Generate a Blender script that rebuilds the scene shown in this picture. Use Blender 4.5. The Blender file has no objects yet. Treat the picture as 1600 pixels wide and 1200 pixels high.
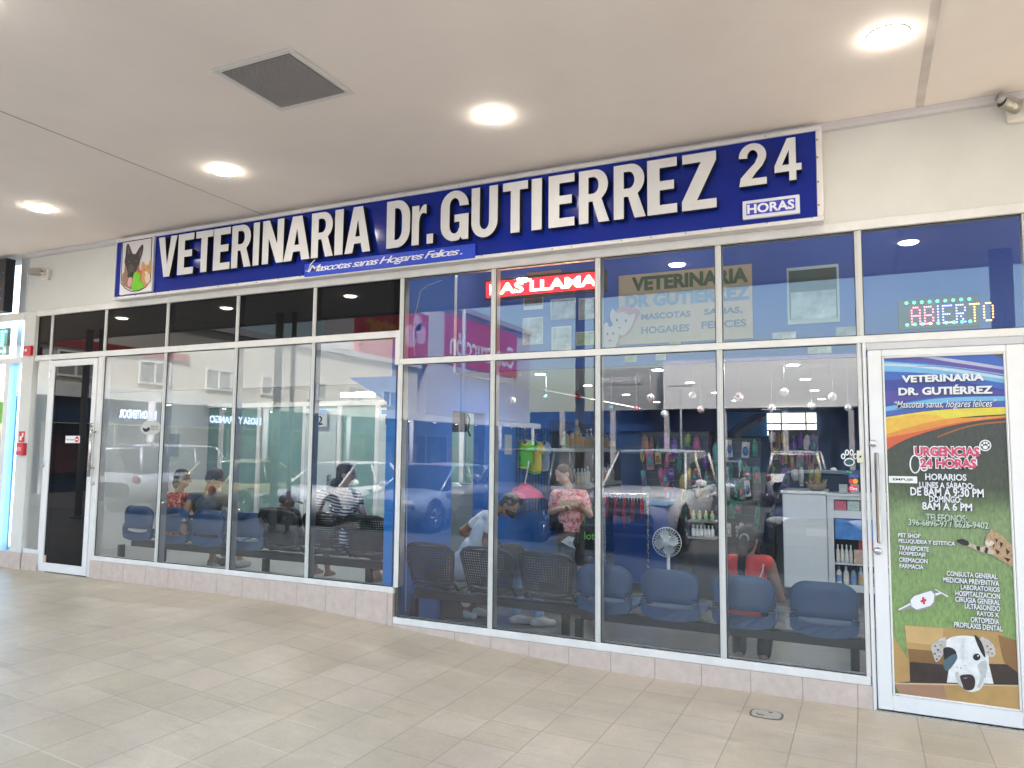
import bpy, math, random
from mathutils import Vector, Matrix, Euler
random.seed(7)
S = bpy.context.scene
COL = S.collection
R_ = math.radians

# ------------------------------------------------------------------ camera
CX, CY, CZ = 0.0, -5.72, 1.705
YAW, PITCH, ROLL, FPX = 0.44235351, 0.08591497, 0.00964912, 1165.4728
_f = Vector((-math.sin(YAW)*math.cos(PITCH), math.cos(YAW)*math.cos(PITCH), math.sin(PITCH)))
_r = Vector((math.cos(YAW), math.sin(YAW), 0)); _u = _r.cross(_f)
RR = math.cos(ROLL)*_r + math.sin(ROLL)*_u
UU = -math.sin(ROLL)*_r + math.cos(ROLL)*_u
cam = bpy.data.cameras.new('camera'); camo = bpy.data.objects.new('camera', cam); COL.objects.link(camo)
M = Matrix.Identity(4)
for i in range(3):
    M[i][0], M[i][1], M[i][2] = RR[i], UU[i], -_f[i]
M[0][3], M[1][3], M[2][3] = CX, CY, CZ
camo.matrix_world = M
cam.sensor_width = 36; cam.sensor_fit = 'HORIZONTAL'; cam.lens = FPX/1600*36
cam.clip_start = .05; cam.clip_end = 2000
S.camera = camo

# ------------------------------------------------------------------ sky, sun, exposure
SUN_EL, SUN_ROT = 50.0, 40.0
W = bpy.data.worlds.new('World'); S.world = W; W.use_nodes = True
wn = W.node_tree; wn.nodes.clear()
wo = wn.nodes.new('ShaderNodeOutputWorld'); wb = wn.nodes.new('ShaderNodeBackground')
sk = wn.nodes.new('ShaderNodeTexSky'); sk.sky_type = 'NISHITA'; sk.sun_disc = False
sk.sun_elevation = R_(SUN_EL); sk.sun_rotation = R_(SUN_ROT)
sk.air_density = 1.5; sk.dust_density = 2.0; sk.ozone_density = 3.2
wb.inputs['Strength'].default_value = .15
wn.links.new(sk.outputs[0], wb.inputs[0]); wn.links.new(wb.outputs[0], wo.inputs[0])
sl = bpy.data.lights.new('sun', 'SUN'); sl.energy = 5.0; sl.angle = R_(8); sl.color = (1, .97, .93)
so = bpy.data.objects.new('sun', sl); COL.objects.link(so)
# a veiled sun beyond the shop roof: the front and the walkway are in open shade, the far side of the car park is lit
sd = Vector((math.sin(R_(SUN_ROT))*math.cos(R_(SUN_EL)), math.cos(R_(SUN_ROT))*math.cos(R_(SUN_EL)), math.sin(R_(SUN_EL))))
so.rotation_euler = sd.to_track_quat('Z', 'Y').to_euler(); so.location = (0, 0, 30)
S.view_settings.view_transform = 'Standard'; S.view_settings.look = 'None'
S.view_settings.exposure = 2.52; S.view_settings.gamma = 1
S.cycles.use_denoising = True
S.cycles.max_bounces = 8; S.cycles.transparent_max_bounces = 24; S.cycles.glossy_bounces = 4
S.cycles.sample_clamp_indirect = 6; S.cycles.caustics_reflective = False; S.cycles.caustics_refractive = False

# ------------------------------------------------------------------ helpers
def ray(px, py):
    return _rayv(px, py)
def _rayv(px, py):
    return _f + RR*((px-800)/FPX) - UU*((py-600)/FPX)
CAMV = Vector((CX, CY, CZ))
def PY(px, py, Y=0.0):
    d = _rayv(px, py); return CAMV + d*((Y-CY)/d.y)
def PZ(px, py, Z):
    d = _rayv(px, py); return CAMV + d*((Z-CZ)/d.z)
def PX(px, py, X):
    d = _rayv(px, py); return CAMV + d*((X-CX)/d.x)

_mats = {}
def mat(name, col, rough=.5, metal=0.0, var=0.0, scale=6.0, bump=0.0, bscale=60.0, emit=None, es=1.0, spec=.5, coat=0.0, alpha=1.0, stretch=None, backdrop=None):
    if name in _mats: return _mats[name]
    m = bpy.data.materials.new(name); m.use_nodes = True
    nt = m.node_tree; b = nt.nodes['Principled BSDF']
    c = (col[0], col[1], col[2], 1)
    b.inputs['Base Color'].default_value = c; b.inputs['Roughness'].default_value = rough
    b.inputs['Metallic'].default_value = metal; b.inputs['Specular IOR Level'].default_value = spec
    b.inputs['Coat Weight'].default_value = coat
    tc = None
    if var or bump:
        tc = nt.nodes.new('ShaderNodeTexCoord'); mp = nt.nodes.new('ShaderNodeMapping')
        nt.links.new(tc.outputs['Object'], mp.inputs[0])
        if stretch: mp.inputs['Scale'].default_value = stretch
    if var:
        n = nt.nodes.new('ShaderNodeTexNoise'); n.inputs['Scale'].default_value = scale; n.inputs['Detail'].default_value = 6
        n.inputs['Roughness'].default_value = .62
        rp = nt.nodes.new('ShaderNodeMapRange'); rp.inputs[1].default_value = .3; rp.inputs[2].default_value = .7
        rp.inputs[3].default_value = 1-var; rp.inputs[4].default_value = 1+var*.6
        mx = nt.nodes.new('ShaderNodeVectorMath'); mx.operation = 'SCALE'; mx.inputs[0].default_value = col[:3]
        nt.links.new(mp.outputs[0], n.inputs['Vector']); nt.links.new(n.outputs[0], rp.inputs[0])
        nt.links.new(rp.outputs[0], mx.inputs['Scale']); nt.links.new(mx.outputs[0], b.inputs['Base Color'])
        r2 = nt.nodes.new('ShaderNodeMapRange'); r2.inputs[3].default_value = max(0, rough-.08); r2.inputs[4].default_value = min(1, rough+.12)
        nt.links.new(n.outputs[0], r2.inputs[0]); nt.links.new(r2.outputs[0], b.inputs['Roughness'])
    if bump:
        n2 = nt.nodes.new('ShaderNodeTexNoise'); n2.inputs['Scale'].default_value = bscale; n2.inputs['Detail'].default_value = 4
        bp = nt.nodes.new('ShaderNodeBump'); bp.inputs['Strength'].default_value = bump; bp.inputs['Distance'].default_value = .01
        nt.links.new(mp.outputs[0], n2.inputs['Vector']); nt.links.new(n2.outputs[0], bp.inputs['Height']); nt.links.new(bp.outputs[0], b.inputs['Normal'])
    if emit:
        b.inputs['Emission Color'].default_value = (*emit, 1); b.inputs['Emission Strength'].default_value = es
    _mats[name] = m
    return m

def glass_mat(name, ior, tint=(.93, .95, .95), film=0.0, filmcol=(0, 0, 0), dust=0.0):
    m = bpy.data.materials.new(name); m.use_nodes = True
    nt = m.node_tree; nt.nodes.clear()
    o = nt.nodes.new('ShaderNodeOutputMaterial'); t = nt.nodes.new('ShaderNodeBsdfTransparent'); t.inputs[0].default_value = (*tint, 1)
    g = nt.nodes.new('ShaderNodeBsdfGlossy'); g.inputs['Roughness'].default_value = 0.0; g.inputs[0].default_value = (1, 1, 1, 1)
    fr = nt.nodes.new('ShaderNodeFresnel'); fr.inputs[0].default_value = ior
    mx = nt.nodes.new('ShaderNodeMixShader')
    nt.links.new(fr.outputs[0], mx.inputs[0])
    if film:
        d = nt.nodes.new('ShaderNodeBsdfDiffuse'); d.inputs[0].default_value = (*filmcol, 1)
        m2 = nt.nodes.new('ShaderNodeMixShader'); m2.inputs[0].default_value = film
        nt.links.new(t.outputs[0], m2.inputs[1]); nt.links.new(d.outputs[0], m2.inputs[2])
        nt.links.new(m2.outputs[0], mx.inputs[1])
    elif dust:
        # a thin uneven bloom of dust and wiping marks
        d = nt.nodes.new('ShaderNodeBsdfDiffuse'); d.inputs[0].default_value = (.75, .75, .73, 1)
        tc = nt.nodes.new('ShaderNodeTexCoord'); mp = nt.nodes.new('ShaderNodeMapping'); mp.inputs['Scale'].default_value = (2.2, 1, 1.1); mp.inputs['Rotation'].default_value = (0, .5, 0)
        n = nt.nodes.new('ShaderNodeTexNoise'); n.inputs['Scale'].default_value = 2.4; n.inputs['Detail'].default_value = 8; n.inputs['Roughness'].default_value = .68; n.inputs['Distortion'].default_value = 1.2
        rp = nt.nodes.new('ShaderNodeMapRange'); rp.inputs[1].default_value = .42; rp.inputs[2].default_value = .78; rp.inputs[3].default_value = 0; rp.inputs[4].default_value = dust
        m2 = nt.nodes.new('ShaderNodeMixShader')
        nt.links.new(tc.outputs['Object'], mp.inputs[0]); nt.links.new(mp.outputs[0], n.inputs['Vector']); nt.links.new(n.outputs[0], rp.inputs[0]); nt.links.new(rp.outputs[0], m2.inputs[0])
        nt.links.new(t.outputs[0], m2.inputs[1]); nt.links.new(d.outputs[0], m2.inputs[2]); nt.links.new(m2.outputs[0], mx.inputs[1])
    else:
        nt.links.new(t.outputs[0], mx.inputs[1])
    nt.links.new(g.outputs[0], mx.inputs[2]); nt.links.new(mx.outputs[0], o.inputs[0])
    return m

LOC = {}          # object name -> world offset its mesh was built about
def empty(name, loc=(0, 0, 0), label=None, cat=None, group=None, parent=None):
    o = bpy.data.objects.new(name, None); COL.objects.link(o); o.empty_display_size = .1
    if parent is not None:
        o.parent = parent; LOC[o.name] = LOC[parent.name]
    else:
        o.location = loc; LOC[o.name] = Vector(loc)
    tag(o, label, cat, group); return o
def tag(o, label=None, cat=None, group=None, kind=None):
    if label: o['label'] = label
    if cat: o['category'] = cat
    if group: o['group'] = group
    if kind: o['kind'] = kind
    return o
def copy_tree(o, parent=None):
    c = o.copy(); COL.objects.link(c); LOC[c.name] = LOC.get(o.name, Vector())
    if parent is not None: c.parent = parent
    for ch in list(o.children): copy_tree(ch, c)
    return c

class MB:
    def __init__(s): s.v = []; s.f = []; s.mi = []; s.cur = 0; s.sm = False; s.smf = []
    def add(s, vs, fs):
        k = len(s.v); s.v.extend([tuple(v) for v in vs])
        for f in fs:
            s.f.append([i+k for i in f]); s.mi.append(s.cur); s.smf.append(s.sm)
        return s
    def box(s, x0, x1, y0, y1, z0, z1):
        x0, x1 = sorted((x0, x1)); y0, y1 = sorted((y0, y1)); z0, z1 = sorted((z0, z1))
        v = [(x0, y0, z0), (x1, y0, z0), (x1, y1, z0), (x0, y1, z0), (x0, y0, z1), (x1, y0, z1), (x1, y1, z1), (x0, y1, z1)]
        return s.add(v, [(0, 3, 2, 1), (4, 5, 6, 7), (0, 1, 5, 4), (1, 2, 6, 5), (2, 3, 7, 6), (3, 0, 4, 7)])
    def bbox(s, x0, x1, y0, y1, z0, z1, b=.005):
        # box with chamfered edges
        x0, x1 = sorted((x0, x1)); y0, y1 = sorted((y0, y1)); z0, z1 = sorted((z0, z1))
        b = min(b, (x1-x0)*.45, (y1-y0)*.45, (z1-z0)*.45)
        c = Vector(((x0+x1)/2, (y0+y1)/2, (z0+z1)/2)); h = Vector(((x1-x0)/2, (y1-y0)/2, (z1-z0)/2))
        vs = []; idx = {}
        for sx in (-1, 1):
            for sy in (-1, 1):
                for sz in (-1, 1):
                    for ax in range(3):
                        p = [sx*(h.x-b), sy*(h.y-b), sz*(h.z-b)]; p[ax] = (sx, sy, sz)[ax]*h[ax]
                        idx[(sx, sy, sz, ax)] = len(vs); vs.append((c.x+p[0], c.y+p[1], c.z+p[2]))
        fs = []
        for ax in range(3):
            o = [a for a in range(3) if a != ax]
            for sg in (-1, 1):
                q = []
                for a, bb in ((-1, -1), (1, -1), (1, 1), (-1, 1)):
                    t = [0, 0, 0]; t[ax] = sg; t[o[0]] = a; t[o[1]] = bb; q.append(idx[(*t, ax)])
                fs.append(q)
            for a in (-1, 1):
                for bb in (-1, 1):
                    t0 = [0, 0, 0]; t0[o[0]] = a; t0[o[1]] = bb; t1 = t0[:]; t0[ax] = -1; t1[ax] = 1
                    fs.append([idx[(*t0, o[0])], idx[(*t1, o[0])], idx[(*t1, o[1])], idx[(*t0, o[1])]])
        for sx in (-1, 1):
            for sy in (-1, 1):
                for sz in (-1, 1): fs.append([idx[(sx, sy, sz, k)] for k in range(3)])
        return s.add(vs, fs)
    def quad(s, a, b, c, d): return s.add([a, b, c, d], [(0, 1, 2, 3)])
    def prism(s, pts, axis, a0, a1, cap=True):
        # extrude 2-D outline (list of (u,v)) along an axis; y: (u,v)->(x,z)
        n = len(pts); vs = []
        for a in (a0, a1):
            for u, v in pts: vs.append((u, a, v) if axis == 'y' else ((a, u, v) if axis == 'x' else (u, v, a)))
        fs = [(i, (i+1) % n, n+(i+1) % n, n+i) for i in range(n)]
        if cap: fs += [tuple(range(n)), tuple(range(2*n-1, n-1, -1))]
        return s.add(vs, fs)
    def tube(s, pts, r, seg=10, cap=True, closed=False):
        pts = [Vector(p) for p in pts]; n = len(pts); rs = r if isinstance(r, (list, tuple)) else [r]*n
        vs = []; up = None
        for i, p in enumerate(pts):
            d = (pts[(i+1) % n]-pts[i-1]) if closed else (pts[min(i+1, n-1)]-pts[max(i-1, 0)])
            d = d.normalized() if d.length > 1e-9 else Vector((0, 0, 1))
            if up is None:
                up = Vector((0, 0, 1)) if abs(d.z) < .9 else Vector((1, 0, 0))
            a = d.cross(up); a = a.normalized() if a.length > 1e-6 else d.orthogonal().normalized()
            up = a.cross(d).normalized(); b = up
            for k in range(seg):
                t = 2*math.pi*k/seg; vs.append(p + a*(math.cos(t)*rs[i]) + b*(math.sin(t)*rs[i]))
        fs = []
        for i in range(n if closed else n-1):
            for k in range(seg):
                j = (i+1) % n; k2 = (k+1) % seg; fs.append((i*seg+k, i*seg+k2, j*seg+k2, j*seg+k))
        if cap and not closed: fs += [tuple(range(seg-1, -1, -1)), tuple(range((n-1)*seg, n*seg))]
        return s.add(vs, fs)
    def lathe(s, prof, c=(0, 0, 0), seg=16, axis='z'):
        vs = []; n = len(prof)
        for r, h in prof:
            for k in range(seg):
                t = 2*math.pi*k/seg; a, b = r*math.cos(t), r*math.sin(t)
                vs.append((c[0]+a, c[1]+b, c[2]+h) if axis == 'z' else ((c[0]+a, c[1]+h, c[2]+b) if axis == 'y' else (c[0]+h, c[1]+a, c[2]+b)))
        fs = [(i*seg+k, i*seg+(k+1) % seg, (i+1)*seg+(k+1) % seg, (i+1)*seg+k) for i in range(n-1) for k in range(seg)]
        fs += [tuple(range(seg-1, -1, -1)), tuple(range((n-1)*seg, n*seg))]
        return s.add(vs, fs)
    def ell(s, c, r, rot=None, seg=14, rings=8):
        c = Vector(c); r = r if isinstance(r, (tuple, list)) else (r, r, r); vs = []; q = rot.to_matrix() if rot is not None else None
        for i in range(1, rings):
            a = math.pi*i/rings
            for k in range(seg):
                t = 2*math.pi*k/seg; v = Vector((r[0]*math.sin(a)*math.cos(t), r[1]*math.sin(a)*math.sin(t), r[2]*math.cos(a)))
                vs.append(c + (q @ v if q else v))
        t0 = Vector((0, 0, r[2])); b0 = Vector((0, 0, -r[2]))
        vs.append(c + (q @ t0 if q else t0)); vs.append(c + (q @ b0 if q else b0)); T = len(vs)-2; B = T+1
        fs = [(i*seg+k, (i+1)*seg+k, (i+1)*seg+(k+1) % seg, i*seg+(k+1) % seg) for i in range(rings-2) for k in range(seg)]
        fs += [(T, k, (k+1) % seg) for k in range(seg)] + [(B, (rings-2)*seg+(k+1) % seg, (rings-2)*seg+k) for k in range(seg)]
        return s.add(vs, fs)
    def cap(s, p0, r0, p1, r1, seg=12):
        # tapered capsule
        p0 = Vector(p0); p1 = Vector(p1); d = (p1-p0); L = d.length or 1e-6; d = d/L
        a = d.orthogonal().normalized(); b = d.cross(a); vs = []; rows = []
        for t in (-.999, -.8, -.45, 0): rows.append((p0 + d*(t*r0), r0*math.sqrt(max(0, 1-t*t))))
        for t in (0, .45, .8, .999): rows.append((p1 + d*(t*r1), r1*math.sqrt(max(0, 1-t*t))))
        for c, r in rows:
            for k in range(seg):
                q = 2*math.pi*k/seg; vs.append(c + a*(r*math.cos(q)) + b*(r*math.sin(q)))
        n = len(rows)
        fs = [(i*seg+k, i*seg+(k+1) % seg, (i+1)*seg+(k+1) % seg, (i+1)*seg+k) for i in range(n-1) for k in range(seg)]
        fs += [tuple(range(seg-1, -1, -1)), tuple(range((n-1)*seg, n*seg))]
        return s.add(vs, fs)
    def mesh(s, name, mats, off=Vector()):
        me = bpy.data.meshes.new(name)
        me.from_pydata([(v[0]-off.x, v[1]-off.y, v[2]-off.z) for v in s.v], [], s.f)
        for m in (mats if isinstance(mats, (list, tuple)) else [mats]): me.materials.append(m)
        me.polygons.foreach_set('material_index', s.mi); me.polygons.foreach_set('use_smooth', s.smf)
        me.update(); return me
    def build(s, name, mats, parent=None, label=None, cat=None, group=None, kind=None, loc=None):
        if parent is not None: off = LOC[parent.name]
        else: off = Vector(loc) if loc is not None else Vector()
        o = bpy.data.objects.new(name, s.mesh(name, mats, off)); COL.objects.link(o)
        if parent is not None: o.parent = parent
        else: o.location = off
        LOC[o.name] = off
        return tag(o, label, cat, group, kind)

def text2d(s, bold=0.0, shear=0.0, spacing=1.0, align='LEFT', res=3, line=1.0):
    cu = bpy.data.curves.new('tmp', 'FONT'); cu.body = s; cu.size = 1; cu.offset = bold; cu.shear = shear
    cu.space_character = spacing; cu.align_x = align; cu.fill_mode = 'FRONT'; cu.resolution_u = res; cu.space_line = line
    o = bpy.data.objects.new('tmp', cu); me = o.to_mesh()
    vs = [(v.co.x, v.co.y) for v in me.vertices]; fs = [tuple(p.vertices) for p in me.polygons]
    o.to_mesh_clear(); bpy.data.objects.remove(o); bpy.data.curves.remove(cu)
    return vs, fs
def text_fit(mb, s, x0, x1, z0, z1, y, bold=0.0, shear=0.0, spacing=1.0, mirror=False, axis='y', keep=False):
    # lettering stretched to fill a rectangle on a vertical plane (axis y: X-Z plane at y; axis x: Y-Z plane at x=y)
    vs, fs = text2d(s, bold, shear, spacing)
    a0 = min(v[0] for v in vs); a1 = max(v[0] for v in vs); b0 = min(v[1] for v in vs); b1 = max(v[1] for v in vs)
    out = []
    for u, w in vs:
        t = (u-a0)/(a1-a0)
        X = x0 + (x1-x0)*t; Z = z0 + (z1-z0)*(w-b0)/(b1-b0)
        out.append((X, y, Z) if axis == 'y' else (y, X, Z))
    mb.add(out, fs)
    return mb
def text_px(mb, s, lb, rt, y, **k):
    a = PY(*lb, y); b = PY(*rt, y); return text_fit(mb, s, a.x, b.x, a.z, b.z, y, **k)
def poly_px(mb, pts, y):
    # flat shape on the plane at y, outline in photo pixels (the surface it lies on is that plane)
    mb.add([PY(px, py, y) for px, py in pts], [tuple(range(len(pts)-1, -1, -1))]); return mb
def smoothpts(pts, n=4):
    # closed Catmull-Rom
    out = []; L = len(pts)
    for i in range(L):
        p0, p1, p2, p3 = pts[i-1], pts[i], pts[(i+1) % L], pts[(i+2) % L]
        for k in range(n):
            t = k/n
            out.append(tuple(.5*((2*p1[a]) + (-p0[a]+p2[a])*t + (2*p0[a]-5*p1[a]+4*p2[a]-p3[a])*t*t + (-p0[a]+3*p1[a]-3*p2[a]+p3[a])*t**3) for a in (0, 1)))
    return out
def ellpts(cx, cy, rx, ry, n=20, rot=0):
    c, s_ = math.cos(R_(rot)), math.sin(R_(rot))
    return [(cx+rx*math.cos(2*math.pi*i/n)*c-ry*math.sin(2*math.pi*i/n)*s_, cy+rx*math.cos(2*math.pi*i/n)*s_+ry*math.sin(2*math.pi*i/n)*c) for i in range(n)]
def organic(mb, voxel, smooth=4):
    # fuse overlapping solids into one continuous skin
    me = mb.mesh('tmp', []) ; o = bpy.data.objects.new('tmp', me); COL.objects.link(o)
    r = o.modifiers.new('r', 'REMESH'); r.mode = 'VOXEL'; r.voxel_size = voxel; r.use_smooth_shade = True
    q = o.modifiers.new('s', 'SMOOTH'); q.factor = .5; q.iterations = smooth
    dg = bpy.context.evaluated_depsgraph_get(); ev = o.evaluated_get(dg); m2 = ev.to_mesh()
    out = MB(); out.sm = True
    out.add([v.co.copy() for v in m2.vertices], [tuple(p.vertices) for p in m2.polygons])
    ev.to_mesh_clear(); bpy.data.objects.remove(o); bpy.data.meshes.remove(me)
    return out
# ------------------------------------------------------------------ materials of the place
white_alu = mat('white_aluminium', (.74, .72, .685), .35, var=.10, scale=5)
grey_alu = mat('mullion_aluminium', (.60, .60, .57), .32, var=.06, scale=4)
door_white = mat('white_door_paint', (.76, .75, .735), .35, var=.04, scale=3)
steel = mat('brushed_steel', (.55, .55, .55), .25, 1.0, var=.05, scale=30)
black_plastic = mat('black_plastic', (.02, .02, .022), .45)
wall_white = mat('painted_wall', (.67, .66, .61), .75, var=.09, scale=1.1, bump=.1, bscale=40)
ceil_m = mat('canopy_ceiling_paint', (.83, .75, .69), .8, var=.055, scale=.9, bump=.12, bscale=3)
trim_m = mat('grey_trim', (.55, .52, .52), .6, var=.05, scale=3)
dark_groove = mat('dark_joint', (.36, .33, .31), .8)
GL = glass_mat('shop_glass', 1.73, dust=.03)
GLB = glass_mat('black_film_glass', 1.28, film=.985, filmcol=(.004, .004, .005))

def gz(x):
    if x < -5.75: return .205
    if x > -1.45: return -.016
    t = (x+5.75)/4.3; t = t*t*(3-2*t); return .205 - .221*t

# ---- pavement: tiles of the walkway, ramping down to the right
def tile_mat():
    m = bpy.data.materials.new('beige_floor_tiles'); m.use_nodes = True; nt = m.node_tree; L = nt.links; N = nt.nodes.new
    b = nt.nodes['Principled BSDF']
    tc = N('ShaderNodeTexCoord'); sp = N('ShaderNodeSeparateXYZ'); L.new(tc.outputs['Object'], sp.inputs[0])
    def math_(op, a, bb=None, c=None):
        n = N('ShaderNodeMath'); n.operation = op
        for i, q in enumerate((a, bb, c)):
            if q is None: continue
            if isinstance(q, (int, float)): n.inputs[i].default_value = q
            else: L.new(q, n.inputs[i])
        return n.outputs[0]
    T = .3476
    u = math_('DIVIDE', math_('ADD', sp.outputs[0], 1.487+T*40), T); v = math_('DIVIDE', math_('ADD', sp.outputs[1], T*40 - .005), T)
    fu = math_('FRACT', u); fv = math_('FRACT', v)
    iu = math_('FLOOR', u); iv = math_('FLOOR', v)
    cb = N('ShaderNodeCombineXYZ'); L.new(iu, cb.inputs[0]); L.new(iv, cb.inputs[1])
    wn_ = N('ShaderNodeTexWhiteNoise'); wn_.noise_dimensions = '3D'; L.new(cb.outputs[0], wn_.inputs['Vector'])
    du = math_('MINIMUM', fu, math_('SUBTRACT', 1.0, fu)); dv = math_('MINIMUM', fv, math_('SUBTRACT', 1.0, fv))
    d = math_('MINIMUM', du, dv)
    gr = N('ShaderNodeMapRange'); gr.inputs[1].default_value = .006; gr.inputs[2].default_value = .013; L.new(d, gr.inputs[0])
    # fine stone speckle and soft stains
    n1 = N('ShaderNodeTexNoise'); n1.inputs['Scale'].default_value = 55; n1.inputs['Detail'].default_value = 8; n1.inputs['Roughness'].default_value = .75
    n2 = N('ShaderNodeTexNoise'); n2.inputs['Scale'].default_value = 1.6; n2.inputs['Detail'].default_value = 5
    n3 = N('ShaderNodeTexNoise'); n3.inputs['Scale'].default_value = 9; n3.inputs['Detail'].default_value = 7; n3.inputs['Roughness'].default_value = .7
    for n in (n1, n2, n3): L.new(tc.outputs['Object'], n.inputs['Vector'])
    s1 = math_('MULTIPLY_ADD', n1.outputs[0], .42, .79); s2 = math_('MULTIPLY_ADD', n2.outputs[0], .55, .725); s3 = math_('MULTIPLY_ADD', wn_.outputs['Value'], .22, .89)
    s4 = math_('MULTIPLY_ADD', n3.outputs[0], .40, .80)
    # scattered grime spots and drag marks
    vo = N('ShaderNodeTexVoronoi'); vo.inputs['Scale'].default_value = 2.6; L.new(tc.outputs['Object'], vo.inputs['Vector'])
    sp_ = N('ShaderNodeMapRange'); sp_.inputs[1].default_value = .015; sp_.inputs[2].default_value = .05; sp_.inputs[3].default_value = .72; sp_.inputs[4].default_value = 1; L.new(vo.outputs['Distance'], sp_.inputs[0])
    mpd = N('ShaderNodeMapping'); mpd.inputs['Scale'].default_value = (1.2, 9, 1); mpd.inputs['Rotation'].default_value = (0, 0, .5); L.new(tc.outputs['Object'], mpd.inputs[0])
    nd = N('ShaderNodeTexNoise'); nd.inputs['Scale'].default_value = 1.3; nd.inputs['Detail'].default_value = 6; L.new(mpd.outputs[0], nd.inputs['Vector'])
    dr = N('ShaderNodeMapRange'); dr.inputs[1].default_value = .60; dr.inputs[2].default_value = .72; dr.inputs[3].default_value = 1; dr.inputs[4].default_value = .84; L.new(nd.outputs[0], dr.inputs[0])
    s4 = math_('MULTIPLY', s4, math_('MULTIPLY', sp_.outputs[0], dr.outputs[0]))
    k = math_('MULTIPLY', math_('MULTIPLY', s1, s2), math_('MULTIPLY', s3, s4))
    vm = N('ShaderNodeVectorMath'); vm.operation = 'SCALE'; L.new(k, vm.inputs['Scale'])
    mxc = N('ShaderNodeMix'); mxc.data_type = 'RGBA'; mxc.inputs[6].default_value = (.56, .475, .345, 1); mxc.inputs[7].default_value = (.50, .42, .325, 1)
    L.new(wn_.outputs['Value'], mxc.inputs[0]); L.new(mxc.outputs[2], vm.inputs[0])
    # grout: mostly dark, with whitish lime in places
    gm = N('ShaderNodeMix'); gm.data_type = 'RGBA'; gm.inputs[6].default_value = (.34, .29, .22, 1); gm.inputs[7].default_value = (.66, .58, .47, 1)
    wl = N('ShaderNodeTexNoise'); wl.inputs['Scale'].default_value = .8; wl.inputs['Detail'].default_value = 2; L.new(tc.outputs['Object'], wl.inputs['Vector'])
    rw = N('ShaderNodeMapRange'); rw.inputs[1].default_value = .48; rw.inputs[2].default_value = .58; L.new(wl.outputs[0], rw.inputs[0])
    # only the joints parallel to the shopfront carry lime
    par = math_('LESS_THAN', dv, du)
    L.new(math_('MULTIPLY', rw.outputs[0], par), gm.inputs[0])
    fin = N('ShaderNodeMix'); fin.data_type = 'RGBA'; L.new(gr.outputs[0], fin.inputs[0]); L.new(gm.outputs[2], fin.inputs[6]); L.new(vm.outputs[0], fin.inputs[7])
    L.new(fin.outputs[2], b.inputs['Base Color'])
    ro = math_('MULTIPLY_ADD', n3.outputs[0], .25, .30); L.new(ro, b.inputs['Roughness'])
    bp = N('ShaderNodeBump'); bp.inputs['Strength'].default_value = .25; bp.inputs['Distance'].default_value = .004
    L.new(math_('MULTIPLY_ADD', gr.outputs[0], 1.0, math_('MULTIPLY', n1.outputs[0], .25)), bp.inputs['Height']); L.new(bp.outputs[0], b.inputs['Normal'])
    return m
fl = MB(); xs = [-26+.25*i for i in range(160)]; fl.sm = True
KERB = -5.35
for i in range(len(xs)-1):
    a, b = xs[i], xs[i+1]
    fl.quad((a, KERB, gz(a)), (b, KERB, gz(b)), (b, .02, gz(b)), (a, .02, gz(a)))
fl.build('pavement', tile_mat(), kind='structure')
kb = MB(); conc = mat('concrete_kerb', (.42, .41, .39), .8, var=.15, scale=6)
for i in range(len(xs)-1):
    a, b = xs[i], xs[i+1]
    kb.add([(a, KERB-.15, -.3), (b, KERB-.15, -.3), (b, KERB-.15, gz(b)+.003), (a, KERB-.15, gz(a)+.003), (a, KERB, gz(a)+.003), (b, KERB, gz(b)+.003)], [(0, 1, 2, 3), (3, 2, 5, 4)])
kb.build('kerb', conc, kind='structure')
asph = mat('asphalt', (.085, .083, .08), .85, var=.25, scale=3, bump=.3, bscale=120)
MB().quad((-400, -400, -.14), (400, -400, -.14), (400, KERB-.1, -.14), (-400, KERB-.1, -.14)).build('parking_lot', asph, kind='structure')
MB().quad((-400, KERB-.1, -.3), (400, KERB-.1, -.3), (400, 400, -.3), (-400, 400, -.3)).build('ground', asph, kind='structure')

# ---- canopy
ZC = 4.073; EDGE = -5.1
cm = MB(); cm.box(-30, 12, EDGE, 0.3, ZC, ZC+.25)
cm.build('canopy_ceiling', ceil_m, kind='structure')
fa = MB(); fa.box(-30, 12, EDGE-.06, EDGE, ZC-.03, ZC+.24)
fa.build('canopy_fascia', wall_white, label='long white edge board along the front of the walkway canopy', cat='fascia')
j = MB()
for x, w in ((-5.53, .009), (6.3, .012), (-11.5, .012)): j.box(x-w/2, x+w/2, EDGE+.02, -.06, ZC-.003, ZC+.01)
j.build('ceiling_joint', [dark_groove], kind='structure')
MB().box(.375, .425, EDGE+.02, -.06, ZC-.003, ZC+.01).build('ceiling_joint', mat('joint_strip', (.60, .54, .50), .8, var=.15, scale=6), kind='structure')
tr = MB(); tr.prism([(-.0, ZC-.055), (-.035, ZC-.05), (-.05, ZC-.03), (-.055, ZC-.002), (0, ZC-.002)], 'x', -9.42, 12)
tr.build('cornice_trim', trim_m, label='thin grey moulding where the white wall meets the canopy ceiling', cat='trim')

# ---- upper wall
uw = MB(); uw.box(-9.42, 3, 0.0, .18, 3.337, ZC)
uw.build('upper_wall', wall_white, label='white plastered wall band between the glazing and the canopy ceiling', cat='wall')
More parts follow.
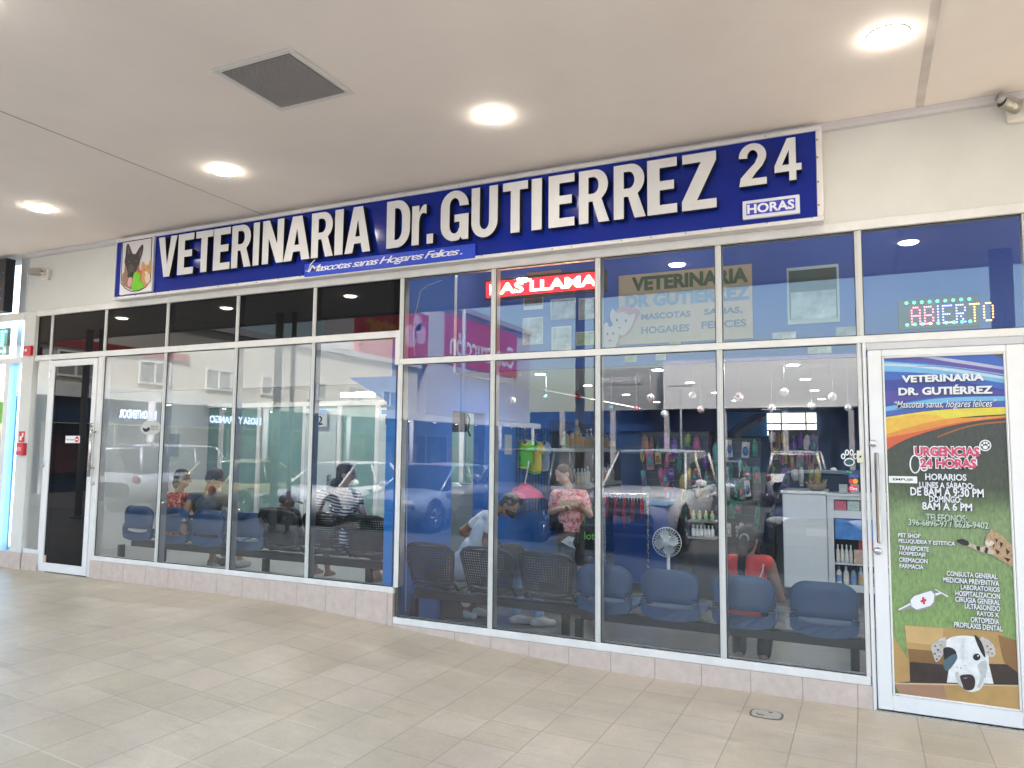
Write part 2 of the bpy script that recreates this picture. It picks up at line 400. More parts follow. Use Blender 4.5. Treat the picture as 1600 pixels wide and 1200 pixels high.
# plinth under the left and right windows
def plinth_mat():
    m = mat('pink_plinth_tile', (.57, .465, .40), .6, var=.13, scale=14, bump=.15, bscale=90)
    return m
pm = plinth_mat(); gm_ = mat('plinth_grout', (.34, .28, .25), .8)
def plinth(x0, x1, ztop, joints, label):
    r = empty('plinth', (x0, 0, gz(x0)), label, 'plinth')
    b = MB(); g = MB()
    js = [x0]+[q for q in joints if x0 < q < x1]+[x1]
    for a, c in zip(js[:-1], js[1:]):
        ins = .002; za = min(gz(a), gz(c))-.05
        b.bbox(a+ins, c-ins, -.012, .05, za, ztop-.001, .0025)
    g.box(x0, x1, -.0095, .04, gz(x1)-.08 if gz(x1) < gz(x0) else gz(x0)-.08, ztop-.003)
    b.build('tile_facing', pm, r); g.build('grout', gm_, r)
jr = [-1.487+.3476*k for k in range(-25, 12)]
plinth(-7.96, -3.865, .40, jr, 'pinkish tile base under the left display window, taller towards the right')
plinth(-3.865, -.004, .134, jr, 'low pinkish tile base under the right display window')
plinth(-9.19, -8.74, .40, jr, 'short pinkish tile base left of the dark glass door')
# ------------------------------------------------------------------ shop front: frames, glass, doors
HZ0, HZ1 = 3.268, 3.336
XM1, XM2, XM3, XM4, XC = -7.94, -6.925, -5.89, -4.874, -3.85
XN1, XN2, XN3, XN4, XN5 = -2.90, -1.946, -.981, -.012, .965
TL0, TL1, TR0, TR1 = 2.717, 2.782, 2.461, 2.514
SL0, SL1, SR0, SR1 = .40, .451, .134, .1925
YG = .018        # glass plane
def bar(x0, x1, z0, z1, y0=0.0, y1=.095, b=.004): return MB().bbox(x0, x1, y0, y1, z0, z1, b)
def mull(x, z0, z1, w=.044, y0=.004): 
    m = MB(); m.sm = False
    m.bbox(x-w/2, x+w/2, y0, .10, z0, z1, .004)
    m.bbox(x-w*.2, x+w*.2, y0-.006, y0+.01, z0, z1, .003)
    return m
def pane(x0, x1, z0, z1, y=YG): return MB().quad((x0, y, z0), (x1, y, z0), (x1, y, z1), (x0, y, z1))
rubber = mat('glazing_rubber', (.05, .05, .05), .7)
def gasket(x0, x1, z0, z1, par, y=YG, w=.007):
    m = MB(); m.box(x0, x1, y-.006, y-.001, z0, z0+w); m.box(x0, x1, y-.006, y-.001, z1-w, z1); m.box(x0, x0+w, y-.0055, y-.001, z0+w, z1-w); m.box(x1-w, x1, y-.0055, y-.001, z0+w, z1-w)
    return m.build('gasket', rubber, par)

lw = empty('shop_window', (XC, 0, SL0), 'left display window of four tall panes with dark glazing above, raised on the taller tile base', 'window')
bar(-9.2, XC-.022, HZ0, HZ1, -.012).build('head_frame', white_alu, lw)
bar(-9.2, XC-.05, TL0, TL1).build('transom', white_alu, lw)
bar(XM1-.005, XC-.075, SL0, SL1, -.006).build('sill_frame', white_alu, lw)
for x in (XM2, XM3, XM4): mull(x, SL1, TL0).build('mullion', grey_alu, lw)
mull(XM1+.005, SL1, TL0, .03).build('mullion', white_alu, lw)
for x in (-8.915, XM1, XM2, XM3, XM4): mull(x, TL1, HZ0, .04).build('mullion', grey_alu, lw)
e = [XM1, XM2, XM3, XM4, XC-.02]
for a, b in zip(e[:-1], e[1:]): pane(a, b, SL1-.01, TL0+.01).build('glass_pane', GL, lw); gasket(a+.021, b-.021, SL1, TL0, lw)
e = [-9.19, -8.915, XM1, XM2, XM3, XM4, XC]
for a, b in zip(e[:-1], e[1:]): pane(a, b, TL1-.01, HZ0+.01).build('dark_pane', GLB, lw, label='black glazed transom pane mirroring the walkway lamps')

rw = empty('shop_window', (XN4, 0, SR0), 'right display window of four wide clear panes with blue sky mirrored in the glazing above', 'window')
bar(XC-.022, 3, HZ0, HZ1, -.012).build('head_frame', white_alu, rw)
bar(XC-.005, 1.0, TR0, TR1).build('transom', white_alu, rw)
bar(XC-.058, XC-.005, TR0, TL1, -.003).build('step_frame', white_alu, rw)
bar(XC-.075, XC-.017, SR0, SL1, -.009).build('step_frame', white_alu, rw)
bar(XC-.017, XN4+.0, SR0, SR1, -.006).build('sill_frame', white_alu, rw)
mull(XC+.0, TR1, HZ0, .045).build('mullion', grey_alu, rw); mull(XC, SL1, TR0, .05).build('mullion', white_alu, rw)
for x in (XN1, XN2, XN3): mull(x, SR1, TR0).build('mullion', grey_alu, rw)
mull(XN4-.012, SR1, TR0, .03).build('mullion', white_alu, rw)
for x in (XN1, XN2, XN3, XN4, XN5+.02): mull(x, TR1, HZ0, .045).build('mullion', grey_alu, rw)
e = [XC, XN1, XN2, XN3, XN4]
for a, b in zip(e[:-1], e[1:]): pane(a, b, SR1-.01, TR0+.01).build('glass_pane', GL, rw); gasket(a+.022, b-.022, SR1, TR0, rw)
e = [XC, XN1, XN2, XN3, XN4, 1.9]
for a, b in zip(e[:-1], e[1:]): pane(a, b, TR1-.01, HZ0+.01).build('upper_pane', GL, rw); gasket(a+.022, b-.022, TR1, HZ0, rw)

# dark glass door at the left end
ld = empty('glass_door', (-8.75, 0, gz(-8.7)), 'narrow white framed door with black glass at the left end of the front', 'door')
dx0, dx1 = PY(60, 893).x+.0, PY(135, 897).x
zb = gz(-8.3)+.012; zt = TL0-.004; sw = .075
fr = MB(); fr.bbox(dx0-.04, dx0-.003, -.004, .08, gz(-8.8), zt+.002); fr.bbox(dx1+.004, XM1+.012, -.004, .08, gz(-8.0), zt+.002)
fr.build('jamb', white_alu, ld)
lf = MB(); lf.bbox(dx0, dx0+sw+.012, -.014, .04, zb, zt-.01); lf.bbox(dx1-sw, dx1, -.014, .04, zb, zt-.01)
lf.bbox(dx0+sw+.012, dx1-sw, -.014, .04, zb, zb+.10); lf.bbox(dx0+sw+.012, dx1-sw, -.014, .04, zt-.085, zt-.01)
lf.build('leaf_frame', door_white, ld)
pane(dx0+sw, dx1-sw+.01, zb+.09, zt-.07, .0).build('door_glass', GLB, ld)
h = MB(); h.sm = True; hx = PY(141, 700, -.07).x
z0, z1 = PY(141, 745, -.07).z, PY(141, 661, -.07).z
h.tube([(hx, -.07, z0), (hx, -.07, z1)], .016, 12)
for z in (z0+.1, z1-.1): h.tube([(hx, -.07, z), (hx, -.012, z)], .011, 8)
h.build('pull_handle', steel, ld)
k = MB(); k.sm = True; kk = PY(144, 755, -.016); k.lathe([(.018, -.012), (.02, 0), (.02, .004)], (kk.x, -.016, kk.z), 14, 'y'); k.build('lock', steel, ld)
hg = MB()
for py in (585, 725, 888): q = PY(62+(893-py)*.055, py, -.02); hg.bbox(dx0-.014, dx0+.012, -.024, -.01, q.z-.045, q.z+.045, .004)
hg.build('hinge', steel, ld)
paper = mat('white_paper', (.80, .80, .78), .7); red_ink = mat('red_ink', (.62, .03, .04), .55); black_ink = mat('black_ink', (.015, .015, .017), .55)
st = MB(); a = PY(102, 692, -.003); b = PY(125, 681, -.003); st.box(a.x, b.x, -.003, -.0015, a.z, b.z); so_ = st.build('sticker', paper, ld)
t = MB(); text_fit(t, 'No Entre', a.x+.02, a.x+.16, a.z+.03, b.z-.035, -.0045, bold=.02); t.build('lettering', mat('dark_red_ink', (.35, .03, .03), .6), so_)
c = ((b.x-.05), (a.z+b.z)/2)
t = MB(); t.add([(c[0]+.036*math.cos(i*.3142), -.0045, c[1]-.036*math.sin(i*.3142)) for i in range(20)], [tuple(range(20))]); t.build('red_disc', red_ink, so_)
t = MB(); t.box(c[0]-.022, c[0]+.022, -.0065, -.0055, c[1]-.006, c[1]+.006); t.build('white_bar', paper, so_)
# narrow side light between pillar and door
sd_ = empty('side_light', (-9.0, 0, .4), 'slim fixed glass strip between the white pillar and the dark door', 'window')
pane(-9.16, dx0-.035, .45, TL0+.005).build('glass_pane', GL, sd_)
bar(-9.19, dx0-.04, .40, .452).build('sill_frame', white_alu, sd_)
bm_ = mat('blue_panel', (.035, .20, .62), .5, var=.05)
MB().box(dx0-.14, dx0-.06, .12, .16, .45, 2.45).build('blue_panel', bm_, sd_)

# poster door at the right
rd = empty('poster_door', (.03, 0, 0), 'white framed glass door covered by the clinic poster, with a long steel pull', 'door')
DX0, DX1 = .0275, .925; DZB, DZT = -.004, 2.405
fr = MB(); fr.bbox(-.004, .02, -.008, .08, -.02, 2.462); fr.bbox(.945, .995, -.008, .08, -.02, 2.462); fr.build('jamb', door_white, rd)
MB().bbox(.02, .945, .0, .08, 2.408, 2.460).build('head_jamb', mat('door_head_grey', (.58, .57, .58), .45, var=.05), rd)
gx0, gx1, gz0, gz1 = PY(1377.8, 556.9).x, PY(1570, 550.9).x, .100, 2.358
lf = MB(); y0, y1 = -.018, .04
lf.bbox(DX0, gx0-.003, y0, y1, DZB, DZT); lf.bbox(gx1+.003, DX1+.012, y0, y1, DZB, DZT)
lf.bbox(gx0-.003, gx1+.003, y0+.001, y1, DZB, gz0); lf.bbox(gx0-.003, gx1+.003, y0+.001, y1, gz1, DZT)
lf.build('leaf_frame', door_white, rd)
bd = MB(); q = .012
bd.bbox(gx0, gx0+q, y0-.004, -.004, gz0, gz1); bd.bbox(gx1-q, gx1, y0-.004, -.004, gz0, gz1)
bd.bbox(gx0+q, gx1-q, y0-.004, -.004, gz0, gz0+q); bd.bbox(gx0+q, gx1-q, y0-.004, -.004, gz1-q, gz1)
bd.build('glazing_bead', door_white, rd)
MB().box(DX0, DX1, -.03, .06, -.03, -.008).build('threshold', steel, rd)
h = MB(); h.sm = True; hb = PY(1376, 849, -.075); ht = PY(1374.5, 707, -.075)
h.bbox(hb.x-.022, hb.x+.006, -.085, -.062, hb.z, ht.z, .006)
for z in (hb.z+.12, ht.z-.12): h.tube([(hb.x-.008, -.065, z), (hb.x-.008, -.017, z)], .011, 8)
h.build('pull_handle', mat('satin_steel', (.42, .42, .43), .3, 1.0, var=.08, scale=20, stretch=(8, 8, 1)), rd)
for q in ((1364.5, 693), (1371.5, 861)):
    p = PY(*q, -.02); k = MB(); k.sm = True; k.lathe([(.012, -.016), (.02, -.014), (.026, -.004), (.026, .003)], (p.x, -.02, p.z), 18, 'y'); k.box(p.x-.003, p.x+.003, -.0375, -.035, p.z-.008, p.z+.008)
    k.build('lock_cylinder', steel, rd)
# bell button on the frame and paw sticker on the glass
bb = empty('bell_push', (-.02, 0, 1.6), 'small ivory bell push on the frame beside the white paw print sticker', 'switch')
a = PY(1339, 723, -.005); b = PY(1349.5, 704, -.005); m_ = MB(); m_.bbox(a.x, b.x, -.022, -.003, a.z, b.z, .004); m_.build('cover_plate', mat('ivory', (.72, .68, .52), .4), bb)
m_ = MB(); m_.lathe([(.007, -.006), (.007, .002)], ((a.x+b.x)/2, -.022, (a.z+b.z)/2), 12, 'y'); m_.build('button', black_plastic, bb)
pw = empty('paw_sticker', (-.1, .01, 1.55), 'white outlined paw print sticker on the glass beside the bell push', 'sticker')
white_ink = mat('white_ink', (.82, .82, .82), .6); green_dark = mat('dark_green_ink', (.03, .10, .09), .6)
yS = YG-.003
cx, cy = 1327, 716
pads = [((cx, cy+6), (8.5, 6.5)), ((cx-9.5, cy-3), (3.6, 4.6)), ((cx-3.6, cy-9), (3.4, 4.8)), ((cx+3.6, cy-9), (3.4, 4.8)), ((cx+9.5, cy-3), (3.6, 4.6))]
m_ = MB(); m2 = MB()
for i, ((x, y), (rx, ry)) in enumerate(pads):
    poly_px(m_, ellpts(x, y, rx, ry), yS-.0005*i); poly_px(m2, ellpts(x, y, rx-1.9, ry-1.9), yS-.004-.0005*i)
m_.build('outline', white_ink, pw); m2.build('pads', green_dark, pw)
# card payment stickers on the glass
def sticker_thing(name, label, cat, shapes, loc):
    r = empty(name, loc, label, cat)
    for nm, mb, m in shapes: mb.build(nm, m, r)
q = PY(1333, 760, yS)
a = poly_px(MB(), [(1322, 735), (1343, 735), (1344, 741), (1322, 741)], yS)
b = MB(); text_px(b, 'Pay', (1323, 740), (1332, 735.6), yS-.002, bold=.02)
sticker_thing('card_sticker', 'small dark sticker with green lettering on the glass, above the blue lettering', 'sticker', [('backing', a, mat('navy_film', (.02, .05, .12), .5)), ('lettering', b, mat('green_ink', (.08, .5, .08), .5))], q)
b = MB(); text_px(b, 'VISA', (1328, 746), (1341, 741.6), yS-.002, bold=.03, shear=.2)
a = poly_px(MB(), [(1325, 741.2), (1344, 741.2), (1344, 747), (1325, 747)], yS)
sticker_thing('card_sticker', 'navy sticker with blue VISA lettering on the glass below the paw print', 'sticker', [('backing', a, mat('navy_film', (.02, .05, .12), .5)), ('lettering', b, mat('blue_ink', (.08, .16, .55), .5))], q)
a = poly_px(MB(), ellpts(1330.5, 752, 4.2, 4.2), yS); b = poly_px(MB(), ellpts(1336.5, 752, 4.2, 4.2), yS-.002)
sticker_thing('card_sticker', 'sticker of two overlapping discs, red and orange, on the glass', 'sticker', [('red_disc', a, red_ink), ('orange_disc', b, mat('orange_ink', (.85, .35, .02), .5))], q)
a = poly_px(MB(), smoothpts([(1327, 760), (1333, 758.5), (1340, 760), (1341, 764), (1334, 767.5), (1326, 766)], 3), yS); b = MB(); text_px(b, 'Clave', (1328.5, 765.6), (1339.5, 760.8), yS-.002, bold=.03)
sticker_thing('card_sticker', 'red sticker with white Clave lettering, lowest of the card stickers', 'sticker', [('backing', a, mat('bright_red_ink', (.75, .03, .06), .5)), ('lettering', b, white_ink)], q)

# ------------------------------------------------------------------ main sign
YS = -.10; YL = -.165
sg = empty('shop_sign', (-3.95, -.1, 3.33), 'long blue sign board with raised white VETERINARIA Dr. GUTIERREZ letters above the windows', 'sign')
sx0, sx1, sz0, sz1 = -7.68, -.225, 3.335, 4.035
blue_m = bpy.data.materials.new('gloss_blue_acrylic'); blue_m.use_nodes = True
_b = blue_m.node_tree.nodes['Principled BSDF']; _b.inputs['Base Color'].default_value = (.004, .020, .255, 1); _b.inputs['Roughness'].default_value = .13; _b.inputs['Specular IOR Level'].default_value = .36
_n = blue_m.node_tree.nodes.new('ShaderNodeTexNoise'); _n.inputs['Scale'].default_value = 1.2; _bp = blue_m.node_tree.nodes.new('ShaderNodeBump'); _bp.inputs['Strength'].default_value = .12; _bp.inputs['Distance'].default_value = .02
_tc = blue_m.node_tree.nodes.new('ShaderNodeTexCoord'); blue_m.node_tree.links.new(_tc.outputs['Object'], _n.inputs['Vector'])
blue_m.node_tree.links.new(_n.outputs[0], _bp.inputs['Height']); blue_m.node_tree.links.new(_bp.outputs[0], _b.inputs['Normal'])
MB().box(sx0+.004, sx1-.004, YS, -.005, sz0+.004, sz1-.004).build('sign_board', blue_m, sg)
fr = MB(); fm = mat('sign_frame_white', (.72, .69, .67), .45, var=.06, scale=5); w = .034
fr.bbox(sx0, sx1, YS-.012, -.004, sz0, sz0+w); fr.bbox(sx0, sx1, YS-.012, -.004, sz1-w, sz1)
fr.bbox(sx0, sx0+.012, YS-.0115, -.004, sz0+w, sz1-w); fr.bbox(sx1-.04, sx1, YS-.0115, -.004, sz0+w, sz1-w)
random.seed(3); fr.cur = 1
for i in range(26):
    x = sx0+.1+i*.29+random.uniform(-.08, .08); fr.lathe([(.006, -.004), (.006, 0)], (x, YS-.012, sz0+w*.6+random.uniform(-.006, .01)), 8, 'y')
    if i % 3 == 0: fr.lathe([(.005, -.004), (.005, 0)], (x, YS-.012, sz1-w*.5), 8, 'y')
for z in (3.45, 3.62, 3.8, 3.93): fr.lathe([(.008, -.004), (.008, 0)], (sx1-.03, YS-.0115, z), 8, 'y')
fr.build('sign_frame', [fm, mat('screw_metal', (.25, .25, .25), .4, .8)], sg)
# letter shapes in a unit box (condensed grotesque)
def arc(cx, cy, rx, ry, a0, a1, n=10): return [(cx+rx*math.cos(R_(a0+(a1-a0)*i/n)), cy+ry*math.sin(R_(a0+(a1-a0)*i/n))) for i in range(n+1)]
def glyph(ch):
    # returns (outline, holes); t = stem width, h = bar height
    t, h = .30, .165
    if ch == 'V': return [(0, 1), (.33, 1), (.5, .30), (.67, 1), (1, 1), (.66, 0), (.34, 0)], []
    if ch == 'E': return [(0, 0), (1, 0), (1, h), (.42, h), (.42, .43), (.9, .43), (.9, .43+h), (.42, .43+h), (.42, 1-h), (1, 1-h), (1, 1), (0, 1)], []
    if ch == 'T': return [(.32, 0), (.68, 0), (.68, 1-h), (1, 1-h), (1, 1), (0, 1), (0, 1-h), (.32, 1-h)], []
    if ch == 'I': return [(0, 0), (1, 0), (1, 1), (0, 1)], []
    if ch == 'N': return [(0, 0), (.30, 0), (.30, .58), (.68, 0), (1, 0), (1, 1), (.70, 1), (.70, .44), (.32, 1), (0, 1)], []
    if ch == 'A': return [(0, 0), (.31, 0), (.37, .20), (.63, .20), (.69, 0), (1, 0), (.68, 1), (.32, 1)], [[(.41, .35), (.5, .72), (.59, .35)]]
    if ch == 'D': return [(0, 0), (.46, 0)] + arc(.46, .36, .54, .36, -88, 0, 8) + arc(.46, .64, .54, .36, 0, 88, 8) + [(.46, 1), (0, 1)], [[(.35, h), (.35, 1-h), (.44, 1-h)] + arc(.44, .62, .22, .215, 88, 0, 6) + arc(.44, .38, .22, .215, 0, -88, 6) + [(.44, h)]]
    if ch == 'R': return [(0, 0), (.33, 0), (.33, .40), (.47, .40), (.68, 0), (1.04, 0), (.78, .44)] + arc(.55, .705, .45, .295, -50, 88, 10) + [(.5, 1), (0, 1)], [[(.33, .55), (.33, .86), (.5, .86)] + arc(.5, .705, .18, .155, 88, -88, 8) + [(.5, .55)]]
    if ch == 'r': return [(0, 0), (.5, 0), (.5, .48), (.56, .58), (.66, .64), (.8, .655), (1, .63), (1, .82), (.84, .83), (.66, .78), (.5, .68), (.5, .82), (0, .82)], []
    if ch == '.': return [(0, 0), (1, 0), (1, .20), (0, .20)], []
    if ch == 'U': return [(0, 1), (0, .3)] + arc(.5, .3, .5, .315, 180, 360, 14) + [(1, .3), (1, 1), (.68, 1), (.68, .3)] + arc(.5, .3, .18, .155, 360, 180, 8) + [(.32, .3), (.32, 1)], []
    if ch == 'Z': return [(0, 0), (1, 0), (1, h), (.44, h), (1, .84), (1, 1), (.02, 1), (.02, 1-h), (.56, 1-h), (0, .16)], []
    if ch == 'G': return [(1, .69)] + arc(.5, .68, .5, .335, 4, 180, 12) + arc(.5, .32, .5, .335, 180, 290, 8) + [(.72, .06), (.78, 0), (1, 0), (1, .52), (.5, .52), (.5, .37), (.68, .37), (.68, .26)] + arc(.5, .30, .18, .165, 340, 180, 6) + arc(.5, .70, .18, .165, 180, 0, 8) + [(.68, .69)], []
    if ch == '2': return [(0, 0), (1, 0), (1, h), (.46, h), (.62, .30), (.86, .46)] + arc(.5, .70, .5, .31, -20, 184, 14) + [(.32, .66)] + arc(.5, .70, .19, .15, 184, -14, 8) + [(.58, .53), (.3, .36), (.06, .2)], []
    if ch == '4': return [(.54, 0), (.80, 0), (.80, .22), (1, .22), (1, .38), (.80, .38), (.80, 1), (.48, 1), (0, .38), (0, .22), (.54, .22)], [[(.28, .38), (.54, .72), (.54, .38)]]
from mathutils.geometry import tessellate_polygon
def letter(ch, x0, x1, z0, z1, yb, yf, parent, mats, name='letter'):
    out, holes = glyph(ch)
    loops = [out]+holes
    P3 = [[(x0+(x1-x0)*u, z0+(z1-z0)*v) for u, v in L] for L in loops]
    flat = [p for L in P3 for p in L]
    tris = tessellate_polygon([[Vector((a, b, 0)) for a, b in L] for L in P3])
    m = MB(); m.cur = 0
    fs = []
    for t in tris:
        (ax, az), (bx, bz), (cx_, cz_) = (flat[i] for i in t)
        fs.append(t if (bx-ax)*(cz_-az)-(bz-az)*(cx_-ax) > 0 else t[::-1])
    m.add([(a, yf, b) for a, b in flat], fs)
    m.cur = 1; k = 0
    for L in P3:
        n = len(L); m.add([(a, yf+.0005, b) for a, b in L]+[(a, yb, b) for a, b in L], [(i, (i+1) % n, n+(i+1) % n, n+i) for i in range(n)])
    return m.build(name, mats, parent)
face_m = mat('letter_face', (.70, .685, .665), .5, var=.05, scale=8); side_m = mat('letter_side_black', (.006, .006, .008), .5)
def lx(px): return PY(px, 350, YL).x
ZLT, ZLB = 3.955, 3.512
cols = [('V', 247, 276), ('E', 278, 302.5), ('T', 305.5, 332.5), ('E', 333.5, 359.5), ('R', 362, 391.5), ('I', 395.5, 405), ('N', 410, 443), ('A', 443.5, 484.5), ('R', 486.5, 519.5), ('I', 523, 536), ('A', 539, 579),
        ('D', 604, 640.5), ('r', 643.5, 666), ('.', 667, 677), ('G', 688.5, 732), ('U', 736.5, 777.5), ('T', 785.5, 824.5), ('I', 830.5, 846.5), ('E', 857, 897.5), ('R', 904.5, 950), ('R', 959, 1007), ('E', 1011.5, 1058), ('Z', 1065.5, 1119.5)]
for i, (ch, a, b) in enumerate(cols):
    # top of the line of letters stays level; read x on the letters' own plane at mid height
    def xx(px):
        yy = 400-.112*(px-250) ; return PY(px, yy, YL).x
    ztop = ZLT-(.006*i/22)
    letter(ch, xx(a), xx(b), ZLB, ztop, YS+.002, YL, sg, [face_m, side_m])
for ch, a, b in (('2', (1155, 288), (1197, 227)), ('4', (1210.5, 281), (1251.5, 217.5))):
    p, q = PY(*a, YL), PY(*b, YL); letter(ch, p.x, q.x, 3.64, 3.955, YS+.002, YL, sg, [face_m, side_m], 'numeral')
# HORAS plate
p, q = PY(1160.5, 343, YS-.03), PY(1249, 302, YS-.03)
pl = MB(); pl.bbox(p.x, q.x, YS-.03, YS+.002, p.z, q.z-.006, .004); po = pl.build('horas_plate', mat('plate_white', (.74, .74, .76), .45), sg)
m_ = MB(); m_.box(p.x+.028, q.x-.028, YS-.033, YS-.031, p.z+.026, q.z-.03); m_.build('blue_field', mat('bright_blue_ink', (.03, .045, .50), .35), po)
m_ = MB(); text_fit(m_, 'HORAS', p.x+.034, q.x-.034, p.z+.034, q.z-.038, YS-.0345, bold=.035); m_.build('lettering', white_ink, po)
# slogan board
p, q = PY(475, 433, YS-.02), PY(742, 380, YS-.02)
pl = MB(); pl.bbox(p.x, q.x, YS-.02, YS+.002, p.z, q.z, .004); po = pl.build('slogan_board', mat('slogan_blue', (.016, .06, .55), .3), sg)
m_ = MB(); text_fit(m_, 'Mascotas sanas Hogares Felices .', p.x+.05, q.x-.12, p.z+.022, q.z-.022, YS-.0225, bold=.006, shear=.4, spacing=.8)
m_.tube([(p.x+.02, YS-.0225, p.z+.06), (p.x+.05, YS-.0225, p.z+.05), (p.x+.08, YS-.0225, p.z+.12), (p.x+.13, YS-.0225, p.z+.16)], .005, 6)
m_.build('lettering', white_ink, po)
# animal picture panel
Yp = YS-.03
a, b = PY(186, 461, Yp), PY(241, 368.5, Yp)
pl = MB(); pl.bbox(a.x, b.x, Yp, YS+.002, PY(186, 461, Yp).z, PY(241, 368.5, Yp).z, .004); po = pl.build('picture_panel', mat('panel_white', (.70, .68, .68), .45), sg)
def pm_(name, pts, m, k, sm=3):
    mb = MB(); poly_px(mb, smoothpts(pts, sm) if sm else pts, Yp-.0025-.0012*k); return mb.build(name, m, po)
C = lambda n, c: mat(n, c, .6, var=.12, scale=40)
pm_('shield_line', [(191, 378), (238, 370.5), (235.5, 440), (228, 449), (217, 455), (205, 456), (195, 451), (188.5, 443)], black_ink, 0, 0)
pm_('shield_field', [(192.3, 379.4), (236.8, 372.2), (234.3, 439.4), (227.2, 448), (216.4, 453.6), (205.3, 454.6), (195.8, 449.8), (189.8, 442.4)], mat('shield_grey', (.60, .57, .57), .5), 1, 0)
pm_('cat', [(221, 414), (223, 408), (228, 414), (232, 413), (236, 404), (236.3, 420), (234.6, 432), (235, 440), (228, 447), (221, 447), (219, 434), (220, 424)], C('ginger_fur', (.55, .27, .11)), 2, 2)
pm_('cat_chest', [(226, 432), (233, 428), (234, 437), (229, 443)], C('cream_fur', (.68, .55, .42)), 3)
pm_('cat_muzzle', [(226, 425), (230, 424), (231.5, 428), (228, 430)], C('cream_fur', (.68, .55, .42)), 3)
pm_('dog_chest', [(191.5, 428), (200, 424), (208, 434), (208, 452), (198, 449), (191, 443)], C('brown_fur', (.28, .16, .10)), 3)
pm_('dog', [(196, 400), (197.5, 385), (200.5, 380.5), (204, 388), (207, 396), (212, 396.5), (217, 388), (223, 381.5), (224, 388), (221.5, 399), (219, 406), (217.5, 414), (213.5, 424), (210, 431), (206, 434.5), (201, 434), (197.5, 428), (196, 418), (194.5, 409)], C('black_brown_fur', (.035, .027, .024)), 4, 2)
pm_('ear_inside', [(199, 394), (200.5, 385), (203, 392), (202, 398)], C('ear_brown', (.12, .075, .06)), 5, 2)
pm_('ear_inside', [(217, 398), (221.5, 387), (221, 395), (218.5, 402)], C('ear_brown', (.12, .075, .06)), 5, 2)
pm_('cheek', [(195.5, 414), (198, 420), (199.5, 429), (196, 432), (194, 424)], C('brown_fur', (.28, .16, .10)), 5)
pm_('cheek', [(216, 414), (213, 424), (209.5, 431), (214, 430), (217.5, 421)], C('brown_fur', (.28, .16, .10)), 5)
pm_('snout', [(202, 414), (207, 413), (210, 421), (208.5, 429), (203.5, 431), (200.5, 424)], C('snout_fur', (.075, .055, .045)), 5)
pm_('dog_nose', [(203, 426), (208, 425), (207.5, 430), (204, 431)], black_ink, 6)
pm_('tongue', [(201.5, 434), (206, 434.5), (205.5, 445), (202, 448), (199, 444)], mat('pink_tongue', (.66, .33, .36), .5), 5)
pm_('parrot', [(209, 429), (213, 424), (219, 425), (220, 431), (219, 438), (224, 444), (224, 449), (214, 453.5), (206, 453), (207, 440)], C('parrot_green', (.16, .52, .015)), 6)
pm_('parrot_crest', [(213.5, 423.5), (217, 421.5), (220.5, 423.5), (220, 427), (216, 426)], mat('crest_red', (.66, .06, .03), .5), 7)
for x, y in ((215.7, 428), (202, 409), (212.5, 408), (225.5, 420.5), (231.5, 419)): poly_px(MB(), ellpts(x, y, .9, 1.1, 8), Yp-.0125).build('eye', mat('amber_eye', (.20, .11, .03), .3), po)

# ------------------------------------------------------------------ ceiling lamps, vent, cameras
lamp_e = mat('lamp_diffuser', (.9, .9, .85), .5, emit=(1.0, .93, .80), es=17.0)
ring_m = mat('lamp_ring', (.75, .74, .72), .4)
def ceiling_lamp(x, y, label, group, z=ZC, r=.105, m=lamp_e):
    t = empty('ceiling_lamp', (x, y, z), label, 'lamp', group)
    a = MB(); a.sm = True; a.lathe([(r*1.10, -.001), (r*1.08, -.004), (r*1.0, -.005), (r*.99, -.002)], (x, y, z), 32); a.build('ring', ring_m, t)
    b = MB(); b.sm = True; b.lathe([(r*.30, -.030), (r*.62, -.027), (r*.86, -.020), (r*.98, -.010), (r*.99, -.005)], (x, y, z), 32); b.build('diffuser', m, t)
    return t
labs = ['glowing round ceiling lamp at the far left, smallest of the row', 'glowing round ceiling lamp above the VETERINARIA letters', 'glowing round ceiling lamp above the GUTIERREZ letters', 'largest glowing round ceiling lamp, towards the upper right corner']
for (px, py), l in zip([(57, 323), (350, 266), (772, 182), (1387, 57)], labs):
    p = PZ(px, py, ZC); ceiling_lamp(p.x, -1.135, l, 'recessed lamps in the walkway ceiling')
for px, py in [(187, 496), (359, 482), (547, 462), (793, 423), (1057, 412), (1420, 375)]:
    p = PZ(px, py, ZC); ceiling_lamp(p.x, -3.62, 'round ceiling lamp of the outer row, seen only as a reflection in the upper glazing', 'outer row of walkway lamps')
for x in (2.6, 5.0): ceiling_lamp(x, -1.135, 'round ceiling lamp of the inner row, beyond the right edge of the photo', 'recessed lamps in the walkway ceiling')
vt = empty('ceiling_vent', (-3.36, -2.13, ZC), 'square grey egg crate air grille in the canopy ceiling', 'vent')
vx0, vx1, vy0, vy1 = -3.675, -3.035, -2.45, -1.825
fr = MB(); w = .042
fr.bbox(vx0, vx1, vy0, vy0+w, ZC-.012, ZC-.001); fr.bbox(vx0, vx1, vy1-w, vy1, ZC-.012, ZC-.001)
fr.bbox(vx0, vx0+w, vy0+w, vy1-w, ZC-.012, ZC-.001); fr.bbox(vx1-w, vx1, vy0+w, vy1-w, ZC-.012, ZC-.001)
fr.build('frame', mat('vent_frame', (.66, .63, .60), .5), vt)
gr = MB(); n = 30
for i in range(1, n):
    x = vx0+w+(vx1-vx0-2*w)*i/n; gr.box(x-.0022, x+.0022, vy0+w, vy1-w, ZC-.012, ZC-.003)
    y = vy0+w+(vy1-vy0-2*w)*i/n; gr.box(vx0+w, vx1-w, y-.0022, y+.0022, ZC-.0115, ZC-.0035)
gr.build('egg_crate_grid', mat('vent_grid', (.36, .34, .33), .5), vt)
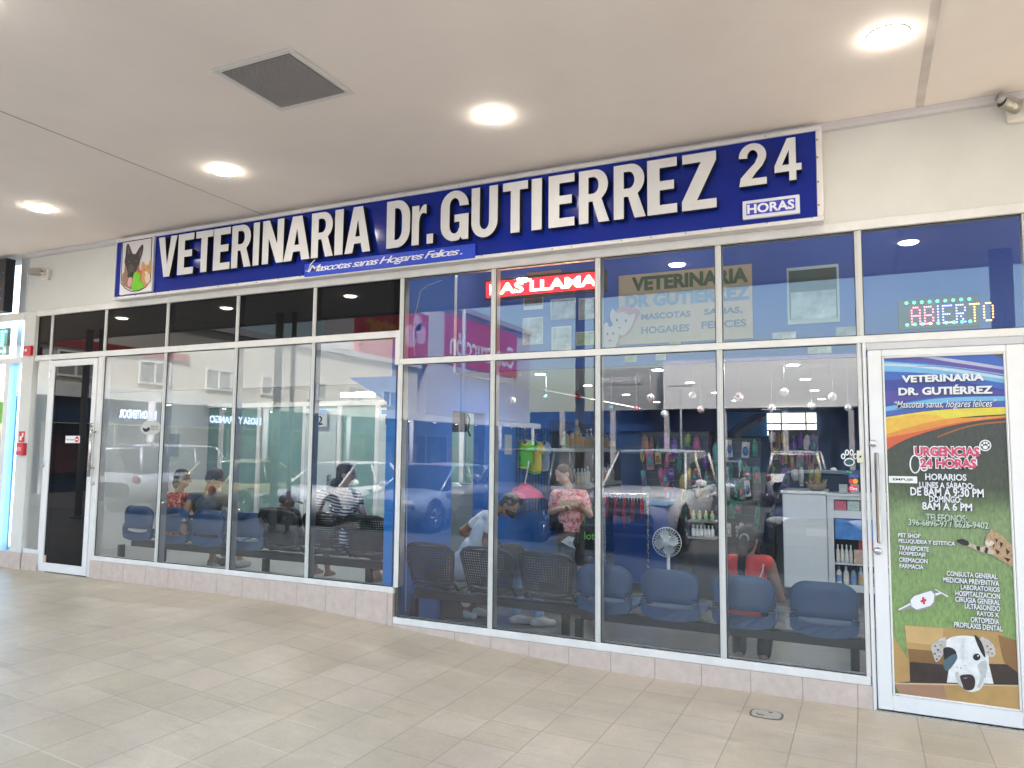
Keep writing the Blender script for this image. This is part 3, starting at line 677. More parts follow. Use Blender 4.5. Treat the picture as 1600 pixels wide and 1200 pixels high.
MB().box(vx0+w-.002, vx1-w+.002, vy0+w-.002, vy1-w+.002, ZC-.003, ZC-.001).build('backing', mat('vent_hollow_shade', (.10, .095, .09), .8), vt)  # dark sheet stands in for the shaded hollow above the grille

def cctv(base, tip, label):
    t = empty('security_camera', base, label, 'camera'); b = Vector(base); p = Vector(tip)
    iv = mat('ivory', (.72, .68, .52), .4)
    m = MB(); m.bbox(b.x-.055, b.x+.055, -.05, -.001, b.z-.075, b.z+.055, .01); m.build('wall_box', mat('box_ivory', (.66, .62, .54), .5), t)
    m = MB(); m.sm = True; m.tube([(b.x, -.05, b.z), (b.x+(p.x-b.x)*.2, -.11, b.z-.0), (p.x*.4+b.x*.6, p.y*.5-.05, p.z)], .016, 10); m.build('bracket', iv, t)
    d = (p-Vector((b.x, -.06, b.z+.01))).normalized(); a = p-d*.13
    m = MB(); m.sm = True; m.tube([a, a+d*.01, p-d*.01, p], [.03, .04, .04, .038], 18); m.build('housing', mat('camera_grey', (.36, .33, .28), .35, .4), t)
    m = MB(); m.sm = True; m.tube([p+d*.0005, p+d*.004], [.036, .034], 18); m.build('lens', mat('lens_dark', (.03, .012, .008), .12), t)
    m = MB(); m.sm = True; u = Vector((0, 0, 1)); m.tube([a+u*.022, p+d*.02+u*.022], [.034, .034], 18); m.build('sun_hood', mat('camera_silver', (.45, .43, .40), .3, .5), t)
q = PY(76, 429, 0); cctv((q.x, -.001, q.z), (q.x-.12, -.16, q.z+.01), 'small security camera on the white wall left of the sign')
q = PY(1586, 172, 0); cctv((q.x, -.001, q.z-.02), (q.x-.09, -.13, q.z+.02), 'small security camera high on the wall near the upper right corner')

# floor cleanout cover
dc = empty('drain_cover', (-.72, -.62, gz(-.7)), 'oval grey cleanout cover set into the floor tiles near the poster door', 'drain cover')
p = PZ(1197.5, 1116, -.013)
m = MB(); pts = [(p.x+.105*math.copysign(abs(math.cos(t))**.6, math.cos(t)), p.y+.085*math.copysign(abs(math.sin(t))**.6, math.sin(t))) for t in [i*math.pi/16 for i in range(32)]]
m.prism(pts, 'z', -.0155, -.0125); m.build('rim', mat('cover_rim', (.16, .14, .12), .7, var=.3, scale=60), dc)
pts = [(p.x+(x-p.x)*.87, p.y+(y-p.y)*.87) for x, y in pts]
m = MB(); m.prism(pts, 'z', -.014, -.0105); m.build('lid', mat('cover_lid', (.50, .45, .40), .6, var=.2, scale=50, bump=.3), dc)
sd0 = mat('slot_dark', (.06, .05, .04), .8)
MB().tube([(p.x-.06, p.y-.02, -.0102), (p.x-.045, p.y-.035, -.0102), (p.x-.01, p.y-.04, -.0102)], .0035, 6).build('slot', sd0, dc); MB().tube([(p.x+.01, p.y+.04, -.0102), (p.x+.035, p.y+.036, -.0102)], .003, 6).build('slot', sd0, dc)

# ------------------------------------------------------------------ left neighbour
pil = empty('pillar', (-9.3, 0, .2), 'white rectangular pillar between this shop and the blue lit neighbour', 'pillar')
MB().bbox(-9.42, -9.2, -.02, .3, .205+.19, 3.336, .006).build('shaft', wall_white, pil)
MB().bbox(-9.42, -9.2, -.024, .3, .15, .395, .004).build('base', pm, pil)
nb = empty('neighbour_shopfront', (-10.4, 0, .2), 'neighbouring white framed shopfront with blue light strips at the left edge', 'shopfront')
m = MB(); m.bbox(-13, -9.425, -.02, .1, 3.24, 3.336); m.bbox(-13, -9.425, -.02, .1, 2.70, 2.77); m.bbox(-13, -9.72, -.03, .1, .40, .47); m.bbox(-9.73, -9.64, -.03, .08, .25, 2.70); m.bbox(-10.98, -10.88, -.03, .08, .25, 2.70)
m.build('frame', white_alu, nb)
pane(-13, -9.43, .45, 3.25, .02).build('glass_pane', GL, nb)
led = mat('blue_led_strip', (.5, .8, 1), .5, emit=(.22, .58, 1.0), es=3.2)
for x0, x1, z0, z1 in ((-9.56, -9.535, .45, 2.68), (-9.56, -9.535, 2.79, 3.22), (-12, -9.58, 3.2, 3.225), (-12, -9.75, 2.65, 2.675)): MB().box(x0, x1, .05, .07, z0, z1).build('light_strip', led, nb)
MB().box(-9.66, -9.43, .14, .2, .3, 3.3).build('side_panel', mat('pale_blue_panel', (.08, .16, .55), .5), nb)
MB().box(-13, -9.45, 2.2, 2.25, .2, 3.3).build('back_wall', mat('neighbour_wall', (.22, .27, .34), .7, var=.2), nb)
q = PY(0, 648, .1); m = MB(); poly_px(m, smoothpts([(-6, 628), (8, 632), (9, 652), (4, 662), (-6, 655)], 3), .012); m.build('green_sticker', mat('green_leaf_ink', (.15, .5, .04), .5), nb)
MB().box(-13, -9.425, -.02, .1, .1, .40).build('plinth', pm, nb)
gl = empty('led_sign', (-10.6, .3, 2.9), 'green dotted LED sign glowing inside the neighbouring shop', 'sign')
a, b = PY(-14, 556, .25), PY(13, 512, .25); m = MB().bbox(a.x, b.x, .25, .29, a.z, b.z); lt = MB(); gled = mat('green_led', (.1, .9, .4), .5, emit=(.05, 1.0, .35), es=4)
for i in range(9):
    for zz in (a.z+.05, b.z-.05): lt.box(b.x-.06-i*.07, b.x-.03-i*.07, .243, .249, zz-.012, zz+.012)
for k in range(5): lt.box(b.x-.14, b.x-.08, .243, .249, a.z+.12+k*.035, a.z+.14+k*.035)
m.build('panel', mat('led_panel_dark', (.03, .05, .04), .4), gl); lt.build('light_dots', gled, gl)['kind'] = 'stuff'
ds = empty('sign_box', (-10.6, -.1, 3.9), 'dark sign box with faint blue specks cut off by the left edge', 'sign')
q0 = PY(10, 405, -.12); q1 = PY(3, 492, -.12)
m = MB().bbox(-13, q0.x, -.12, -.001, 3.35, 4.03, .006); m.cur = 1; random.seed(5)
for i in range(14): x = q0.x-.05-random.random()*.6; z = 3.4+random.random()*.5; m.box(x-.01, x+.012, -.1225, -.1205, z, z+.02)
m.build('box', [mat('sign_black', (.012, .013, .02), .3), mat('blue_specks', (.05, .12, .5), .5)], ds)
al = empty('alarm_call_point', (-9.4, -.05, 1.9), 'red fire alarm call point with its red and white sign on the pillar', 'fire alarm')
a, b = PY(25, 711, -.06), PY(37.5, 692, -.06); MB().bbox(a.x, b.x, -.07, -.019, a.z, b.z, .008).build('red_box', mat('alarm_red', (.62, .03, .05), .4), al)
m = MB(); m.box(a.x+.03, b.x-.03, -.074, -.0705, a.z+.05, b.z-.05); m.build('pull_bar', mat('alarm_pink', (.75, .25, .25), .4), al)
a, b = PY(29, 690.5, -.025), PY(38.5, 674, -.025); so_ = MB().box(a.x, b.x, -.025, -.0205, a.z, b.z).build('sign_plate', red_ink, al)
m = MB(); m.box(a.x+.02, b.x-.05, -.0275, -.0255, a.z+.02, a.z+.07); m.box(a.x+.06, b.x-.02, -.0275, -.0255, b.z-.07, b.z-.02); m.build('white_mark', paper, so_)
st = empty('strobe_alarm', (-9.3, -.05, 2.8), 'red alarm strobe with white lens high on the pillar', 'fire alarm')
a, b = PY(37, 556, -.05), PY(49, 540, -.05); MB().bbox(a.x, b.x, -.06, -.019, a.z, b.z, .006).build('red_box', mat('alarm_red', (.62, .03, .05), .4), st)
MB().bbox(a.x+.04, b.x-.06, -.07, -.059, b.z-.07, b.z-.04, .003).build('strobe_lens', paper, st)
# ------------------------------------------------------------------ printed film on the right door
YP = -.006
def poster_base():
    m = bpy.data.materials.new('poster_grass_print'); m.use_nodes = True; nt = m.node_tree; L = nt.links; N = nt.nodes.new
    b = nt.nodes['Principled BSDF']; b.inputs['Roughness'].default_value = .38
    tc = N('ShaderNodeTexCoord'); sp = N('ShaderNodeSeparateXYZ'); L.new(tc.outputs['Object'], sp.inputs[0])
    n = N('ShaderNodeTexNoise'); n.inputs['Scale'].default_value = 3.5; n.inputs['Detail'].default_value = 7; L.new(tc.outputs['Object'], n.inputs['Vector'])
    mp = N('ShaderNodeMapping'); mp.inputs['Scale'].default_value = (70, 1, 22); L.new(tc.outputs['Object'], mp.inputs[0])
    n2 = N('ShaderNodeTexNoise'); n2.inputs['Scale'].default_value = 1; n2.inputs['Detail'].default_value = 5; n2.inputs['Roughness'].default_value = .7; L.new(mp.outputs[0], n2.inputs['Vector'])
    ad = N('ShaderNodeMath'); ad.operation = 'MULTIPLY_ADD'; L.new(n.outputs[0], ad.inputs[0]); ad.inputs[1].default_value = .45; L.new(sp.outputs[2], ad.inputs[2])
    cr = N('ShaderNodeValToRGB'); mr = N('ShaderNodeMapRange'); mr.inputs[1].default_value = .2; mr.inputs[2].default_value = 2.25; L.new(ad.outputs[0], mr.inputs[0]); L.new(mr.outputs[0], cr.inputs[0])
    e = cr.color_ramp.elements; e[0].position = 0; e[0].color = (.105, .165, .05, 1); e[1].position = 1; e[1].color = (.03, .03, .025, 1)
    for p, c in ((.25, (.135, .205, .065)), (.45, (.125, .185, .07)), (.62, (.13, .18, .08)), (.69, (.06, .085, .035)), (.76, (.035, .04, .025))):
        q = e.new(p); q.color = (*c, 1)
    vm = N('ShaderNodeVectorMath'); vm.operation = 'SCALE'; L.new(cr.outputs[0], vm.inputs[0])
    k = N('ShaderNodeMath'); k.operation = 'MULTIPLY_ADD'; L.new(n2.outputs[0], k.inputs[0]); k.inputs[1].default_value = 2.6; k.inputs[2].default_value = .25; L.new(k.outputs[0], vm.inputs['Scale'])
    L.new(vm.outputs[0], b.inputs['Base Color']); return m
ps = MB().box(gx0+.001, gx1-.001, YP, .012, gz0+.001, gz1-.001).build('poster', poster_base(), rd)
_lay = [0]
def ink(name, c, var=.10, sc=25): return mat(name, c, .38, var=var, scale=sc)
def lay(name, pts, m, sm=0, step=True, conv=None, par=None):
    if conv: pts = [conv(*p) for p in pts]
    if sm: pts = smoothpts(pts, sm)
    if step: _lay[0] += 1
    y = YP-.0006-.00022*_lay[0]
    return poly_px(MB(), pts, y).build(name, m, par or ps)
A = lambda u, v: (1300+u*.1875, 480+v*.1875)
B = lambda u, v: (1320+u/2.727, 720+v/2.727)
def band(name, top, bot, m):
    # top and bottom edges given left to right
    def cur(p):
        out = []; n = len(p)
        for i in range(n-1):
            p0, p1, p2, p3 = p[max(i-1, 0)], p[i], p[i+1], p[min(i+2, n-1)]
            for k in range(4):
                t = k/4; out.append(tuple(.5*((2*p1[a]) + (-p0[a]+p2[a])*t + (2*p0[a]-5*p1[a]+4*p2[a]-p3[a])*t*t + (-p0[a]+3*p1[a]-3*p2[a]+p3[a])*t**3) for a in (0, 1)))
        return out+[p[-1]]
    lay(name, cur(top)+cur(bot)[::-1], m, conv=A)
blu = ink('print_blue', (.045, .115, .42)); dkb = ink('print_dark_blue', (.035, .05, .27)); ltb = ink('print_light_blue', (.17, .42, .66)); lav = ink('print_lavender', (.40, .42, .58)); pur = ink('print_purple', (.11, .07, .30)); pale = ink('print_pale', (.48, .58, .66))
band('blue_band', [(417, 412), (900, 396), (1438, 379)], [(437, 930), (900, 860), (1462, 835)], blu)
band('purple_band', [(417, 413), (560, 408), (900, 440), (1446, 520)], [(418, 440), (600, 440), (900, 475), (1447, 560)], pur)
band('lavender_band', [(640, 406), (760, 404), (1000, 430), (1445, 500)], [(640, 409), (800, 425), (1000, 458), (1446, 525)], lav)
band('dark_corner', [(1260, 388), (1438, 379)], [(1350, 400), (1444, 430)], ink('print_olive', (.10, .09, .06)))
band('light_band', [(419, 450), (700, 470), (1050, 500), (1447, 560)], [(422, 535), (700, 545), (1050, 575), (1448, 635)], ltb)
band('pale_band', [(421, 468), (700, 482), (1050, 520), (1447, 575)], [(421, 488), (700, 500), (1050, 545), (1448, 600)], pale)
band('dark_line', [(700, 490), (1000, 500), (1447, 572)], [(700, 493), (1000, 505), (1447, 580)], pur)
band('dark_blue_band', [(428, 610), (700, 600), (1000, 610), (1450, 690)], [(434, 830), (700, 770), (1000, 740), (1455, 738)], dkb)
band('violet_band', [(430, 700), (700, 690), (1000, 660), (1451, 700)], [(434, 820), (700, 765), (1000, 740), (1455, 740)], ink('print_violet', (.075, .06, .30)))
band('light_band', [(435, 832), (800, 770), (1100, 748), (1456, 742)], [(436, 870), (800, 815), (1100, 785), (1457, 780)], ltb)
band('dark_line', [(437, 905), (800, 855), (1100, 832), (1459, 822)], [(437, 918), (800, 866), (1100, 843), (1460, 831)], pur)
band('yellow_band', [(437, 918), (800, 866), (1100, 843), (1460, 831)], [(440, 1060), (800, 965), (1100, 915), (1464, 890)], ink('print_yellow', (.66, .56, .055)))
band('gold_band', [(438, 930), (560, 912), (760, 890), (900, 905)], [(440, 1070), (620, 1010), (800, 965), (960, 935)], ink('print_gold', (.70, .42, .05)))
band('amber_band', [(440, 1062), (700, 985), (960, 930), (1200, 918), (1465, 900)], [(442, 1110), (700, 1060), (1000, 975), (1250, 940), (1465, 915)], ink('print_amber', (.66, .25, .04)))
band('orange_band', [(442, 1090), (700, 1040), (1000, 972), (1250, 938), (1466, 915)], [(446, 1196), (620, 1100), (900, 1010), (1200, 950), (1466, 922)], ink('print_orange', (.58, .10, .03)))
band('thin_orange_line', [(880, 1075), (1050, 1010), (1250, 965), (1468, 945)], [(880, 1090), (1050, 1025), (1250, 980), (1468, 960)], ink('print_rust', (.30, .10, .03)))
# cardboard box and puppy
card = ink('print_cardboard', (.44, .27, .10), .15, 6); cardd = ink('print_cardboard_dark', (.24, .125, .045), .2, 5); boxin = ink('print_box_inside', (.045, .028, .022), .3, 6); fur = ink('print_white_fur', (.72, .73, .71), .16, 26)
grey = ink('print_grey', (.30, .27, .25), .15, 30); blk = ink('print_black', (.018, .016, .018), .1)
lay('box_back', [(255, 700), (672, 727), (700, 870), (270, 852)], card, conv=B)
lay('box_highlight', [(255, 702), (420, 713), (416, 790), (264, 772)], ink('print_cardboard_light', (.55, .36, .15), .12, 6), conv=B)
lay('box_inside', [(200, 855), (742, 868), (748, 955), (213, 945)], boxin, conv=B)
lay('box_inner_side', [(268, 800), (430, 815), (440, 870), (275, 856)], cardd, conv=B)
lay('box_flap', [(204, 745), (275, 852), (278, 940), (213, 946)], card, conv=B)
lay('box_flap', [(636, 738), (742, 768), (748, 910), (680, 860)], cardd, conv=B)
lay('box_flap', [(630, 735), (652, 740), (676, 865), (668, 865)], card, conv=B)
lay('box_front', [(213, 948), (748, 958), (753, 1062), (220, 1003)], card, conv=B)
lay('box_front_shade', [(213, 948), (420, 952), (440, 1025), (218, 1001)], ink('print_cardboard_pink', (.36, .20, .12), .15, 6), conv=B)
lay('box_edge', [(213, 945), (748, 956), (748, 962), (213, 952)], ink('print_edge', (.55, .42, .25)), conv=B)
lay('chest', [(447, 860), (610, 850), (634, 950), (435, 945)], fur, 0, conv=B)
lay('head', [(436, 762), (480, 746), (545, 748), (592, 772), (612, 830), (612, 890), (592, 950), (570, 978), (530, 984), (492, 958), (462, 915), (440, 850), (428, 800)], fur, 3, conv=B)
lay('ear', [(366, 790), (400, 762), (432, 752), (428, 800), (410, 840), (388, 858), (378, 830)], ink('print_ear', (.52, .47, .43), .3, 60), 3, conv=B)
lay('ear', [(578, 752), (610, 762), (636, 790), (642, 828), (618, 836), (596, 812)], ink('print_ear', (.52, .47, .43), .3, 60), 3, conv=B)
lay('ear_patch', [(552, 744), (572, 756), (590, 790), (600, 835), (588, 828), (568, 790)], blk, 3, conv=B)
lay('eye_patch', [(420, 800), (450, 795), (475, 815), (470, 850), (440, 875), (425, 845)], blk, 3, conv=B)
lay('blue_smear', [(425, 850), (470, 822), (478, 845), (440, 895), (422, 880)], ink('print_smear', (.07, .13, .16)), 3, conv=B)
lay('collar', [(592, 880), (602, 876), (600, 920), (588, 936)], blk, 0, conv=B)
lay('eye', ellpts(562, 836, 16, 15), blk, 0, conv=B)
lay('nose', [(488, 920), (515, 910), (545, 914), (556, 940), (548, 972), (520, 978), (498, 960)], ink('print_nose', (.04, .022, .022), .2, 40), 3, conv=B)
ls = ink('print_fur_shade', (.50, .50, .49), .12, 20); lay('muzzle_shade', [(470, 905), (484, 900), (494, 935), (505, 965), (492, 958), (476, 935)], ls, 2, conv=B)
lay('cheek_shade', [(566, 870), (600, 850), (606, 890), (590, 940), (576, 968), (566, 960), (580, 915)], ls, 2, conv=B)
lay('brow_shade', [(500, 760), (512, 758), (506, 800), (510, 850), (500, 860), (494, 810)], ink('print_fur_soft', (.62, .62, .61), .12, 20), 2, conv=B)
for u, v, r_ in ((386, 790, 5), (398, 806, 6), (384, 822, 5), (402, 832, 4), (392, 845, 5), (410, 785, 4), (608, 790, 5), (622, 802, 5), (612, 816, 4), (628, 820, 4), (494, 884, 3), (478, 880, 2.5), (512, 872, 2.5)): lay('fur_spot', ellpts(u, v, r_, r_*.8, 9, 30), ink('print_spot', (.13, .11, .10), .3, 80), 0, step=False, conv=B)
lay('grass_tuft', [(205, 930), (212, 955), (236, 1000), (220, 1004), (214, 960)], ink('print_tuft', (.10, .20, .03), .5, 60), conv=B)
lay('nose_shine', ellpts(514, 926, 9, 4, 12, -12), ink('print_nose_shine', (.20, .16, .16), .2, 40), 0, conv=B)
lay('eye_glint', ellpts(568, 831, 3.5, 3), fur, 0, conv=B)
# cat
tab = ink('print_tabby', (.42, .27, .15), .35, 55)
lay('cat_body', [(596, 345), (604, 318), (618, 306), (622, 290), (640, 300), (668, 316), (692, 342), (722, 372), (722, 446), (690, 436), (650, 415), (620, 395), (604, 370)], tab, 3, conv=B)
lay('cat_leg', [(478, 338), (500, 332), (540, 352), (580, 366), (612, 362), (640, 395), (610, 396), (570, 384), (530, 366), (490, 356)], ink('print_cat_leg', (.50, .40, .30), .35, 60), 3, conv=B)
lay('cat_paw', [(476, 340), (500, 332), (528, 346), (524, 362), (494, 356)], blk, 3, conv=B)
for pts in ([(560, 362), (578, 366), (574, 386), (562, 378)], [(600, 366), (612, 372), (606, 396), (594, 390)], [(640, 330), (652, 336), (646, 352)], [(660, 345), (676, 352), (664, 372)], [(640, 375), (662, 388), (650, 400)], [(686, 372), (704, 388), (690, 402)], [(676, 410), (704, 418), (696, 432)], [(706, 400), (722, 408), (722, 420)], [(630, 352), (640, 358), (632, 372)]):
    lay('stripe', pts, blk, 0, step=False, conv=B)
lay('cat_face', [(598, 345), (612, 336), (634, 346), (630, 360), (606, 362)], ink('print_cream', (.62, .52, .42)), 3, conv=B)
lay('cat_eye', ellpts(614, 342, 5, 2.4), ink('print_cat_eye', (.05, .12, .05)), 0, conv=B)
# syringe
wht = ink('print_white', (.74, .75, .76), .03)
lay('syringe_outline', [(226, 634), (274, 606), (282, 582), (340, 556), (376, 550), (384, 562), (414, 556), (444, 580), (434, 582), (414, 566), (388, 578), (384, 608), (372, 622), (312, 640), (284, 630), (232, 640)], grey, 0, conv=B)
lay('syringe_body', [(280, 594), (296, 576), (368, 554), (382, 570), (378, 602), (364, 618), (306, 634), (284, 620)], wht, 0, conv=B)
lay('needle', [(228, 632), (278, 606), (281, 613), (232, 637)], wht, 0, conv=B)
lay('plunger', [(384, 566), (404, 560), (383, 549), (386, 546), (441, 577), (438, 581), (412, 566), (388, 575)], wht, 0, conv=B)
rc = ink('print_red', (.62, .03, .05), .03)
lay('red_cross', [(329, 582), (338, 580), (340, 590), (347, 588), (348, 598), (341, 600), (343, 610), (334, 612), (332, 602), (324, 604), (322, 595), (330, 592)], rc, 0, conv=B)
# stethoscope and paw badge
def ringpx(name, cx, cy, rx, ry, w, m):
    o = ellpts(cx, cy, rx, ry, 24); i_ = ellpts(cx, cy, rx-w, ry-w, 24); _lay[0] += 1; y = YP-.0006-.00022*_lay[0]
    mb = MB(); vs = [PY(*p, y) for p in o]+[PY(*p, y) for p in i_]; mb.add(vs, [(i, i+24, (i+1) % 24+24, (i+1) % 24) for i in range(24)]); return mb.build(name, m, ps)
ringpx('stethoscope_tube', 1430, 725, 9, 15, 2.2, wht); ringpx('stethoscope_bell', 1444, 731, 6, 5.5, 2.2, wht)
ringpx('paw_badge', 1539.5, 696, 9.5, 9, 1.8, wht)
for x, y, a_, b_ in ((1539.5, 699, 4, 3), (1534.5, 695.5, 1.7, 2), (1537.8, 692, 1.7, 2.1), (1541.7, 692, 1.7, 2.1), (1544.6, 695.5, 1.7, 2)): lay('paw_pad', ellpts(x, y, a_, b_, 12), wht, 0, step=False)
_lay[0] += 2
def words(s, lb, rt, m, bold=.03, shear=0, shadow=True, spacing=1.0):
    if shadow:
        y = YP-.0006-.00022*_lay[0]; t = MB(); text_px(t, s, (lb[0]+.9, lb[1]+.9), (rt[0]+.9, rt[1]+.9), y, bold=bold+.012, shear=shear, spacing=spacing); t.build('lettering_shadow', blk, ps)
    y = YP-.0006-.00022*(_lay[0]+3); t = MB(); text_px(t, s, lb, rt, y, bold=bold, shear=shear, spacing=spacing); return t.build('lettering', m, ps)
sil = ink('print_silver', (.70, .71, .74), .03); faint = ink('print_faint', (.42, .52, .40), .03)
words('VETERINARIA', (1409, 598), (1537.5, 583), sil, .045); words('DR. GUTIÉRREZ', (1404, 618), (1551, 599.5), sil, .045)
words('“Mascotas sanas, hogares felices”', (1398, 641), (1557, 624), sil, .004, .35)
_lay[0] += 4
y = YP-.0006-.00022*_lay[0]
for s_, lb, rt in (('URGENCIAS', (1429.5, 712.6), (1530.5, 698.6)), ('24 HORAS', (1438, 730.4), (1525.5, 717.2))):
    t = MB(); text_px(t, s_, (lb[0]-1.8, lb[1]+1.6), (rt[0]+1.8, rt[1]-1.6), y, bold=.095); t.build('lettering_outline', wht, ps)
    t = MB(); text_px(t, s_, lb, rt, y-.0012, bold=.04); t.build('lettering', ink('print_crimson', (.60, .055, .13), .03), ps)
for s_, lb, rt, m in (('HORARIOS', (1445.8, 750), (1510, 741), sil), ('LUNES A SÁBADO:', (1436.6, 762), (1521.7, 752.5), sil), ('DE 8AM A 9:30 PM', (1422.7, 774.3), (1537, 764), sil), ('DOMINGO:', (1452, 784.5), (1502, 776), sil), ('8AM A 6 PM', (1441, 796.3), (1518.8, 786.7), sil),
        ('TELEFONOS:', (1447, 814), (1510.7, 805), faint), ('396-6896-97 / 6626-9402', (1419.7, 821), (1544.4, 816), faint),
        ('PET SHOP', (1403.6, 839.4), (1438.4, 834.4), sil), ('PELUQUERIA Y ESTETICA', (1404.3, 849.2), (1492.3, 846.5), sil), ('TRANSPORTE', (1405, 859.6), (1451.3, 854.8), sil), ('HOSPEDAJE', (1405, 868.8), (1446.5, 863.8), sil), ('CREMACION', (1405, 878), (1449.4, 873.6), sil), ('FARMACIA', (1405.8, 887.5), (1442.8, 883), sil),
        ('CONSULTA GENERAL', (1479.5, 899.7), (1558.4, 897.3), sil), ('MEDICINA PREVENTIVA', (1474, 909.6), (1561.3, 907.6), sil), ('LABORATORIOS', (1501.5, 921), (1562, 917.8), sil), ('HOSPITALIZACION', (1493, 930.8), (1562.8, 928), sil), ('CIRUGIA GENERAL', (1493, 940.2), (1562.8, 937.5), sil), ('ULTRASONIDO', (1507.7, 951), (1563, 947.2), sil), ('RAYOS X', (1527, 962), (1561, 957.4), sil), ('ORTOPEDIA', (1517, 972.3), (1561.3, 967.7), sil), ('PROFILAXIS DENTAL', (1490.9, 979.8), (1566.8, 978.3), sil)):
    words(s_, lb, rt, m, .03)
em = empty('push_sticker', (.2, -.01, 1.5), 'white EMPUJE sticker on the poster door beside the steel pull', 'sticker')
a, b = PY(1389, 754.2, -.026), PY(1433, 744.6, -.026)
MB().box(a.x, b.x, -.026, -.018, a.z, b.z).build('backing', paper, em)
t = MB(); text_fit(t, 'EMPUJE', a.x+.025, b.x-.025, a.z+.012, b.z-.014, -.0268, bold=.02); t.build('lettering', black_ink, em)
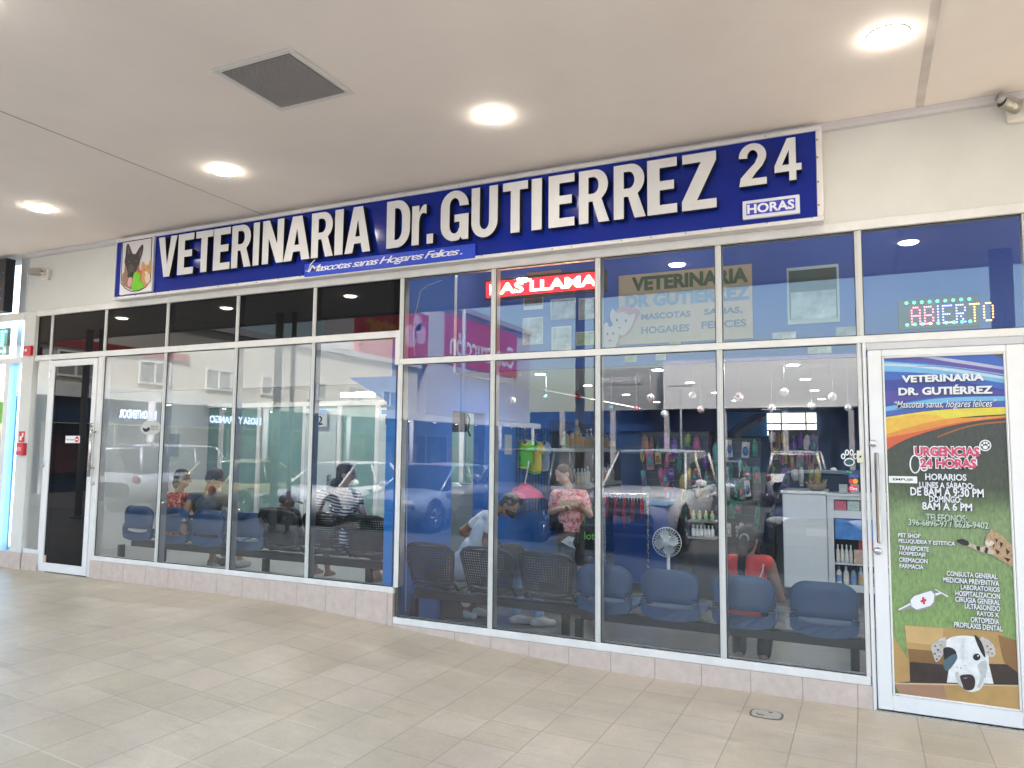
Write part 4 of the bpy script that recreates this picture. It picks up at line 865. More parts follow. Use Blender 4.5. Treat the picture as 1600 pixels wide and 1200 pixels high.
# ------------------------------------------------------------------ across the parking lot (seen mirrored in the glazing)
chrome = mat('chrome', (.7, .7, .72), .1, 1.0); tyre_m = mat('tyre_rubber', (.018, .018, .019), .85); rim_m = mat('alloy_rim', (.45, .45, .47), .3, .9)
carglass = mat('car_glass', (.015, .02, .025), .06, spec=.8); head_m = mat('headlight_lens', (.75, .77, .8), .12, coat=.5); amber_m = mat('tail_lens', (.16, .012, .012), .15); trimb = mat('car_trim_black', (.015, .015, .016), .5)
def car(label, x, y, rz, paint, kind='sedan', group='cars parked in front of the shop'):
    r = empty('parked_car', (0, 0, 0), label, 'car', group)
    if kind == 'sedan': L, Wd, H, zb0, hood, belt, trunk, ws0, ws1, rf, rb = 4.5, 1.76, 1.46, .22, .82, .92, .98, .95, .20, -1.2, -1.85
    else: L, Wd, H, zb0, hood, belt, trunk, ws0, ws1, rf, rb = 4.75, 1.86, 1.84, .30, 1.08, 1.14, 1.14, .95, .35, -1.9, -2.22
    h = L/2; w = Wd/2
    st = [(h, .62, .72, .45), (h-.06, .80, hood-.16, .36), (h-.30, .93, hood-.07, .26), (h-.8, .99, hood, zb0), (ws0, 1, belt-.02, zb0), (0, 1, belt, zb0), (rf+.2, 1, belt+.02, zb0), (-h+.55, .99, trunk, zb0), (-h+.2, .95, trunk-.02, zb0+.04), (-h+.03, .86, trunk-.14, .36), (-h, .72, trunk-.3, .48)]
    m = MB(); m.sm = True; vs = []; 
    for yy, ws, zt, z0 in st:
        W_ = w*ws; zm = z0+(zt-z0)*.55
        half = [(W_*.80, z0), (W_*.97, z0+.08), (W_*1.0, zm), (W_*.97, zt-.09), (W_*.88, zt-.015), (W_*.45, zt+.02)]
        ring = [(a, z) for a, z in half]+[(-a, z) for a, z in half[::-1]]
        vs += [(a, yy, z) for a, z in ring]
    n = 12; k = len(st)
    fs = [(i*n+j, i*n+(j+1) % n, (i+1)*n+(j+1) % n, (i+1)*n+j) for i in range(k-1) for j in range(n)]+[tuple(range(n)), tuple(range((k-1)*n+n-1, (k-1)*n-1, -1))]
    m.add(vs, fs); body = m.build('body', paint, r)
    # cabin
    m = MB(); m.sm = False; a0, a1 = w*.93, w*.76; bz = belt-.03
    base = [(ws0+.05, a0*.96), (ws1+.3, a0), (rf, a0), (rb, a0*.94)]
    top = [(ws1, a1*.97), (ws1-.25, a1), (rf+.25, a1), (rb+(.55 if kind == 'sedan' else .12), a1*.95)]
    vs = [(s_*a, yy, bz) for yy, a in base for s_ in (1, -1)]+[(s_*a, yy, H-.04) for yy, a in top for s_ in (1, -1)]
    fs = [(0, 1, 9, 8), (7, 6, 14, 15)]
    for i in range(3): fs += [(2*i, 8+2*i, 10+2*i, 2*i+2), (2*i+1, 2*i+3, 11+2*i, 9+2*i)]
    m.add(vs, fs); m.build('side_glass', carglass, r)
    m = MB(); m.sm = True
    rt = [(top[0][0]+.03, a1*.97, H-.05), (top[1][0]+.1, a1*1.02, H-.01), (0-.5, a1*1.03, H), (top[2][0], a1*1.02, H-.01), (top[3][0]-.03, a1*.96, H-.06)]
    vs = []
    for yy, a, z in rt: vs += [(a, yy, z-.05), (a*.93, yy, z), (0, yy, z+.025), (-a*.93, yy, z), (-a, yy, z-.05), (0, yy, z-.06)]
    fs = [(i*6+j, i*6+(j+1) % 6, (i+1)*6+(j+1) % 6, (i+1)*6+j) for i in range(4) for j in range(6)]+[tuple(range(6)), tuple(range(29, 23, -1))]
    m.add(vs, fs); roof = m.build('roof', paint, r)
    for s_ in (1, -1):
        for pts, rr in (([(s_*base[0][1]*1.0, base[0][0], bz), (s_*top[0][1], top[0][0], H-.06)], .028), ([(s_*base[3][1], base[3][0]+.05, bz), (s_*top[3][1], top[3][0], H-.06)], .045), ([(s_*(a0+.0), -.45, bz), (s_*(a1+.0), -.42, H-.05)], .025)):
            m = MB(); m.sm = True; m.tube(pts, rr, 6); m.build('window_pillar', paint, r)
    if kind != 'sedan':
        for s_ in (1, -1): m = MB(); m.sm = True; m.tube([(s_*a1*.86, -.1, H), (s_*a1*.86, -.25, H+.06), (s_*a1*.86, -1.6, H+.06), (s_*a1*.86, -1.75, H)], .022, 8); m.build('roof_rail', trimb, r)
    R0 = .33 if kind == 'sedan' else .39
    for yy in (h-.86, -h+.92):
        for s_ in (1, -1):
            m = MB(); m.sm = True; m.lathe([(R0+.07, -.005), (R0+.07, .006)], (s_*(w-.003), yy, R0+.02), 24, 'x'); m.build('wheel_well_shade', trimb, r)  # black disc stands in for the shaded wheel well, no arch is cut
            m = MB(); m.sm = True; m.lathe([(R0*.66, -.10), (R0*.93, -.10), (R0, -.07), (R0, .07), (R0*.93, .10), (R0*.64, .10)], (s_*(w-.07), yy, R0), 24, 'x'); t = m.build('tyre', tyre_m, r)
            m = MB(); m.sm = True
            for q in range(5):
                a = q*2*math.pi/5; m.tube([(s_*(w+.015), yy, R0), (s_*(w+.015), yy+R0*.6*math.cos(a), R0+R0*.6*math.sin(a))], [.05, .035], 6)
            m.lathe([(R0*.66, -.02), (R0*.66, .02), (R0*.58, .024), (R0*.58, -.02)], (s_*(w+.01), yy, R0), 24, 'x'); m.build('rim', rim_m, t)
    for s_ in (1, -1):
        zc = hood-.17
        m = MB(); m.sm = True; m.ell((s_*w*.70, h-.13, zc), (w*.24, .11, .095 if kind == 'sedan' else .115)); m.build('headlight', head_m, r)
        m = MB(); m.sm = True; m.ell((s_*w*.80, -h+.12, trunk-.22), (w*.14, .11, .12)); m.build('taillight', amber_m, r)
        m = MB(); m.sm = True; m.ell((s_*(w+.12), ws0-.28, belt+.06), (.12, .07, .085)); m.tube([(s_*(w-.03), ws0-.25, belt), (s_*(w+.08), ws0-.26, belt+.04)], .025, 6); m.build('wing_mirror', paint, r)
        for yy in ((.0, -1.0) if kind != 'sedan' else (.05, -.9)): MB().bbox(s_*(w-.02), s_*(w+.022), yy-.25, yy-.07, belt-.16, belt-.13).build('door_handle', chrome, r)
    m = MB(); m.bbox(-w*.42, w*.42, h-.045, h+.012, hood-.28, hood-.10, .02); g = m.build('grille', trimb, r)
    m = MB()
    for q in range(4): m.box(-w*.40, w*.40, h+.012, h+.02, hood-.26+q*.042, hood-.245+q*.042)
    m.build('grille_bars', chrome, g)
    MB().bbox(-w*.6, w*.6, h-.03, h+.015, zb0+.06, zb0+.22, .03).build('bumper_intake', trimb, r)
    MB().bbox(-.17, .17, h+.016, h+.026, zb0+.24, zb0+.36).build('number_plate', paper, r)
    r.location = (x, y, -.14); r.rotation_euler = (0, 0, rz); return r
def paint(name, c, m=.35): return mat(name, c, .28, m, coat=.9)
pw_ = paint('car_pearl_white', (.78, .76, .76), 0); ps_ = paint('car_silver', (.42, .43, .46)); pg_ = paint('car_gold', (.42, .34, .16)); pgr = paint('car_grey', (.22, .225, .235)); ppu = paint('car_dark_purple', (.045, .025, .06)); pbl = paint('car_pale_blue', (.38, .43, .50))
car('silver tall off-roader at the far left of the row, mirrored in the dark door', -17.8, -9.9, math.pi, ps_, 'suv')
car('gold saloon car parked tail first, mirrored behind the waiting people', -14.9, -9.6, math.pi, pg_)
car('white saloon car parked nose in, mirrored beside the gold saloon', -12.1, -9.6, 0, pw_)
car('pale blue silver saloon car mirrored behind the striped blouse', -9.35, -9.7, 0, pbl)
car('dark grey off-roader parked nose in, mirrored beside the pink blouse', -6.75, -9.55, 0, pgr, 'suv')
car('pearl white off-roader with roof rails, mirrored behind the fan', -3.95, -9.6, 0, pw_, 'suv')
car('dark purple saloon car mirrored in the pane next to the poster door', -.75, -9.8, 0, ppu)
for i, (x, y, p, k, l) in enumerate([(-7.5, -22, pbl, 'sedan', 'pale blue saloon car in the second row of the car park'), (-4.8, -22.3, pgr, 'sedan', 'dark grey saloon car in the second row of the car park'), (-2.1, -22.2, pw_, 'suv', 'white off-roader in the second row of the car park'), (.6, -22.1, ps_, 'sedan', 'silver saloon car in the second row of the car park'), (-10.5, -22.5, ppu, 'suv', 'dark purple off-roader in the second row of the car park'), (3.4, -22.2, pbl, 'suv', 'pale blue off-roader in the second row of the car park')]):
    car(l, x, y, 0 if i % 2 else math.pi, p, k, 'cars of the second row')

# canopy posts in pairs
post_m = mat('grey_post_paint', (.42, .42, .42), .5, var=.08, scale=5)
def posts(x, gap, label):
    for k, (dx, r_) in enumerate(((0, .068), (gap, .06 if gap < .2 else .04))):
        m = MB(); m.sm = True; m.tube([(x+dx, -4.4, gz(x)), (x+dx, -4.4, ZC)], r_, 20); t = empty('canopy_post', (x+dx, -4.4, gz(x)), label[k], 'post', 'round steel posts of the canopy')
        m.build('shaft', post_m, t); m = MB(); m.sm = True; m.lathe([(r_*2, .0), (r_*2, .03), (r_, .035)], (x+dx, -4.4, gz(x)), 20); m.build('base_collar', post_m, t)
posts(-14.55, .36, ('left round post of the pair mirrored in the dark door', 'right round post of the pair mirrored in the dark door'))
posts(-9.42, .34, ('left round post of the pair mirrored before the cap wearing boy', 'right round post of the pair mirrored before the cap wearing boy'))
posts(-3.72, .25, ('left round post of the pair mirrored beside the red light sign', 'right round post of the pair mirrored beside the red light sign'))
posts(1.43, .11, ('thick round post mirrored beside the ABIERTO sign', 'thin round post mirrored beside the ABIERTO sign'))

# side wing of the plaza along the left edge of the car park
cream = mat('wing_cream_wall', (.60, .55, .46), .8, var=.08, scale=.4); lavw = mat('wing_grey_wall', (.50, .47, .47), .8, var=.08, scale=.4); redb = mat('red_fascia', (.30, .03, .03), .5, var=.08, scale=.6)
win_d = mat('blind_window', (.30, .29, .26), .3, var=.2, scale=1)
wing = empty('plaza_wing', (-30, -25, -.14), 'long two storey side wing of the plaza, mirrored in the left window', 'building')
X = -26.4
MB().box(X-8, X-.3, -36, 2, 3.9, 6.9).build('wall', cream, wing)
MB().box(X-3, X+.02, -56, 2, 3.45, 3.9).build('canopy_band', wall_white, wing)
m = MB(); m.box(X-.29, X-.2, -17.5, 2, 5.3, 5.62); m.build('red_band', redb, wing)
MB().box(X-.6, X-.1, -36.2, 2, 6.9, 7.2).build('roof_edge', lavw, wing)
for yy in (-9, -12.4, -15.8, -19.2, -22.6, -26, -29.4, -32.8): 
    w_ = MB().box(X-.3, X-.25, yy-.7, yy+.7, 4.3, 5.1).build('window', win_d, wing)
    m = MB(); m.box(X-.26, X-.2, yy-.78, yy-.7, 4.2, 5.18); m.box(X-.26, X-.2, yy+.7, yy+.78, 4.2, 5.18); m.box(X-.26, X-.2, yy-.04, yy+.04, 4.28, 5.1); m.box(X-.26, X-.2, yy-.7, yy+.7, 5.1, 5.18); m.box(X-.26, X-.2, yy-.7, yy+.7, 4.2, 4.28); m.build('frame', white_alu, w_)
MB().box(X-.4, X-.2, -56, 2, 2.5, 3.44).build('sign_fascia', mat('dark_blue_fascia', (.012, .03, .07), .4, var=.2, scale=1), wing)
sf = mat('wing_shopfront', (.03, .05, .075), .25, var=.5, scale=.5)
MB().box(X-1.6, X-1.45, -56, 2, -.14, 2.5).build('shopfront', sf, wing)
for yy in range(-54, 0, 3): MB().box(X-1.45, X-1.38, yy-.05, yy+.05, -.14, 2.5).build('mullion', white_alu, wing)
random.seed(11)
for yy in range(-53, 0, 3):
    c = random.choice([(.25, .32, .10), (.36, .30, .22), (.10, .20, .30), (.40, .36, .34), (.28, .10, .08)])
    MB().box(X-1.45, X-1.42, yy+.1, yy+1.2+random.random(), .6, 1.7+random.random()*.6).build('display', mat('display_%d' % (abs(yy) % 5), c, .6, var=.5, scale=2), wing)
neon = mat('blue_white_neon', (.6, .75, 1), .4, emit=(.50, .66, 1.0), es=3.2)
def wing_sign(s, ya, yb, z0, z1, label):
    # reads left to right for someone facing the wing from the car park (towards -x): left is -y
    t = empty('wing_sign', (X-.2, (ya+yb)/2, z0), label, 'sign')
    m = MB(); vs, fs = text2d(s, .02); a0 = min(v[0] for v in vs); a1 = max(v[0] for v in vs); b0 = min(v[1] for v in vs); b1 = max(v[1] for v in vs)
    m.add([(X-.16, ya+(yb-ya)*(u-a0)/(a1-a0), z0+(z1-z0)*(v-b0)/(b1-b0)) for u, v in vs], fs); m.build('lettering', neon, t)
    MB().box(X-.2, X-.18, ya-.2, yb+.2, z0-.12, z1+.12).build('backing', mat('sign_navy', (.01, .02, .05), .5), t)
wing_sign('EL CONTENDOR', -15.9, -14.2, 2.75, 3.1, 'lit EL CONTENDOR shop name on the side wing, mirrored in the glass')
wing_sign('S SOSA Y ARANGO', -21.9, -18.7, 2.72, 3.05, 'lit blue white S SOSA Y ARANGO shop name on the side wing')
for yy in range(-52, -4, 3):
    a_ = empty('ceiling_lamp', (X+.4, yy, 3.34), 'small lamp under the canopy of the side wing across the car park', 'lamp', 'lamps of the side wing'); MB().lathe([(.10, -.012), (.10, 0)], (X+.4, yy, 3.348), 12).build('diffuser', mat('far_lamp', (.9, .9, .9), .5, emit=(1, .95, .85), es=12), a_)
for yy in range(-50, -6, 6):
    m = MB(); m.sm = True; m.tube([(X+1.9, yy, -.14), (X+1.9, yy, 3.35)], .13, 14); m.build('column', lavw, wing)
# taller block with red signs
tow = empty('tower_block', (-30, -44, -.14), 'taller grey block with red sign panels at the end of the side wing', 'building')
MB().box(X-9, X-.2, -54, -37, 3.95, 11.9).build('wall', lavw, tow); MB().box(X-9.1, X+.05, -54.1, -36.9, 11.6, 12.0).build('coping', mat('coping_grey', (.33, .32, .33), .7), tow)
ms = mat('sign_red', (.46, .02, .055), .5, var=.05, scale=.6)
def wpanel(ya, yb, z0, z1, name='red_panel', m=ms, x=X-.15): return MB().box(X-.2, x, ya, yb, z0, z1).build(name, m, tow)
p1 = wpanel(-51.2, -39.2, 7.6, 11.3)
m = MB(); text_fit(m, 'Construcción', -50.6, -39.9, 8.3, 10.1, X-.13, bold=.015, axis='x'); m.build('lettering', mat('sign_white', (.75, .72, .72), .5), p1)
t2 = empty('advertising_board', (X-1.4, -33, 7.2), 'red and orange advertising panel above the side wing', 'sign')
pnl = MB().box(X-.6, X-.15, -37, -29.5, 7.21, 10.6).build('red_panel', ms, t2)
m = MB(); m.sm = True
for yy, zz, rr in ((-36, 9.2, .7), (-34.8, 8.9, .75), (-35.6, 9.9, .55)): MB().add([(X-.13, yy+rr*math.cos(i*.314), zz+rr*math.sin(i*.314)) for i in range(20)], [tuple(range(20))]).build('pale_disc', mat('sign_pink', (.6, .30, .40), .5), pnl)
m = MB(); text_fit(m, 'Inter', -33.6, -30, 8.2, 9.9, X-.12, bold=.03, axis='x'); m.build('lettering', mat('sign_orange', (.62, .26, .04), .5), pnl)
# far side building
far = empty('plaza_block', (-5, -62, -.14), 'long white block across the car park, mirrored above the fan', 'building')
fw = mat('far_white_wall', (.80, .785, .78), .8, var=.05, scale=.2)
MB().box(-16.2, 40, -72, -60, 5.3, 9.6).build('parapet', fw, far); MB().box(-22.9, -16.2, -72, -61, 5.3, 9.2).build('grey_parapet', mat('far_grey_wall', (.33, .33, .33), .8, var=.06, scale=.3), far)
MB().box(-30, 40, -72, -62, -.14, 5.3).build('shopfront', mat('far_shopfront', (.025, .05, .11), .3, var=.6, scale=.25), far)
for i in range(-26, 36, 5): MB().box(i-.2, i+.2, -60.6, -60.2, -.14, 5.3).build('column', lavw, far)
MB().box(-30, 40, -61.9, -61.8, 3.4, 5.2).build('sign_fascia', mat('far_blue_fascia', (.02, .05, .16), .5, var=.5, scale=.12), far)
m = MB(); text_fit(m, '24 HORAS', -22.4, -18.4, 7.9, 8.4, 0, bold=.03); hs = empty('far_sign', (-20, -60.9, 8), '24 HORAS lettering high on the grey parapet across the car park', 'sign')
m2 = MB(); m2.add([(-40.8-v[0], -60.9, v[2]) for v in m.v], m.f); m2.build('lettering', mat('sign_white', (.75, .72, .72), .5), hs); MB().box(-22.6, -18.2, -60.99, -60.95, 7.7, 8.6).build('backing', mat('far_grey_wall', (.33, .33, .33), .8), hs)
def lamp_post(x, y, h, label):
    t = empty('street_lamp', (x, y, -.14), label, 'lamp post'); m = MB(); m.sm = True; m.tube([(x, y, -.14), (x, y, h)], [.09, .05], 12); m.build('pole', post_m, t)
    for s_ in (1, -1): MB().bbox(x+s_*.1, x+s_*.75, y-.12, y+.12, h-.02, h+.08, .02).build('lamp_head', post_m, t)
lamp_post(-10.2, -40, 5.6, 'tall lamp post in the car park, mirrored above the pearl white off-roader'); lamp_post(-11.0, -14, 7.5, 'lamp post in the car park mirrored before the red sign panel'); lamp_post(-6.9, -58, 5.0, 'lamp post farthest away in the car park')
# ------------------------------------------------------------------ inside the shop
FL, FR = .25, .0     # floor levels of the left waiting room and the right hall
blue_wall = mat('blue_wall_paint', (.04, .17, .55), .6, var=.08, scale=1.5)
in_white = mat('inside_white', (.62, .62, .60), .8, var=.05, scale=1)
floor_in = mat('inside_floor_tile', (.17, .17, .155), .18, var=.25, scale=2.2)
MB().box(-4.0, 4, .12, 9.2, -.05, FR).build('shop_floor', floor_in, kind='structure')
MB().box(-9.6, -4.0, .12, 9.2, -.05, FL).build('waiting_room_floor', mat('waiting_floor', (.33, .33, .31), .3, var=.15, scale=2.5), kind='structure')
def wall(x0, x1, y0, y1, z0, z1, m, label): return tag(MB().box(x0, x1, y0, y1, z0, z1).build('inside_wall', m, loc=((x0+x1)/2, (y0+y1)/2, z0)), label, 'wall')
wall(-9.62, 4, 1.30, 1.40, 2.52, 4.3, blue_wall, 'deep blue boarded wall above head height behind the upper glazing, hung with posters') if 0 else None
wall(-4.0, 4, 1.30, 1.40, 2.52, 4.3, mat('board_wall_blue', (.012, .07, .34), .6, var=.1, scale=1.2), 'deep blue boarded wall behind the upper glazing, hung with posters')
wall(-9.62, -4.0, 1.30, 1.40, 2.43, 4.3, in_white, 'pale bulkhead across the top of the left waiting room')
wall(-4.02, -3.93, .12, 1.12, 0, 4.3, blue_wall, 'bright blue end of the partition between the two display windows')
wall(-4.12, -3.97, 1.95, 9.0, 0, 2.5, blue_wall, 'long blue side wall of the shop carrying the bottle shelves')
wall(-4.12, -3.97, 1.12, 1.95, 2.1, 2.5, blue_wall, 'blue lintel over the doorway into the consulting rooms')
wall(-4.1, 4, 9.0, 9.15, 0, 2.6, mat('back_wall_dark', (.03, .06, .13), .6, var=.3, scale=.8), 'dark blue back wall of the shop')
wall(3.9, 4.05, .1, 9.0, 0, 4.3, in_white, 'white right hand side wall of the shop')
wall(-9.75, -9.62, .1, 9.0, 0, 4.3, in_white, 'white left hand side wall of the waiting room')
MB().box(-4.0, 4, 1.40, 9.1, 2.52, 2.6).build('inside_ceiling', in_white, kind='structure')
MB().box(-9.62, -4.0, 1.40, 9.1, 2.75, 2.85).build('waiting_room_ceiling', in_white, kind='structure')
MB().box(-9.75, 4.05, .0, 9.2, 4.31, 4.6).build('roof', in_white, kind='structure')
# bright blue corner strip
cs = MB(); cs.bbox(-4.06, -3.945, .103, .121, FL, 2.37, .002); cs.build('corner_strip', mat('bright_blue_strip', (.03, .30, .80), .45), label='narrow bright blue corner strip beside the step in the window frame', cat='trim')
m = MB(); m.prism([(-4.5, 2.37), (-4.06, 2.37), (-4.06, 2.13)], 'y', .105, .12); m.build('corner_gusset', mat('bright_blue_strip', (.03, .30, .80), .45), label='bright blue triangular corner board at the top of the blue strip', cat='trim')
# inside lamps

inl = mat('inside_lamp', (.9, .9, .9), .5, emit=(.95, .98, 1.0), es=80)
inl_back = mat('inside_lamp_dim', (.9, .9, .9), .5, emit=(.95, .98, 1.0), es=10); inl_slot = mat('added_slot_lamp', (.9, .9, .9), .5, emit=(.95, .98, 1.0), es=48)
def downlight(x, y, z, label, group, r=.055, inl=inl):
    t = empty('downlight', (x, y, z), label, 'lamp', group); m = MB(); m.sm = True; m.lathe([(r*1.25, -.001), (r*1.2, -.006), (r, -.007), (r, -.002)], (x, y, z), 20); m.build('ring', white_alu, t); MB().lathe([(r*.98, -.0072), (r*.98, -.003)], (x, y, z), 20).build('diffuser', inl, t)
for y in (1.75, 3.3, 5.0, 6.8):
    for x in (-3.2, -1.9, -.6, .7, 2.2): downlight(x, y, 2.52, 'small round downlight in the shop ceiling behind the right display window', 'downlights of the shop', .055, inl if y < 2 else inl_back)
for x in (-3.1, -1.6, -.1, 1.6): downlight(x, .72, 4.31, 'unseen downlight added in the slot above the glazing to brighten the blue board wall', 'added downlights over the board wall', .055, inl_slot)  # unseen lamps added to brighten the board wall and the people below
for x in (-8.6, -7.2, -5.8, -4.6):
    downlight(x, .72, 4.31, 'unseen downlight added above the front of the waiting room to brighten it', 'added downlights over the waiting room')  # unseen lamps added to brighten the seats in the left window
    downlight(x, 2.2, 2.75, 'small round downlight in the low ceiling of the waiting room', 'downlights of the waiting room')
# consulting rooms behind the waiting room
frost = mat('frosted_glass', (.22, .36, .33), .35, var=.25, scale=1.2)
cr = empty('room_partition', (-6.5, 3.1, FL), 'pale green frosted glass partition with two numbered consulting room doors', 'partition')
MB().box(-9.6, -4.0, 3.1, 3.14, FL, 2.3).build('frosted_glass', frost, cr)
m = MB()
for x in (-9.3, -8.5, -7.6, -6.95, -6.28, -5.7, -4.9, -4.2): m.bbox(x-.035, x+.035, 3.06, 3.16, FL, 2.3)
m.bbox(-9.6, -4.0, 3.055, 3.165, 2.3, 2.37); m.build('frame', white_alu, cr)
for x0, x1 in ((-7.56, -6.99), (-6.24, -5.74)):
    d = MB().bbox(x0, x1, 3.05, 3.1, FL, 2.26).build('door', mat('consulting_door', (.50, .56, .54), .4, var=.05), cr); MB().bbox(x1-.1, x1-.06, 2.98, 3.05, 1.1, 1.3, .01).build('handle', steel, d)
fx = empty('tube_lamp', (-6.6, 3.6, 2.6), 'bright fluorescent lamp glimpsed over the frosted partition', 'lamp'); a = PY(532, 617, 3.2); b = PY(580, 613, 3.2); MB().bbox(a.x, b.x, 3.2, 3.3, a.z-.03, a.z+.03).build('tube', mat('tube_white', (.9, .9, .9), .5, emit=(.9, 1, .95), es=9), fx)
for s_, lb, rt in (('2', (490, 667), (511, 640)), ('1', (596, 667), (616, 640))):
    a, b = PY(*lb, 2.98), PY(*rt, 2.98); t = empty('number_plate', (a.x, 2.98, a.z), {'2': 'small grey plate numbered 2 by the frosted partition', '1': 'small grey plate numbered 1 nearer the bright blue corner strip'}[s_], 'sign'); MB().box(a.x, b.x, 2.98, 3.0, a.z, b.z).build('plate', mat('plate_grey', (.50, .53, .53), .5), t)
    MB().box(a.x, b.x, 2.975, 2.9795, b.z-.06, b.z).build('blue_edge', mat('plate_blue', (.05, .2, .5), .5), t)
    m = MB(); text_fit(m, s_, a.x+.07, b.x-.07, a.z+.03, b.z-.09, 2.974, bold=.01); m.build('numeral', black_ink, t)
# notices stuck to the left glass
def glass_note(lb, rt, m, label, name='notice', lines=0):
    a, b = PY(*lb, YG+.01), PY(*rt, YG+.01); t = empty(name, (a.x, YG, a.z), label, 'notice'); MB().box(a.x, b.x, YG+.006, YG+.009, a.z, b.z).build('sheet', m, t)
    return t, a, b
glass_note((262, 713), (281, 678), mat('faint_paper', (.50, .52, .50), .7), 'plain pale sheet of paper stuck inside the left window')
t = empty('speech_sticker', (-7.2, YG, 1.9), 'oval pale sticker with a dog silhouette and Sala de Espera lettering on the left window', 'sticker')
poly_px(MB(), smoothpts([(220, 670), (226, 660), (238, 658), (249, 661), (250, 671), (243, 678), (232, 680), (223, 676)], 3), YG-.002).build('backing', mat('sticker_pale', (.50, .50, .46), .6), t)
poly_px(MB(), smoothpts([(223, 668), (228, 670), (233, 667), (234, 672), (228, 675), (224, 673)], 2), YG-.0035).build('dog_silhouette', black_ink, t)
m = MB(); text_px(m, 'Sala de', (236, 668), (247, 664.5), YG-.0035); text_px(m, 'Espera', (236.5, 672.5), (247, 669), YG-.0035); m.build('lettering', black_ink, t)

# posters on the blue board wall
YB = 1.297
def poster(rects, label, cat='poster', name='wall_poster', y=YB):
    # rects: (name, left-bottom px, right-top px, material)
    t = None
    for k, (nm, lb, rt, mt) in enumerate(rects):
        yy = y-.004*k; a, b = PY(*lb, yy), PY(*rt, yy)
        if t is None: t = empty(name, (a.x, y, a.z), label, cat)
        if isinstance(mt, str): m = MB(); text_fit(m, mt, a.x, b.x, a.z, b.z, yy, bold=.02); m.build('lettering', black_ink, t)
        else: MB().box(a.x, b.x, yy, yy+.003, a.z, b.z).build(nm, mt, t)
    return t
def pic(n, c, sc=9): return mat(n, c, .5, var=.6, scale=sc)
palep = pic('picture_pale', (.44, .47, .45)); brownp = pic('picture_brown', (.10, .06, .05)); greenp = pic('picture_green', (.30, .36, .22)); greyp = pic('picture_grey', (.32, .34, .35))
pp_ = mat('poster_paper', (.60, .62, .61), .6, var=.05)
poster([('sheet', (818, 485), (848.5, 461), pp_), ('picture', (819, 478), (847.5, 462.5), brownp)], 'small poster with a dark brown picture directly under the red light sign')
poster([('sheet', (860, 500), (899.5, 465), pp_), ('picture', (861.5, 498.5), (898.5, 467), greyp)], 'grey poster with a white rectangle in the middle of the poster group'); 
poster([('sheet', (904, 500), (934, 464), pp_), ('picture', (905.5, 498.5), (934, 466), palep)], 'pale poster half hidden by the window mullion')
poster([('sheet', (816.5, 539), (848.5, 495), pp_), ('picture', (818, 537.5), (847, 497), palep)], 'pale poster of an animal, lower left of the poster group')
poster([('sheet', (861.5, 554), (892.5, 509), pp_), ('picture', (863.5, 552), (891, 511), palep)], 'pale framed poster, lowest of the poster group')
poster([('sheet', (900, 540), (934, 517), pp_), ('picture', (901, 539), (933, 518), greenp)], 'yellowish green poster beside the mullion')
poster([('frame', (1231, 507), (1310, 412), mat('poster_frame', (.40, .50, .50), .5)), ('picture_dark', (1234, 500), (1307, 417), pic('picture_forest', (.035, .07, .06), 5)), ('picture_snow', (1236, 500), (1306, 452), pic('picture_snow', (.36, .45, .46), 6))], 'framed poster of white animals under dark green trees', name='framed_poster')
for lb, rt, mt, l in (((1207, 532), (1243.5, 518), palep, 'small pale card at the foot of the blue wall left of the mullion'), ((1306, 528), (1340, 509.5), greyp, 'small grey card at the foot of the blue wall near the ABIERTO sign'), ((976, 566), (995, 553), greenp, 'small yellow green card below the transom, first of three'), ((1024.5, 563), (1040, 551), palep, 'small pale green card below the transom, between two others'), ((1262, 553), (1299, 541), palep, 'wide pale card below the transom on the right'), ((1045, 540), (1064, 533), greenp, 'small card just under the cardboard sign')):
    poster([('sheet', lb, rt, mt)], l, 'card', 'wall_card')
cardb = mat('cardboard', (.46, .36, .24), .8, var=.08, scale=5)
cs = poster([('sheet', (967, 539), (1174.5, 412), cardb)], 'brown cardboard sign lettered VETERINARIA DR GUTIERREZ, mascotas sanas, hogares felices', 'sign', 'cardboard_sign', YB-.01)
gi = mat('sign_green_paint', (.035, .085, .03), .6); bi = mat('sign_blue_paint', (.10, .19, .30), .6); ni = mat('sign_navy_paint', (.09, .10, .16), .6)
for s_, lb, rt, mt, bo in (('VETERINARIA', (987, 456), (1169, 417), gi, .05), ('DR GUTIERREZ', (977, 482), (1172, 445), bi, .05), ('MASCOTAS', (1002, 500), (1079, 485), ni, .03), ('SANAS,', (1100, 494), (1160, 478.5), ni, .03), ('HOGARES', (1002, 522), (1077, 506), ni, .03), ('FELICES', (1096, 514), (1166, 498), ni, .03)):
    m = MB(); text_px(m, s_, lb, rt, YB-.0125, bold=bo); m.build('lettering', mt, cs)
dg = empty('animal_cutout', (-2.1, 1.28, 2.7), 'cut out drawing of two pale animal faces at the left edge of the cardboard sign', 'cutout')
pf = mat('cutout_cream', (.55, .47, .42), .7, var=.06); pr_ = mat('cutout_rose', (.40, .15, .17), .7); pk = mat('cutout_dark', (.10, .06, .06), .7)
for nm, pts, mt, k in (('rose_shape', [(958, 498), (966, 482), (980, 478), (1000, 486), (994, 500), (984, 520), (968, 530), (966, 545), (955, 552)], pr_, 0), ('face', [(953, 493), (957, 482), (964, 489), (974, 488), (984, 492), (992, 490), (990, 502), (984, 514), (974, 524), (964, 520), (957, 506)], pf, 1), ('face', [(941, 512), (948, 503), (952, 511), (960, 508), (966, 518), (966, 532), (958, 545), (946, 544), (940, 530)], pf, 2)):
    poly_px(MB(), smoothpts(pts, 3), YB-.016-.003*k).build(nm, mt, dg)
for x, y, r_ in ((964, 500, 1.6), (978, 501, 1.6), (949, 522, 1.4), (958, 521, 1.4)): poly_px(MB(), ellpts(x, y, r_, r_*1.5, 10), YB-.026).build('eye', pk, dg)
